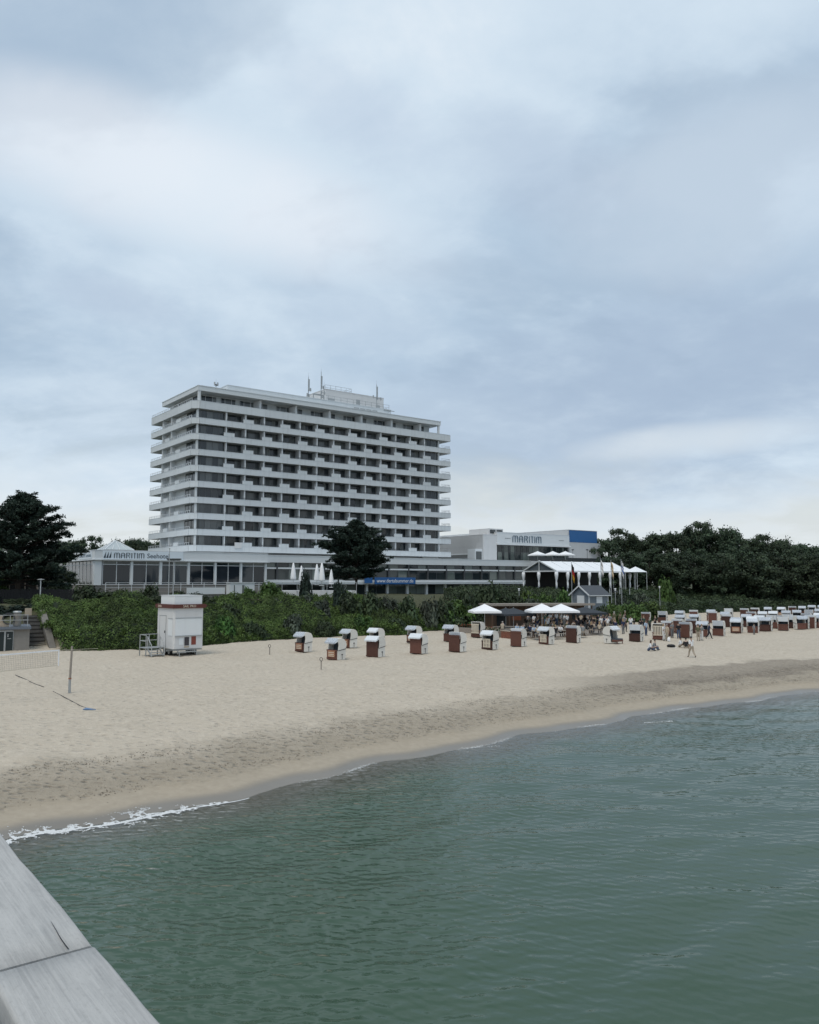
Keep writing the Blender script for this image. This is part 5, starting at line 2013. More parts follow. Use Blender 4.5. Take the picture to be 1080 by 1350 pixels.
# things on the terrace roof
e = empty('lifebuoy_board', bk.matrix_basis @ Vector((0.05, 0.15, 2.165)), 0.47)
tag(e, 'beige board with a round lifebuoy frame on the store roof', 'sign board')
mb = MB()
mb.box(-1.2, 0.15, 0, 0.06, 0.0, 1.0)
mb.box(-1.25, 0.6, -0.02, 0.08, -0.0, 0.3)
mb.build('board', M['beige'], e)
mb = MB()
n = 20
for k in range(n):
    a0, a1 = 2 * pi * k / n, 2 * pi * (k + 1) / n
    mb.bar((0.55 + 0.48 * cos(a0), -0.06, 0.72 + 0.48 * sin(a0)), (0.55 + 0.48 * cos(a1), -0.06, 0.72 + 0.48 * sin(a1)), 0.10, 0.10)
mb.build('lifebuoy', M['dark_metal'], e)
mb = MB()
mb.box(-0.62, -0.35, -0.04, 0.0, 0.3, 0.6)
mb.build('red_mark', M['terracotta'], e)
e = empty('litter_bin', bk.matrix_basis @ Vector((1.3, 0.35, 2.165)))
tag(e, 'grey cylindrical bin beside the top of the steps', 'bin')
mb = MB()
mb.lathe([(0.30, 0.0), (0.33, 0.05), (0.33, 1.15), (0.30, 1.2)], n=18)
mb.build('body', M['concrete'], e)
mb = MB()
mb.lathe([(0.36, 1.2), (0.37, 1.3), (0.30, 1.38)], n=18)
mb.build('lid', M['galv'], e)
M['cheek'] = plain('stained_concrete', (0.165, 0.155, 0.14), 0.9, 0.3, 2.5, streak=0.3)
M['step'] = plain('step_shade', (0.055, 0.050, 0.045), 0.85, 0.2, 4)  # darker copy of the step concrete, painting riser shade
# steps up the dune
s0 = on(51, 855.5, 1.32)
sd = Vector((-0.51, 0.86, 0)).normalized()
st = empty('beach_steps', (s0.x, s0.y, s0.z + 0.02), atan2(sd.y, sd.x) - pi / 2)
tag(st, 'worn concrete steps climbing the dune between store and rose hedge', 'steps')
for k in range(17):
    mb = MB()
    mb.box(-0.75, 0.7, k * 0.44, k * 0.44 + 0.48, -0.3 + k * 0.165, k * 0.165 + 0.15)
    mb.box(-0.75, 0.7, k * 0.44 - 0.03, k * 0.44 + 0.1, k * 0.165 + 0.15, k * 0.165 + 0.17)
    mb.build('step', M['step'] if k % 2 else M['cheek'], st)  # every other step darker, to paint light treads and dark risers
mb = MB()
mb.slab_x([(-1.2, -0.3), (7.8, -0.3), (7.8, 3.35), (7.2, 3.3), (-1.0, 0.16)], 0.77, 1.35)
mb.build('cheek_wall', M['cheek'], st)
mb = MB()
mb.box(-0.5, 0.1, 7.6, 8.0, 2.6, 3.5)
mb.build('top_pillar', M['beige'], st)

# arched shelter under the pine
c = at(27, 770, 101)
e = empty('arched_shelter', (c.x, c.y, gz(c.x, c.y)), 0.2)
tag(e, 'dark arched shelter with pale rim under the left pine', 'shelter')
zc = c.z - gz(c.x, c.y)
R_ = 2.0
mb = MB()
arc = [(R_ * cos(pi * k / 16), zc - 0.8 + R_ * 0.92 * sin(pi * k / 16)) for k in range(17)]
for (a, b_) in zip(arc[:-1], arc[1:]):
    mb.bar((a[0], 0, a[1]), (b_[0], 0, b_[1]), 0.16, 0.16)
mb.build('rim', M['wood_grey'], e)
mb = MB()
mb.slab_y([(x * 0.96, z - 0.03) for x, z in arc] + [(-R_ * 0.96, 0), (R_ * 0.96, 0)], 0.12, 4.0)
mb.build('vault', M['black'], e)
mb = MB()
mb.box(0.45, 0.6, -0.02, 0.1, zc - 0.9, zc + 0.2)
mb.box(-1.3, -1.2, -0.02, 0.1, zc - 0.9, zc)
mb.build('post', M['wood_grey'], e)
# board fence coloured near-black to stand for the shade under the pine
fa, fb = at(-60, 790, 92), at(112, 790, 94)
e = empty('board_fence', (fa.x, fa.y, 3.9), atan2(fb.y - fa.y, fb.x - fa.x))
tag(e, 'board fence coloured near-black for the shade under the left pine', 'fence')
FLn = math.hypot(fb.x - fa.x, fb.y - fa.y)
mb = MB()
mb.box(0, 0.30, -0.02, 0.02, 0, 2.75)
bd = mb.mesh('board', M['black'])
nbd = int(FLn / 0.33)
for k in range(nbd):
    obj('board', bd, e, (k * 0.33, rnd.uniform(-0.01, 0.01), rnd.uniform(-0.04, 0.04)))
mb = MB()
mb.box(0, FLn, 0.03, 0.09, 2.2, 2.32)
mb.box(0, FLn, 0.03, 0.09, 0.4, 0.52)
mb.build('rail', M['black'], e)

M['prom'] = plain('brown_render', (0.20, 0.17, 0.15), 0.85, 0.2, 2)
# brown wall behind the hedge, seen between the bushes
for i, (pa, pb, Yd) in enumerate((((272, 791), (352, 797), 99),)):
    a, b_ = at(pa[0], pa[1], Yd), at(pb[0], pb[1], Yd + 1)
    mb = MB()
    L_ = math.hypot(b_.x - a.x, b_.y - a.y)
    mb.box(0, L_, 0, 0.4, 3.0, a.z)
    mb.box(-0.05, L_ + 0.05, -0.05, 0.45, a.z, a.z + 0.08)
    o = mb.build('promenade_wall', M['prom'], None, (a.x, a.y, 0), atan2(b_.y - a.y, b_.x - a.x))
    tag(o, 'low weathered promenade wall %s' % ('below the store box' if i == 0 else 'left of the spreading pine'), 'wall')

# ------------------------------------------------------------------ volleyball court
pb = ground(91.5, 914)
e = empty('net_post', pb)
tag(e, 'wooden volleyball post standing alone in the sand', 'post')
mb = MB()
mb.tube((0, 0, -0.2), (0, 0, 0.82), 0.075, 0.07, 10)
mb.build('sleeve', M['galv'], e)
mb = MB()
mb.tube((0, 0, 0.8), (0.06, 0, 2.62), 0.065, 0.055, 10)
mb.build('pole', M['wood_grey'], e)
mb = MB()
mb.tube((0, 0, 0.78), (0, 0, 0.85), 0.085, 0.085, 10)
mb.build('collar', M['terracotta'], e)
nl, nr = at(-60, 868, 40.5), at(77.5, 856.5, 45.6)
dn = Vector((nl.x - nr.x, nl.y - nr.y, 0))
LN = dn.length
net = empty('volleyball_net', (nr.x, nr.y, nr.z), atan2(dn.y, dn.x))
tag(net, 'pale volleyball net running out of the frame at left', 'net')
mb = MB()
mb.box(0, LN, -0.012, 0.012, -0.07, 0.0)
mb.build('top_tape', M['canvas'], net)
mb = MB()
mb.box(0, LN, -0.01, 0.01, -0.88, -0.84)
mb.build('bottom_tape', M['cream'], net)
mb = MB()
mb.box(-0.04, 0.02, -0.014, 0.014, -0.88, 0.0)
mb.build('end_tape', M['canvas'], net)
mb = MB()
k = 0.1
while k < LN:
    mb.box(k, k + 0.006, -0.003, 0.003, -0.86, -0.05)
    k += 0.10
for q in range(1, 8):
    mb.box(0, LN, -0.002, 0.002, -0.86 + q * 0.1, -0.854 + q * 0.1)
M['cord'] = plain('net_cord', (0.20, 0.19, 0.17), 0.9, 0.1, 4)
o = mb.build('netting', M['cord'], net)
o['kind'] = 'stuff'
mb = MB()
mb.bar((0, 0, -0.03), (-(pb - nr).length * 0.95, 0, -0.12), 0.015, 0.015)
mb.build('rope', M['cream'], net)
# boundary strap, half buried, with its corner plate
pts = [(20, 890), (34, 896), (46, 902), (58, 906), (70, 912), (82, 918), (95, 925), (106, 931), (118, 935.5)]
for i, seg in enumerate((pts[:4], pts[4:])):
    W_ = [ground(x, y) + Vector((0, 0, 0.012)) for x, y in seg]
    mb = MB()
    mb.path(W_, 0.022, 5)
    tag(mb.build('court_line', M['trim']), 'dark court line strap in the sand, %s half' % ('farther' if i == 0 else 'nearer'), 'strap')
cp = ground(117, 936.5)
mb = MB()
mb.add([(-0.28, -0.02, 0.02), (0.36, 0.0, 0.02), (-0.25, 0.3, 0.05), (-0.28, -0.02, 0.06), (0.36, 0.0, 0.05), (-0.25, 0.3, 0.09)], [(0, 2, 1), (3, 4, 5), (0, 1, 4, 3), (1, 2, 5, 4), (2, 0, 3, 5)])
M['plate_blue'] = plain('blue_plastic', (0.10, 0.18, 0.32), 0.5, 0.1, 4)
o = mb.build('corner_marker', M['plate_blue'], None, cp)
tag(o, 'small blue corner plate at the end of the court line', 'marker')

# numbered stakes in the sand
for i, (px, py, sc_) in enumerate(((355.5, 863, 0.9), (423.5, 883, 1.0))):
    p = ground(px, py)
    e = empty('marker_stake', p)
    tag(e, 'short wooden stake with ring plate, %s' % ('nearer the hedge' if i == 0 else 'before the first beach chairs'), 'stake', 'marker stakes in the sand')
    mb = MB()
    mb.box(-0.04, 0.04, -0.03, 0.03, -0.1, 0.62)
    mb.build('stake', M['wood_grey'], e)
    mb = MB()
    for k in range(12):
        a0, a1 = 2 * pi * k / 12, 2 * pi * (k + 1) / 12
        mb.bar((0.10 * cos(a0), -0.05, 0.74 + 0.13 * sin(a0)), (0.10 * cos(a1), -0.05, 0.74 + 0.13 * sin(a1)), 0.035, 0.035)
    mb.build('ring_plate', M['trim'], e)

# ------------------------------------------------------------------ folded parasols on the hotel terrace
mb = MB()
mb.lathe([(0.40, 0.55), (0.42, 0.75), (0.36, 1.4), (0.24, 2.2), (0.09, 2.9), (0.02, 2.98)], n=10)
fold = mb.mesh('folded_canopy', M['canvas'], True)
mb = MB()
mb.tube((0, 0, 0), (0, 0, 3.05), 0.04, 0.035, 8)
mb.box(-0.3, 0.3, -0.3, 0.3, 0, 0.1)
polem = mb.mesh('pole', M['alu'])
for i, (px, yt, Yd, s_) in enumerate(((387, 741, 112, 0.95), (397.5, 745, 113, 0.9), (418, 743, 112, 0.95), (424.5, 741, 106, 1.0), (437, 750, 114, 0.85))):
    p = at(px, yt, Yd)
    e = empty('folded_parasol', (p.x, p.y, p.z - 3.05 * s_))
    tag(e, 'folded white parasol on the terrace left of the pine, %s from the left' % ORD[i], 'parasol', 'folded parasols on the terrace')
    obj('folded_canopy', fold, e, (0, 0, 0), i * 0.7, s_)
    obj('pole', polem, e, (0, 0, 0), 0, s_)
pa, pb_ = at(372, 768, 110), at(470, 768, 112)
e = empty('terrace_rail', (pa.x, pa.y, 5.0), atan2(pb_.y - pa.y, pb_.x - pa.x))
tag(e, 'thin pale railing below the folded parasols', 'railing')
L_ = math.hypot(pb_.x - pa.x, pb_.y - pa.y)
mb = MB()
mb.bar((0, 0, 2.4), (L_, 0, 2.4), 0.06, 0.06)
mb.build('top_bar', M['alu'], e)
for k in range(6):
    mb = MB()
    mb.bar((k * L_ / 5, 0, 0), (k * L_ / 5, 0, 2.4), 0.06, 0.06)
    mb.build('post', M['alu'], e)
mb = MB()
mb.box(0, L_, 0.1, 6.0, 0.0, 1.3)
mb.build('terrace_base', M['pale_wall'], e)

# ------------------------------------------------------------------ grey hut on the bank
c = at(777, 797, 122)
zh = gz(c.x, c.y) - 0.3
hut = empty('wooden_hut', (c.x, c.y, zh), HROT)
tag(hut, 'slate blue wooden hut with gabled felt roof above the crowd', 'hut')
# origin at the near corner: +x along the eaves side, +y along the gable side
he, hr_ = at(777, 783.5, 122).z - zh, at(777, 774.0, 122).z - zh + 0.15
HLx, HLy = 4.3, 3.4
mb = MB()
mb.prism([(0, 0), (HLx, 0), (HLx, HLy), (0, HLy)], -0.4, he)
mb.slab_x([(0, he), (HLy, he), (HLy / 2, hr_ - 0.1)], 0.0, HLx)
core = mb.build('wall', M['hut_wood'], hut)
mb = MB()
mb.box(0, HLx, -0.02, 0.0, 0, 0.17)
bdm = mb.mesh('board', M['hut_wood'])
mb = MB()
mb.box(-0.02, 0.0, 0, HLy, 0, 0.17)
bdm2 = mb.mesh('board', M['hut_wood'])
for k in range(int(he / 0.19)):
    obj('board', bdm, core, (0, 0, k * 0.165))
    obj('board', bdm2, core, (0, 0, k * 0.165))
mb = MB()
for x in (0, HLx - 0.12):
    mb.box(x, x + 0.12, -0.05, -0.02, 0, he)
mb.box(-0.05, -0.02, 0.0, 0.12, 0, he)
mb.box(-0.05, -0.02, HLy - 0.12, HLy, 0, he)
mb.build('corner_board', M['white_clean'], hut)
mb = MB()
ov = 0.3
for s_ in (0, 1):
    y0, y1 = (-ov, HLy / 2) if s_ == 0 else (HLy + ov, HLy / 2)
    ze = he - ov * (hr_ - he) / (HLy / 2)
    n_ = [(y0, ze), (y1, hr_), (y1, hr_ + 0.09), (y0, ze + 0.09)]
    mb.slab_x(n_ if s_ == 0 else n_[::-1], -0.3, HLx + 0.3)
rf = mb.build('roof', M['roof_felt'], hut)
mb = MB()
for s_ in (0, 1):
    y0 = -ov if s_ == 0 else HLy + ov
    ze = he - ov * (hr_ - he) / (HLy / 2)
    mb.bar((-0.32, y0, ze + 0.02), (-0.32, HLy / 2, hr_ + 0.02), 0.05, 0.2)
mb.bar((-0.3, -ov - 0.02, ze + 0.0), (HLx + 0.3, -ov - 0.02, ze + 0.0), 0.05, 0.12)
mb.build('bargeboard', M['white_clean'], rf)
mb = MB()
mb.box(1.6, 2.9, -0.06, -0.022, he - 1.35, he - 0.35)
mb.build('window_shutter', M['white_clean'], hut)
mb = MB()
mb.box(-0.06, -0.022, 0.9, 2.3, he - 2.0, he - 0.2)
mb.build('door', M['white_clean'], hut)

# ------------------------------------------------------------------ flags
def flag(px, yt, yb, Y, stripes, words):
    p = at(px, yb, Y)
    z = gz(p.x, p.y)
    zt = at(px, yt, Y).z - z
    e = empty('flagpole', (p.x, p.y, z), 0.4)
    tag(e, words, 'flag', 'flagpoles above the beach cafe')
    mb = MB()
    mb.tube((0, 0, 0), (0, 0, zt), 0.07, 0.04, 8)
    mb.build('pole', M['galv'], e)
    if not stripes:
        return
    n = 6
    H = 2.4
    tot = sum(s for s, _ in stripes)
    mb = MB()
    zz = zt - 0.15
    # limp cloth hanging in folds: columns of the cloth swing back and forth
    cols = [(0.04, 0.0), (0.16, 0.10), (0.26, -0.05), (0.38, 0.09), (0.48, -0.04), (0.56, 0.06)]
    for ci, ((x0, y0), (x1, y1)) in enumerate(zip(cols[:-1], cols[1:])):
        f = 0.0
        for si, (s, mi) in enumerate(stripes):
            mb.cur = mi
            f1 = f + s / tot
            dr0, dr1 = ci * 0.16, (ci + 1) * 0.16
            tp = lambda x, y, ff, dr: (x * (1 - 0.35 * ff) + 0.1 * ff, y + 0.10 * sin(5 * ff + x * 3), zz - dr - ff * H)
            k = 3
            for j in range(k):
                a, b_ = f + (f1 - f) * j / k, f + (f1 - f) * (j + 1) / k
                mb.add([tp(x0, y0, a, dr0), tp(x1, y1, a, dr1), tp(x1, y1, b_, dr1), tp(x0, y0, b_, dr0)], [(3, 2, 1, 0)])
            f = f1
    mats = [plain('flag_black', (0.012, 0.012, 0.012), 0.8), plain('flag_red', (0.35, 0.02, 0.02), 0.8), plain('flag_gold', (0.50, 0.30, 0.03), 0.8), plain('flag_white', (0.75, 0.75, 0.76), 0.8), plain('flag_cream', (0.60, 0.50, 0.36), 0.8), plain('flag_blue', (0.04, 0.14, 0.42), 0.8)]
    o = mb.build('flag_cloth', mats, e, smooth=True)
    mo = o.modifiers.new('thickness', 'SOLIDIFY')
    mo.thickness = 0.01


flag(754.5, 741, 800, 123, ((1, 0), (1, 1), (1, 2)), 'limp black, red and gold flag left of the grey hut')
flag(793, 736, 786, 134, ((1, 3),), 'limp white flag at the right end of the marquee')
flag(806.5, 738, 790, 132, ((1, 4),), 'limp cream flag, middle of three beside the wood')
flag(820, 737, 790, 131, ((2, 3), (1, 5), (1, 3), (1.5, 5), (2, 3)), 'limp blue and white flag nearest the wood')
for i, (px, yt, yb, Yd) in enumerate(((811.5, 776, 786, 128), (870, 773, 786, 150), (684.5, 776, 784, 124))):
    p = at(px, yb, Yd)
    z = gz(p.x, p.y)
    e = empty('path_lamp', (p.x, p.y, z))
    tag(e, 'small pale path lamp %s' % ('right of the flagpoles', 'below the wood edge', 'over the cafe roof')[i], 'lamp', 'path lamps on the bank')
    zt = at(px, yt, Yd).z - z
    mb = MB()
    mb.tube((0, 0, 0), (0, 0, zt - 0.3), 0.06, 0.05, 8)
    mb.build('post', M['galv'], e)
    mb = MB()
    mb.lathe([(0.08, 0), (0.14, 0.05), (0.14, 0.3), (0.22, 0.32), (0.05, 0.4)], (0, 0, zt - 0.35), 10)
    mb.build('lamp_head', M['lamp_white'], e)
# ------------------------------------------------------------------ beach cafe
ca = ground(640, 838)
cafe_rot = atan2(0.55, 1.0) * 0.5
c = at(690, 797, 112)
zc = gz(c.x, c.y - 6)
CB = 1.35
cafe = empty('cafe_building', (c.x, c.y, CB), 0.22)
tag(cafe, 'low brown beach cafe with flat timber roof behind the parasols', 'cafe')
mb = MB()
mb.box(-4.0, 9.5, 1.2, 4.5, 0, 2.9)
mb.build('wall', M['wood_dark'], cafe)
mb = MB()
mb.box(-4.8, 10.2, -0.6, 4.9, 2.95, 3.12)
mb.box(-4.85, 10.25, -0.66, -0.6, 2.9, 3.2)
mb.build('roof', M['wood_grey'], cafe)
for k in range(6):
    mb = MB()
    mb.box(-3.4 + k * 2.2, -2.1 + k * 2.2, 1.14, 1.2, 0.9 if k % 2 else 0.1, 2.4)
    mb.build('door' if k % 2 == 0 else 'window', M['glass_pod'] if k != 1 else M['terracotta'], cafe)
for k in range(7):
    mb = MB()
    mb.box(-4.6 + k * 2.4, -4.45 + k * 2.4, -0.4, -0.25, 0, 2.95)
    mb.build('post', M['wood_dark'], cafe)
# deck
d0 = ground(655, 841)
deck_pts = [ground(636, 838), ground(700, 842), ground(760, 840), ground(812, 834), at(800, 815, 116), at(650, 815, 112)]
mb = MB()
mb.prism([(p.x, p.y) for p in deck_pts], 1.0, 1.5)
o = mb.build('cafe_deck', M['wood_grey'])
tag(o, 'grey timber deck under the cafe guests', 'deck')
# brick planter wall in front
wa, wb = ground(660, 841), ground(691, 843)
e = empty('brick_planter', (wa.x, wa.y, 1.25), atan2(wb.y - wa.y, wb.x - wa.x))
tag(e, 'low red brick planter wall at the left front of the cafe', 'planter')
L_ = math.hypot(wb.x - wa.x, wb.y - wa.y)
mb = MB()
mb.box(0, L_, 0.02, 0.38, 0, 0.78)
core = mb.build('mortar', M['concrete'], e)
mb = MB()
mb.box(0.005, 0.245, 0, 0.02, 0.006, 0.080)
brk = mb.mesh('brick', M['brick'])
rows, per = 9, int(L_ / 0.25)
for r_ in range(rows):
    for k in range(per):
        x = k * 0.25 + (0.12 if r_ % 2 else 0)
        if x + 0.25 < L_:
            obj('brick', brk, core, (x, rnd.uniform(-0.004, 0.0), r_ * 0.086))
mb = MB()
mb.box(-0.03, L_ + 0.03, -0.04, 0.42, 0.78, 0.84)
mb.build('coping', M['beige'], e)
# wooden planter with red flowers left of it
for i, (pa_, pb_) in enumerate((((604, 834), (628, 836)), ((629, 838), (656, 841)))):
    wa, wb = ground(*pa_), ground(*pb_)
    e = empty('flower_box', (wa.x, wa.y, 1.2), atan2(wb.y - wa.y, wb.x - wa.x))
    tag(e, 'grey timber flower box %s' % ('beside the cafe entrance bushes' if i == 0 else 'below the first white parasol'), 'planter')
    L_ = math.hypot(wb.x - wa.x, wb.y - wa.y)
    for k in range(4):
        mb = MB()
        mb.box(0, L_, 0.0, 0.45, k * 0.20, k * 0.20 + 0.185)
        mb.build('plank', M['wood_grey'], e)
    P = np.stack([nrg.uniform(0, L_, 500), nrg.uniform(-0.05, 0.5, 500), 0.8 + nrg.uniform(0, 0.35, 500)], 1)
    Vl, Fl = leaf_quads(P, nrg.normal(size=(500, 3)) + [0, 0, 1], 0.14, 0.6)
    obj('leaves', np_mesh('leaves', Vl, Fl, M['leaf_mid']), e)['kind'] = 'stuff'
    P = np.stack([nrg.uniform(0, L_, 70), nrg.uniform(-0.05, 0.5, 70), 0.95 + nrg.uniform(0, 0.25, 70)], 1)
    Vl, Fl = leaf_quads(P, nrg.normal(size=(70, 3)) + [0, -1, 1], 0.11, 0.9)
    obj('flowers', np_mesh('flowers', Vl, Fl, M['grass_stem']), e)['kind'] = 'stuff'

# open parasols over the guests: (pixel centre, eaves, distance, width, dark?)
for (px, pye, Yd, w_, dk, words) in ((639, 805.5, 99, 3.4, 0, 'white parasol left over the cafe entrance'), (677, 809, 101, 3.9, 1, 'charcoal parasol between the white ones'),
                                     (714.5, 805, 98, 3.35, 0, 'white parasol left of the overlapping pair over the guests'), (740, 805, 102, 3.6, 0, 'white parasol right of the overlapping pair over the guests'),
                                     (771, 807.5, 105, 4.2, 1, 'charcoal parasol below the grey hut'), (667, 808.5, 108, 3.5, 1, 'charcoal parasol partly hidden at the cafe wall')):
    c = at(px, pye, Yd)
    parasol('parasol', (c.x, c.y, 1.5), w_, c.z - 1.5, M['canvas_dark'] if dk else M['canvas'], words, 'open parasols over the cafe deck', 0.25 if dk else 0.12, 0.85 if not dk else 0.7)

# ------------------------------------------------------------------ beach chairs
def chair_parts():
    P = {}
    mb = MB()
    mb.slab_x([(-0.36, 0.06), (0.40, 0.06), (0.47, 0.40), (0.45, 0.84), (-0.34, 0.72)], 0.53, 0.60)
    mb.slab_x([(-0.36, 0.06), (0.40, 0.06), (0.47, 0.40), (0.45, 0.84), (-0.34, 0.72)], -0.60, -0.53)
    mb.slab_x([(0.34, 0.06), (0.40, 0.06), (0.47, 0.40), (0.45, 0.84), (0.39, 0.83)], -0.53, 0.53)
    P['basket'] = mb.mesh('basket', M['wicker'])
    side = [(-0.30, 0.74), (0.45, 0.85), (0.53, 1.08), (0.47, 1.36), (0.30, 1.57), (0.05, 1.65), (-0.28, 1.64), (-0.34, 1.54), (-0.24, 1.15)]
    mb = MB()
    mb.slab_x(side, 0.55, 0.61)
    mb.slab_x(side, -0.61, -0.55)
    arc = side[1:7]
    inn = [(y * 0.9 - 0.015, z - 0.04 if k else z) for k, (y, z) in enumerate(arc)]
    for (a, b_, c_, d_) in zip(arc[:-1], arc[1:], inn[1:], inn[:-1]):
        mb.slab_x([a, b_, c_, d_], -0.55, 0.55)
    P['hood'] = mb.mesh('hood', M['wicker'])
    for sx, nm in ((1, 'trim'), (-1, 'trim_b')):
        mb = MB()
        a, b_ = sorted((0.612 * sx, 0.635 * sx))
        mb.slab_x([(-0.34, 0.715), (0.47, 0.835), (0.47, 0.875), (-0.34, 0.755)], a, b_)
        P[nm] = mb.mesh('trim', M['trim'])
        mb = MB()
        a, b_ = sorted((0.602 * sx, 0.63 * sx))
        mb.box(a, b_, 0.02, 0.16, 0.40, 0.47)
        mb.box(a, b_, 0.08, 0.10, 0.10, 0.40)
        P['handle' if sx > 0 else 'handle_b'] = mb.mesh('side_handle', M['trim'])
    mb = MB()
    mb.slab_x([(-0.34, 0.30), (0.36, 0.30), (0.36, 0.50), (-0.34, 0.52)], -0.52, 0.52)
    mb.slab_x([(0.12, 0.52), (0.34, 0.52), (0.40, 1.42), (0.30, 1.46)], -0.50, 0.50)
    P['cushion'] = mb.mesh('cushion', M['cushion'])
    # awning: sloping cloth with scalloped valance and side cheeks
    mb = MB()
    t, l_ = (-0.29, 1.665), (-0.64, 1.36)
    mb.slab_x([t, l_, (l_[0] - 0.0, l_[1] - 0.02), (t[0], t[1] - 0.03)][::-1], -0.60, 0.60)
    for k in range(8):
        x0 = -0.60 + k * 0.15
        mb.add([(x0 + 0.004, l_[0] - 0.004, l_[1]), (x0 + 0.146, l_[0] - 0.004, l_[1]), (x0 + 0.146, l_[0] - 0.004, l_[1] - 0.09), (x0 + 0.075, l_[0] - 0.004, l_[1] - 0.13), (x0 + 0.004, l_[0] - 0.004, l_[1] - 0.09)], [(4, 3, 2, 1, 0)])
    for x in (-0.605, 0.605):
        mb.add([(x, t[0], t[1] - 0.02), (x, l_[0], l_[1]), (x, l_[0], l_[1] - 0.08), (x, -0.30, 1.42)], [(0, 1, 2, 3)])
    P['awning'] = mb.mesh('awning', M['awning'])
    mb = MB()
    mb.slab_x([(-0.33, 1.655), (-0.27, 1.66), (-0.20, 1.10), (-0.26, 1.10)], -0.54, 0.54)
    P['furled'] = mb.mesh('awning', M['awning'])
    # gates
    mb = MB()
    for k in range(7):
        mb.box(-0.56 + k * 0.16, -0.56 + k * 0.16 + 0.152, -0.43, -0.39, 0.05, 0.80)
    mb.box(-0.58, 0.58, -0.46, -0.43, 0.70, 0.78)
    mb.box(-0.58, 0.58, -0.46, -0.43, 0.10, 0.18)
    P['gate_low'] = mb.mesh('gate', M['gate_red'])
    mb = MB()
    for k in range(7):
        mb.box(-0.56 + k * 0.16, -0.56 + k * 0.16 + 0.152, -0.43, -0.39, 0.05, 1.42)
    mb.box(-0.58, 0.58, -0.46, -0.43, 1.28, 1.36)
    mb.box(-0.58, 0.58, -0.46, -0.43, 0.10, 0.18)
    P['gate_tall'] = mb.mesh('gate', M['gate_red'])
    mb = MB()
    for k in range(5):
        mb.box(-0.36 + k * 0.16, -0.26 + k * 0.16, -0.49, -0.465, 0.22, 0.95)
    for z in (0.22, 0.55, 0.90):
        mb.box(-0.38, 0.40, -0.50, -0.492, z, z + 0.06)
    P['lath'] = mb.mesh('lath_grille', M['cream'])
    mb = MB()
    mb.box(-0.40, 0.40, -0.485, -0.465, 0.24, 0.74)
    P['board'] = mb.mesh('notice_board', M['gate_board'])
    mb = MB()
    for z in (0.30, 0.42, 0.56):
        mb.box(-0.32, 0.32, -0.492, -0.487, z, z + 0.05)
    P['notice'] = mb.mesh('notice_lines', M['cream'])
    mb = MB()
    for k in range(6):
        mb.box(-0.44 + k * 0.155, -0.35 + k * 0.155, -0.49, -0.465, 0.50, 1.42)
    mb.box(-0.50, 0.50, -0.498, -0.49, 1.36, 1.44)
    mb.box(-0.50, 0.50, -0.498, -0.49, 0.46, 0.54)
    P['lath_tall'] = mb.mesh('lath_grille', M['cream'])
    mb = MB()
    mb.box(-0.50, 0.50, -1.0, -0.42, 0.22, 0.40)
    for x in (-0.45, 0.40):
        mb.box(x, x + 0.05, -0.98, -0.92, 0.0, 0.22)
    P['footrest'] = mb.mesh('footrest', M['gate_red'])
    mb = MB()
    mb.box(-0.47, 0.47, -0.98, -0.44, 0.40, 0.50)
    P['foot_cushion'] = mb.mesh('foot_cushion', M['cushion'])
    return P


CP_ = chair_parts()
TYPES = {'board': ('basket', 'hood', 'trim', 'trim_b', 'handle', 'handle_b', 'cushion', 'awning', 'gate_low', 'board', 'notice'), 'tall': ('basket', 'hood', 'trim', 'trim_b', 'handle', 'handle_b', 'cushion', 'gate_tall', 'furled'),
         'lath': ('basket', 'hood', 'trim', 'trim_b', 'handle', 'handle_b', 'cushion', 'awning', 'gate_low', 'lath'), 'beige': ('basket', 'hood', 'trim', 'trim_b', 'handle', 'handle_b', 'gate_low', 'lath_tall', 'cushion'),
         'red': ('basket', 'hood', 'trim', 'trim_b', 'handle', 'handle_b', 'cushion', 'awning', 'gate_tall'), 'open': ('basket', 'hood', 'trim', 'trim_b', 'handle', 'handle_b', 'cushion', 'awning', 'gate_low'),
         'plain': ('basket', 'hood', 'trim', 'trim_b', 'handle', 'handle_b', 'cushion', 'gate_low', 'furled'), 'rest': ('basket', 'hood', 'trim', 'trim_b', 'handle', 'handle_b', 'cushion', 'awning', 'footrest', 'foot_cushion')}
NAME = {'gate_low': 'gate', 'gate_tall': 'gate', 'lath': 'lath_grille', 'lath_tall': 'lath_grille', 'board': 'notice_board', 'notice': 'notice_lines', 'furled': 'awning', 'trim_b': 'trim', 'handle': 'side_handle', 'handle_b': 'side_handle'}
WORD = {'board': 'tan notice board', 'tall': 'tall red-brown gate', 'lath': 'cream laths', 'beige': 'cream lath front', 'red': 'red gate', 'open': 'dark open seat', 'plain': 'furled awning', 'rest': 'footrest'}


def beach_chair(px, py, kind, face, label, group, s_=1.06):
    p = ground(px, py)
    # face: direction the front looks to, degrees from straight at the camera, positive to the photo's left
    e = empty('beach_chair', p, radians(face))
    tag(e, label, 'beach chair', group)
    made = {}
    for k in TYPES[kind]:
        par = e
        if k in ('lath', 'board', 'lath_tall') and 'gate' in made:
            par = made['gate']
        if k == 'notice':
            par = made['notice_board']
        o = obj(NAME.get(k, k), CP_[k], par)
        made[NAME.get(k, k)] = o
    e.scale = (s_, s_, s_)
    return e


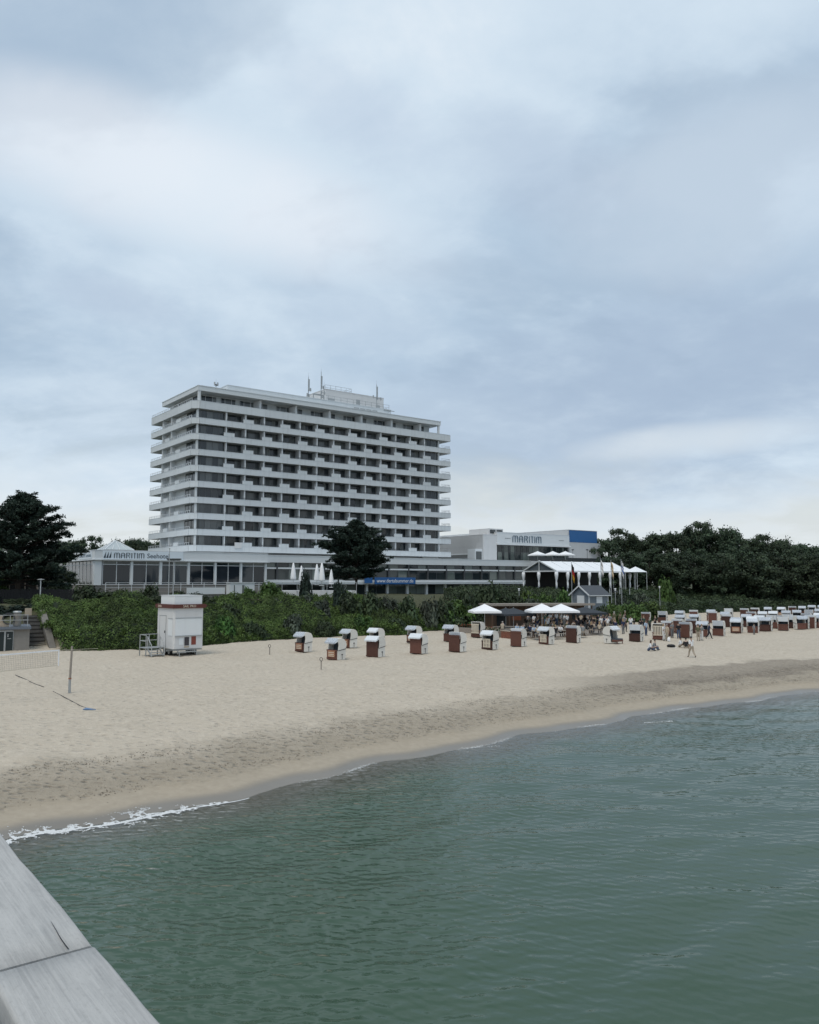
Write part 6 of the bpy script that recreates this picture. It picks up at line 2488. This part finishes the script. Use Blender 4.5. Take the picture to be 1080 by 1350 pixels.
near = [(400, 859.5, 'board', -44), (443, 870, 'board', -46), (460, 854.5, 'board', -44), (495, 866.5, 'red', -34), (496, 852, 'board', -45), (546, 848, 'board', -44), (552, 862, 'red', -38), (594.5, 846, 'open', -36),
        (603, 859.5, 'tall', -42), (630, 841, 'beige', -40), (646, 856.5, 'lath', -44), (683.5, 852.5, 'tall', -42), (720.5, 849.5, 'lath', -44), (756, 847.5, 'tall', -40)]
nw = ['at the left end of the loose group', 'in the front row, first left of the water side', 'behind the front one at left', 'in the middle of the left group', 'half hidden behind a red-gated one', 'with its back to the hedge end', 'third from left in the front row', 'beside the hedge end, dark inside',
      'left of the cafe planter', 'standing before the flower box', 'below the first white parasol', 'below the charcoal parasol', 'below the left overlapping parasol', 'below the right overlapping parasol']
for (px, py, k, f), w_ in zip(near, nw):
    beach_chair(px, py, k, f + rnd.uniform(-4, 4), 'beach chair with %s, %s' % (WORD[k], w_), 'beach chairs set loosely on the left sand')
beach_chair(806, 848, 'rest', 42, 'white hooded beach chair with footrest pulled out, turned to the right', 'beach chairs set loosely on the left sand')
beach_chair(839, 846, 'plain', -36, 'white hooded beach chair alone right of the one with the footrest', 'beach chairs set loosely on the left sand')
beach_chair(869, 843.5, 'beige', -24, 'white hooded beach chair with cream lath front behind the standing group', 'beach chairs set loosely on the left sand')
beach_chair(904, 841, 'tall', -36, 'white hooded beach chair with tall red-brown gate among the standing people', 'beach chairs set loosely on the left sand')
beach_chair(927, 839.5, 'open', -30, 'white hooded beach chair with blue awning behind the two people in grey', 'beach chairs set loosely on the left sand')


def yb_of(top, Hh=1.72):
    return (top - 767 * Hh / 6.2) / (1 - Hh / 6.2)


# the dense rows at right, from the water back to the scrub
rows = [[(948, 838.5), (971, 835), (993.5, 834.5), (1011, 832.5), (1033, 831.5), (1055, 830), (1069, 828.5), (1083, 827)],
        [(880, yb_of(819)), (894, yb_of(816)), (912, yb_of(816)), (940, 821.5), (959, 827), (985, 826.5), (1002, yb_of(812)), (1018, yb_of(811)), (1039, yb_of(810)), (1064, yb_of(809)), (1081, yb_of(808))],
        [(898, yb_of(810.5)), (917, yb_of(810)), (957, yb_of(807)), (991, yb_of(807)), (1006, yb_of(806)), (1020, yb_of(806)), (1037, yb_of(805)), (1051, yb_of(804.5)), (1067, yb_of(804)), (1081, yb_of(803))],
        [(852, yb_of(807)), (874, yb_of(806)), (897, yb_of(805.5)), (915, yb_of(804)), (938, yb_of(804)), (961, yb_of(802.5)), (982, yb_of(802.5)), (996, yb_of(801.5)), (1013, yb_of(800.5)), (1031, yb_of(800.5)), (1045, yb_of(799.5)), (1058, yb_of(799)), (1071, yb_of(798)), (1084, yb_of(798))]]
rows.insert(2, [(972, yb_of(814.5)), (992, yb_of(813)), (1008, yb_of(814)), (1027, yb_of(812)), (1047, yb_of(811.5)), (1060, yb_of(812)), (1074, yb_of(811)), (1087, yb_of(810))])
rown = ['in right-hand row nearest the water', 'in second right-hand row', 'in third right-hand row', 'in fourth right-hand row', 'in back row along the scrub']
kinds = [['plain', 'board', 'open', 'open', 'plain', 'open', 'tall', 'open'], None, None, None, None]
for r_, row in enumerate(rows):
    for k, (px, py) in enumerate(row):
        kd_ = kinds[r_][k] if kinds[r_] else rnd.choice(('open', 'open', 'open', 'tall', 'board', 'plain'))
        if (round(px), r_) in ((940, 1), (959, 1)):
            kd_ = 'tall'
        f = -30 + rnd.uniform(-9, 9)
        if r_ == 0 and k == 5:
            f = 6
        beach_chair(px, py, kd_, f, 'beach chair with %s, %s from left %s' % (WORD[kd_], ORD[k], rown[r_]), 'beach chairs in dense rows at right')
# ------------------------------------------------------------------ people
def pose_mesh(name, J, E, tags):
    "one skinned body from joints J {name: (xyz, radius)} and bones E; tags: bone end -> 0 skin 1 top 2 bottom 3 shoe"
    names = list(J)
    ix = {n: i for i, n in enumerate(names)}
    me = bpy.data.meshes.new(name)
    me.from_pydata([J[n][0] for n in names], [(ix[a], ix[b_]) for a, b_ in E], [])
    o = bpy.data.objects.new(name, me)
    COL.objects.link(o)
    mo = o.modifiers.new('skin', 'SKIN')
    mo.use_smooth_shade = True
    for i, n in enumerate(names):
        r = J[n][1]
        me.skin_vertices[0].data[i].radius = r if isinstance(r, tuple) else (r, r)
        me.skin_vertices[0].data[i].use_root = (n == 'pelvis')
    sb = o.modifiers.new('sub', 'SUBSURF')
    sb.levels = sb.render_levels = 1
    dg = bpy.context.evaluated_depsgraph_get()
    m2 = bpy.data.meshes.new_from_object(o.evaluated_get(dg))
    bpy.data.objects.remove(o)
    bpy.data.meshes.remove(me)
    vs = [tuple(v.co) for v in m2.vertices]
    fs = [tuple(p.vertices) for p in m2.polygons]
    seg = [(np.array(J[a][0]), np.array(J[b_][0]), tags[b_]) for a, b_ in E]
    mi = []
    V = np.array(vs)
    for f in fs:
        c = V[list(f)].mean(0)
        best, bt = 9, 0
        for a, b_, t in seg:
            d = b_ - a
            k = np.clip(np.dot(c - a, d) / np.dot(d, d), 0, 1)
            q = np.linalg.norm(c - a - d * k)
            if q < best:
                best, bt = q, t
        mi.append(bt)
    mb = MB()
    mb.v, mb.f, mb.m = vs, fs, mi
    # fingers: four unequal and bent, and a thumb from the side of the palm
    mb.cur = 0
    for s_ in ('l', 'r'):
        w, p = Vector(J['wrist_' + s_][0]), Vector(J['palm_' + s_][0])
        d = (p - w).normalized()
        sd = d.cross(Vector((0, 1, 0))).normalized() if abs(d.y) < 0.9 else Vector((1, 0, 0))
        cur = d.cross(sd).normalized()
        for q in range(4):
            b0 = p + sd * (-0.028 + q * 0.019)
            ln = (0.062, 0.075, 0.07, 0.055)[q]
            m1 = b0 + d * ln * 0.6
            mb.path([b0 - d * 0.02, m1, m1 + d * ln * 0.35 + cur * 0.025], [0.009, 0.008, 0.006], 5)
        tb = w + (p - w) * 0.45 + sd * -0.025
        mb.path([tb, tb + sd * -0.03 + d * 0.03, tb + sd * -0.035 + d * 0.065], [0.011, 0.010, 0.007], 5)
    me = mb.mesh(name, [PM['skin0'], PM['top0'], PM['bot0'], PM['shoe0']], True)
    bpy.data.meshes.remove(m2)
    return me


PM = {}
for i, c in enumerate(((0.38, 0.26, 0.20), (0.30, 0.20, 0.15), (0.44, 0.32, 0.26))):
    PM['skin%d' % i] = plain('skin_tone', c, 0.6, 0.05, 4)
TOPS = [('white', (0.68, 0.69, 0.70)), ('black', (0.014, 0.014, 0.017)), ('navy', (0.02, 0.03, 0.07)), ('light blue', (0.36, 0.46, 0.58)), ('grey', (0.20, 0.21, 0.22)), ('beige', (0.42, 0.36, 0.28)), ('rust red', (0.24, 0.06, 0.04)), ('olive', (0.10, 0.10, 0.06)), ('pale pink', (0.55, 0.40, 0.38)), ('dark green', (0.03, 0.06, 0.045))]
BOTS = [('dark', (0.018, 0.02, 0.028)), ('blue', (0.06, 0.09, 0.16)), ('beige', (0.36, 0.31, 0.25)), ('white', (0.62, 0.62, 0.62)), ('grey', (0.15, 0.155, 0.165))]
for i, (n, c) in enumerate(TOPS):
    PM['top%d' % i] = plain('cloth_top_' + n.replace(' ', '_'), c, 0.9, 0.12, 8)
for i, (n, c) in enumerate(BOTS):
    PM['bot%d' % i] = plain('cloth_trousers_' + n, c, 0.9, 0.12, 8)
PM['shoe0'] = plain('shoes', (0.06, 0.055, 0.05), 0.7, 0.1, 6)
HAIRS = [plain('hair_dark', (0.018, 0.013, 0.010), 0.6), plain('hair_brown', (0.07, 0.042, 0.025), 0.6), plain('hair_blond', (0.28, 0.19, 0.10), 0.6), plain('hair_grey', (0.30, 0.29, 0.28), 0.6)]

E_ = [('pelvis', 'spine'), ('spine', 'chest'), ('chest', 'neck'), ('neck', 'jaw'), ('jaw', 'head'), ('head', 'crown_')]
TG = {'spine': 1, 'chest': 1, 'neck': 0, 'jaw': 0, 'head': 0, 'crown_': 0}
for s_ in 'lr':
    E_ += [('chest', 'shoulder_' + s_), ('shoulder_' + s_, 'elbow_' + s_), ('elbow_' + s_, 'wrist_' + s_), ('wrist_' + s_, 'palm_' + s_), ('pelvis', 'hip_' + s_), ('hip_' + s_, 'knee_' + s_), ('knee_' + s_, 'ankle_' + s_), ('ankle_' + s_, 'toe_' + s_)]
    TG.update({'shoulder_' + s_: 1, 'elbow_' + s_: 1, 'wrist_' + s_: 0, 'palm_' + s_: 0, 'hip_' + s_: 2, 'knee_' + s_: 2, 'ankle_' + s_: 2, 'toe_' + s_: 3})


def skeleton(pel, lean, legs, arms, turn=0.0):
    "pel: pelvis height; lean: forward offset of the chest; legs/arms: joints per side"
    J = {'pelvis': ((0, 0, pel), (0.165, 0.125)), 'spine': ((0, -lean * 0.35, pel + 0.20), (0.155, 0.12)), 'chest': ((0, -lean * 0.8, pel + 0.42), (0.175, 0.13)), 'neck': ((0, -lean, pel + 0.57), 0.055),
         'jaw': ((0, -lean - 0.02, pel + 0.64), 0.062), 'head': ((0, -lean - 0.025, pel + 0.72), (0.078, 0.092)), 'crown_': ((0, -lean - 0.01, pel + 0.79), 0.062)}
    for s_, sg in (('l', 1), ('r', -1)):
        k, a, t = legs[s_]
        J['hip_' + s_] = ((0.095 * sg, 0.0, pel - 0.05), 0.105)
        J['knee_' + s_] = ((k[0] * sg, k[1], k[2]), 0.082)
        J['ankle_' + s_] = ((a[0] * sg, a[1], a[2]), 0.060)
        J['toe_' + s_] = ((t[0] * sg, t[1], t[2]), 0.036)
        e, w, p = arms[s_]
        J['shoulder_' + s_] = ((0.175 * sg, -lean * 0.85, pel + 0.47), 0.075)
        J['elbow_' + s_] = ((e[0] * sg, e[1] - lean * 0.6, pel + e[2]), 0.060)
        J['wrist_' + s_] = ((w[0] * sg, w[1] - lean * 0.4, pel + w[2]), 0.031)
        J['palm_' + s_] = ((p[0] * sg, p[1] - lean * 0.4, pel + p[2]), 0.034)
    return J


LEG = ((0.10, -0.02, 0.49), (0.10, 0.03, 0.08), (0.11, -0.13, 0.035))
ARM = ((0.23, 0.03, 0.20), (0.25, -0.05, -0.05), (0.25, -0.08, -0.14))
ARMB = ((0.23, 0.02, 0.20), (0.17, -0.20, 0.22), (0.12, -0.27, 0.26))
ARMF = ((0.22, -0.10, 0.24), (0.20, -0.32, 0.16), (0.18, -0.40, 0.15))
LEGW1 = ((0.10, -0.20, 0.50), (0.10, -0.30, 0.09), (0.11, -0.45, 0.06))
LEGW2 = ((0.10, 0.08, 0.48), (0.10, 0.36, 0.14), (0.11, 0.26, 0.04))
SITC = ((0.12, -0.42, 0.50), (0.12, -0.42, 0.08), (0.12, -0.58, 0.035))
SITG = ((0.15, -0.42, 0.40), (0.15, -0.52, 0.07), (0.16, -0.68, 0.05))
ARMK = ((0.26, -0.15, 0.20), (0.20, -0.42, 0.22), (0.16, -0.50, 0.22))
ARMD = ((0.25, -0.05, 0.18), (0.30, -0.30, -0.02), (0.31, -0.38, -0.05))
POSES = {'standing': skeleton(0.94, 0.01, {'l': LEG, 'r': LEG}, {'l': ARM, 'r': ARM}), 'holding': skeleton(0.94, 0.03, {'l': LEG, 'r': LEG}, {'l': ARM, 'r': ARMB}),
         'talking': skeleton(0.94, 0.02, {'l': LEG, 'r': LEG}, {'l': ARMF, 'r': ARMB}), 'walking': skeleton(0.93, 0.05, {'l': LEGW1, 'r': LEGW2}, {'l': ARM, 'r': ARMF}),
         'seated': skeleton(0.52, 0.06, {'l': SITC, 'r': SITC}, {'l': ARMF, 'r': ARMF}), 'sitting': skeleton(0.13, 0.16, {'l': SITG, 'r': SITG}, {'l': ARMK, 'r': ARMK}),
         'leaning': skeleton(0.13, 0.24, {'l': SITG, 'r': SITG}, {'l': ARMD, 'r': ARMK})}
PMESH = {k: pose_mesh('person', J, E_, TG) for k, J in POSES.items()}


def hair_mesh(J, long):
    h = Vector(J['head'][0])
    mb = MB()
    vs, fs = [], []
    n, r_ = 12, 6
    for i in range(r_ + 1):
        th = (pi * 0.55) * i / r_
        for k in range(n):
            a = 2 * pi * k / n
            back_ = sin(a) > -0.35
            t2 = th if back_ else th * 0.62
            x, y, z = 0.098 * sin(t2) * cos(a), 0.112 * sin(t2) * sin(a), 0.108 * cos(t2)
            if long and back_ and i >= r_ - 1:
                z -= 0.12 * (i - r_ + 2) / 1.0
            vs.append((h.x + x, h.y + 0.012 + y, h.z + 0.022 + z))
    for i in range(r_):
        for k in range(n):
            fs.append((i * n + k, (i + 1) * n + k, (i + 1) * n + (k + 1) % n, i * n + (k + 1) % n))
    mb.add(vs, fs)
    return mb.mesh('hair', HAIRS[0], True)


HMESH = {(k, l_): hair_mesh(J, l_) for k, J in POSES.items() for l_ in (0, 1)}
PEOPLE = []


def person(loc, pose, rz, top, bot, hair, where, s_=1.0, long=0, group='guests on the beach'):
    o = obj('person', PMESH[pose], None, loc, rz, s_)
    for i, nm in enumerate(('skin%d' % rnd.randrange(3), 'top%d' % top, 'bot%d' % bot, 'shoe0')):
        o.material_slots[i].link = 'OBJECT'
        o.material_slots[i].material = PM[nm]
    hh_ = obj('hair', HMESH[(pose, long)], o)
    hh_.material_slots[0].link = 'OBJECT'
    hh_.material_slots[0].material = HAIRS[hair]
    verb = {'seated': 'seated', 'sitting': 'sitting', 'leaning': 'sitting', 'walking': 'walking'}.get(pose, 'standing')
    PEOPLE.append((o, '%s top and %s %s' % (TOPS[top][0], BOTS[bot][0], 'trousers'), verb, where, loc[0] / loc[1]))
    tag(o, None, 'person', group)
    return o


# the named few in front
def pp(px, py, *a, **k):
    g_ = ground(px, py)
    return person(tuple(g_), *a, **k)


pp(912.5, 867, 'walking', radians(200), 0, 2, 0, 'alone in front of the far chairs')
pp(855, 858, 'leaning', radians(62), 0, 1, 1, 'on the sand, left of a pair', long=1)
pp(860.5, 857, 'leaning', radians(50), 4, 1, 0, 'on the sand, right of a pair')
pp(895.5, 853, 'sitting', radians(60), 0, 7 % 5, 0, 'on the sand left of the walking man')
pp(904.5, 855, 'sitting', radians(160), 1, 2, 0, 'on the sand close beside the walking man')
pp(875, 845, 'talking', radians(60), 0, 3, 2, 'at the cream lath chair', long=1)
pp(880, 845.5, 'standing', radians(-60), 5, 2, 3, 'at the cream lath chair')
pp(886.5, 841, 'holding', radians(20), 4, 4, 1, 'behind the cream lath chair')
pp(895, 842, 'standing', radians(170), 1, 1, 0, 'by the tall red-brown gate')
pp(899, 840, 'standing', radians(40), 0, 0, 1, 'behind the person in black', s_=1.02)
pp(921, 845, 'standing', radians(150), 7, 2, 1, 'by the chair with blue awning')
pp(925.5, 844.5, 'holding', radians(120), 4, 3, 2, 'by the chair with blue awning', s_=0.98)
pp(935, 842, 'walking', radians(80), 2, 0, 0, 'right of the chair with blue awning')
pp(852, 838, 'standing', radians(30), 3, 1, 1, 'at the right end of the crowd')
for (px, py) in ((826, 833), (832, 832), (836.5, 833.5), (845, 834), (822, 836), (849, 830), (857, 832), (864, 829)):
    pp(px, py, rnd.choice(('standing', 'holding', 'talking')), rnd.uniform(0, 6.28), rnd.choice((1, 2, 4, 9, 1, 0)), rnd.choice((0, 0, 1, 4)), rnd.randrange(4), 'beside the crowd', s_=rnd.uniform(0.95, 1.05), long=rnd.randrange(2))
pp(994.5, 837, 'standing', radians(20), 4, 4, 1, 'alone before the dense chair rows', s_=0.72)
# crowd on the deck: seated in front, standing behind
for k in range(78):
    px = rnd.uniform(692, 826)
    py = rnd.uniform(822, 834) - max(0, px - 770) * 0.05
    g_ = on(px, py, 1.5)
    person((g_.x, g_.y, 1.5), rnd.choice(('standing', 'holding', 'talking', 'holding')), rnd.uniform(0, 6.28), rnd.choice((0, 0, 0, 1, 1, 1, 1, 2, 2, 2, 3, 4, 5, 7, 9)), rnd.choice((0, 0, 0, 1, 4, 2)), rnd.choice((0, 0, 1, 1, 2, 3)), 'in parasol crowd', s_=rnd.uniform(0.94, 1.06), long=rnd.randrange(2), group='guests in the crowd on the cafe deck')
tabs = []
TBL = sorted(((668, 834), (690, 838), (712, 840.5), (736, 840), (762, 838.5), (786, 835), (806, 831), (700, 831), (724, 834), (748, 833), (776, 829)))
for k, (px, py) in enumerate(TBL):
    g_ = on(px, py, 1.5)
    rz = rnd.uniform(-0.3, 0.6)
    e = empty('cafe_table', (g_.x, g_.y, 1.5), rz)
    tag(e, 'wooden cafe table with benches among the guests, %s from the left' % ORD[k], 'table', 'tables on the cafe deck')
    mb = MB()
    mb.box(-0.9, 0.9, -0.35, 0.35, 0.70, 0.75)
    mb.build('table_top', M['wood_grey'], e)
    for x in (-0.75, 0.75):
        mb = MB()
        mb.bar((x, -0.3, 0), (x, 0.2, 0.70), 0.07, 0.07)
        mb.bar((x, 0.3, 0), (x, -0.2, 0.695), 0.07, 0.07)
        mb.build('trestle', M['wood_dark'], e)
    for y in (-0.75, 0.75):
        mb = MB()
        mb.box(-0.9, 0.9, y - 0.15, y + 0.15, 0.40, 0.45)
        for x in (-0.8, 0.75):
            mb.box(x, x + 0.06, y - 0.1, y + 0.1, 0, 0.40)
        mb.build('bench', M['wood_grey'], e)
    R_ = Matrix.Rotation(rz, 3, 'Z')
    for (x, y, f) in ((-0.5, -0.72, pi), (0.45, -0.72, pi), (-0.4, 0.72, 0), (0.5, 0.72, 0)):
        if rnd.random() < 0.82:
            q = R_ @ Vector((x, y, 0))
            person((g_.x + q.x, g_.y + q.y, 1.5), 'seated', rz + f, rnd.choice((0, 1, 1, 1, 2, 3, 4, 5, 7)), rnd.choice((0, 1, 4, 2)), rnd.choice((0, 1, 2, 3)), 'at deck tables', long=rnd.randrange(2), group='guests seated on the cafe deck')
# labels: those dressed alike are told apart by their order from the left
from collections import defaultdict
byl = defaultdict(list)
for rec in PEOPLE:
    byl[(rec[1], rec[2], rec[3])].append(rec)
CNT = ['only', 'first', 'second', 'third', 'fourth', 'fifth', 'sixth', 'seventh', 'eighth', 'ninth', 'tenth', 'eleventh', 'twelfth', 'thirteenth']
for (cl_, verb, where), L in byl.items():
    L.sort(key=lambda r: r[4])
    for i, r_ in enumerate(L):
        base = '%s person in %s %s' % (verb, cl_, where)
        if len(L) > 1:
            base = '%s person in %s, %s from left %s' % (verb, cl_, CNT[i + 1], where)
        r_[0]['label'] = base

# bag, towels
g_ = ground(885, 853.5)
e = empty('beach_bag', g_)
tag(e, 'black bag lying on a pale towel left of the sitting pair', 'bag')
mb = MB()
mb.box(-0.45, 0.45, -0.3, 0.3, 0.0, 0.02)
mb.build('towel', M['canvas'], e)
mb = MB()
mb.lathe([(0.05, 0.02), (0.38, 0.06), (0.42, 0.16), (0.30, 0.27), (0.06, 0.30)], n=12)
mb.build('bag_body', M['black'], e, smooth=True)
g_ = ground(882, 846)
mb = MB()
mb.lathe([(0.10, 0.0), (0.16, 0.05), (0.15, 0.3), (0.10, 0.42), (0.02, 0.44)], n=10)
o = mb.build('tote_bag', M['canvas'], None, g_, smooth=True)
tag(o, 'small white bag on the sand by the cream lath chair', 'bag')

# ------------------------------------------------------------------ pier handrail in the foreground
DR = 0.60
RZ = CAM_Z - DR
a_ = on(0, 1095, RZ)
b_ = on(215, 1350, RZ)
dirv = Vector((a_.x - b_.x, a_.y - b_.y, 0)).normalized()
l_ = on(22, 1350, RZ)
nrm = Vector((-dirv.y, dirv.x, 0))                      # to the left of the rail direction
wid_ = abs((l_ - b_).dot(nrm))
j0 = on(127, 1242, RZ)                                 # joint at the water-side edge
j1 = on(0, 1277, RZ)
rail = empty('pier_railing', (b_.x, b_.y, RZ - 1.05), atan2(dirv.y, dirv.x))
tag(rail, 'weathered grey timber pier handrail in the near left corner', 'railing')
ju = (j0 - b_).dot(dirv)
ju2 = (j1 - b_).dot(dirv)
sl_ = (ju2 - ju) / ((j1 - b_).dot(nrm) - (j0 - b_).dot(nrm))  # slant of the joint

m, nt, b, out = new_mat('weathered_plank')
tcn = node(nt, 'ShaderNodeTexCoord').outputs['Object']
gr = noise_n(nt, 9.0, 9, 0.66, vec=tcn, stretch=(0.45, 16.0, 6.0))
gr2 = noise_n(nt, 3.0, 6, 0.65, vec=tcn, stretch=(1.5, 5.0, 3.0))
spk = noise_n(nt, 160.0, 3, 0.6, vec=tcn, stretch=(0.5, 1.0, 1.0))
c = mixc(nt, mrange(nt, gr, 0.32, 0.70), (0.315, 0.316, 0.314), (0.435, 0.433, 0.424))
c = mixc(nt, mathn(nt, 'MULTIPLY', mrange(nt, gr2, 0.40, 0.65), 0.62), c, (0.475, 0.472, 0.462))
c = mixc(nt, mathn(nt, 'MULTIPLY', mrange(nt, spk, 0.52, 0.75), 0.25), c, (0.20, 0.198, 0.19))
st_ = noise_n(nt, 5.0, 3, 0.5, vec=tcn)
c = mixc(nt, mathn(nt, 'MULTIPLY', mrange(nt, st_, 0.62, 0.76), 0.4), c, (0.34, 0.29, 0.22))
nt.links.new(c, b.inputs['Base Color'])
b.inputs['Roughness'].default_value = 0.85
hsum = mathn(nt, 'ADD', gr, mathn(nt, 'MULTIPLY', spk, 0.25))
bump(nt, b, hsum, 0.55, 0.003)
M['plank'] = m


def round_sides(o):
    o.data.polygons.foreach_set('use_smooth', [len(p.vertices) == 4 for p in o.data.polygons])


def plank(x0, x1, sl0, sl1, crack=None):
    "rounded-edge plank along x from x0 to x1 (ends slanted), across y 0..wid_, top at z=0"
    mb = MB()
    prof = []
    r = 0.007
    for k in range(7):
        a = pi / 2 * k / 6
        prof.append((r - r * cos(a), -r + r * sin(a)))
    prof += [(wid_ - y, z) for y, z in reversed(prof)]
    prof += [(wid_, -0.06), (0, -0.06)]
    n = len(prof)
    secs = 24
    vs = []
    for s in range(secs + 1):
        t = s / secs
        for y, z in prof:
            xx = (x0 + sl0 * y) * (1 - t) + (x1 + sl1 * y) * t
            wav = 0.0012 * sin(9 * xx + 3 * y) + 0.0010 * sin(23 * xx)
            vs.append((xx, y + wav * (1 if y < 0.02 else -1), z + 0.001 * sin(13 * xx + 20 * y)))
    fs = []
    for s in range(secs):
        for k in range(n):
            fs.append((s * n + k, s * n + (k + 1) % n, (s + 1) * n + (k + 1) % n, (s + 1) * n + k))
    fs += [tuple(range(n - 1, -1, -1)), tuple(range(secs * n, (secs + 1) * n))]
    mb.add(vs, [f[::-1] for f in fs])
    return mb


round_sides(plank(-1.6, ju - 0.014, 0.0, sl_).build('top_plank', M['plank'], rail, (0, 0, 1.05)))
round_sides(plank(ju + 0.003, 2.9, sl_, 0.0).build('top_plank', M['plank'], rail, (0, 0, 1.046)))
# a drying crack that runs out at the joint: its shadowed gap is a flat black strip laid on the plank
cr0, cr1 = on(90.5, 1249.5, RZ), on(66, 1213, RZ)
mb = MB()
pts = []
for k in range(9):
    t = k / 8
    p = cr0.lerp(cr1, t)
    u, v = (p - b_).dot(dirv), (p - b_).dot(nrm)
    pts.append((u, v + 0.001 * sin(t * 5), 0.0009 * (1 - t) ** 0.7 + 0.0002))
vs, fs = [], []
for u, v, w_ in pts:
    vs += [(u, v - w_, 1.0478), (u, v + w_, 1.0478)]
for k in range(len(pts) - 1):
    fs.append((2 * k, 2 * k + 2, 2 * k + 3, 2 * k + 1))
mb.add(vs, fs)
mb.build('crack', M['black'], rail)
for x in (-1.2, 0.9, 2.6):
    mb = MB()
    mb.box(x - 0.05, x + 0.05, wid_ * 0.5 - 0.05, wid_ * 0.5 + 0.05, -0.2, 0.985)
    mb.build('post', M['plank'], rail)
for z in (0.35, 0.65):
    mb = MB()
    mb.box(-1.6, 2.9, wid_ * 0.5 + 0.052, wid_ * 0.5 + 0.085, z, z + 0.10)
    mb.build('lower_rail', M['plank'], rail)
dk = empty('pier_deck', (b_.x, b_.y, RZ - 1.05), atan2(dirv.y, dirv.x))
tag(dk, 'timber pier deck under the handrail', 'pier')
mb = MB()
mb.box(0, 0.14, wid_ * 0.5 - 0.1, 3.2, -0.06, 0.0)
pl = mb.mesh('deck_plank', M['plank'])
for k in range(34):
    obj('deck_plank', pl, dk, (-2.0 + k * 0.148, 0, -0.2))
mb = MB()
mb.box(-2.0, 3.0, 0.2, 0.4, -0.55, -0.262)
mb.box(-2.0, 3.0, 2.6, 2.8, -0.55, -0.262)
mb.build('joist', M['wood_grey'], dk)
for x in (-1.0, 2.0):
    for y in (0.3, 2.7):
        mb = MB()
        mb.tube((x, y, -9.5), (x, y, -0.55), 0.16, 0.16, 12)
        mb.build('pile', M['wood_grey'], dk)
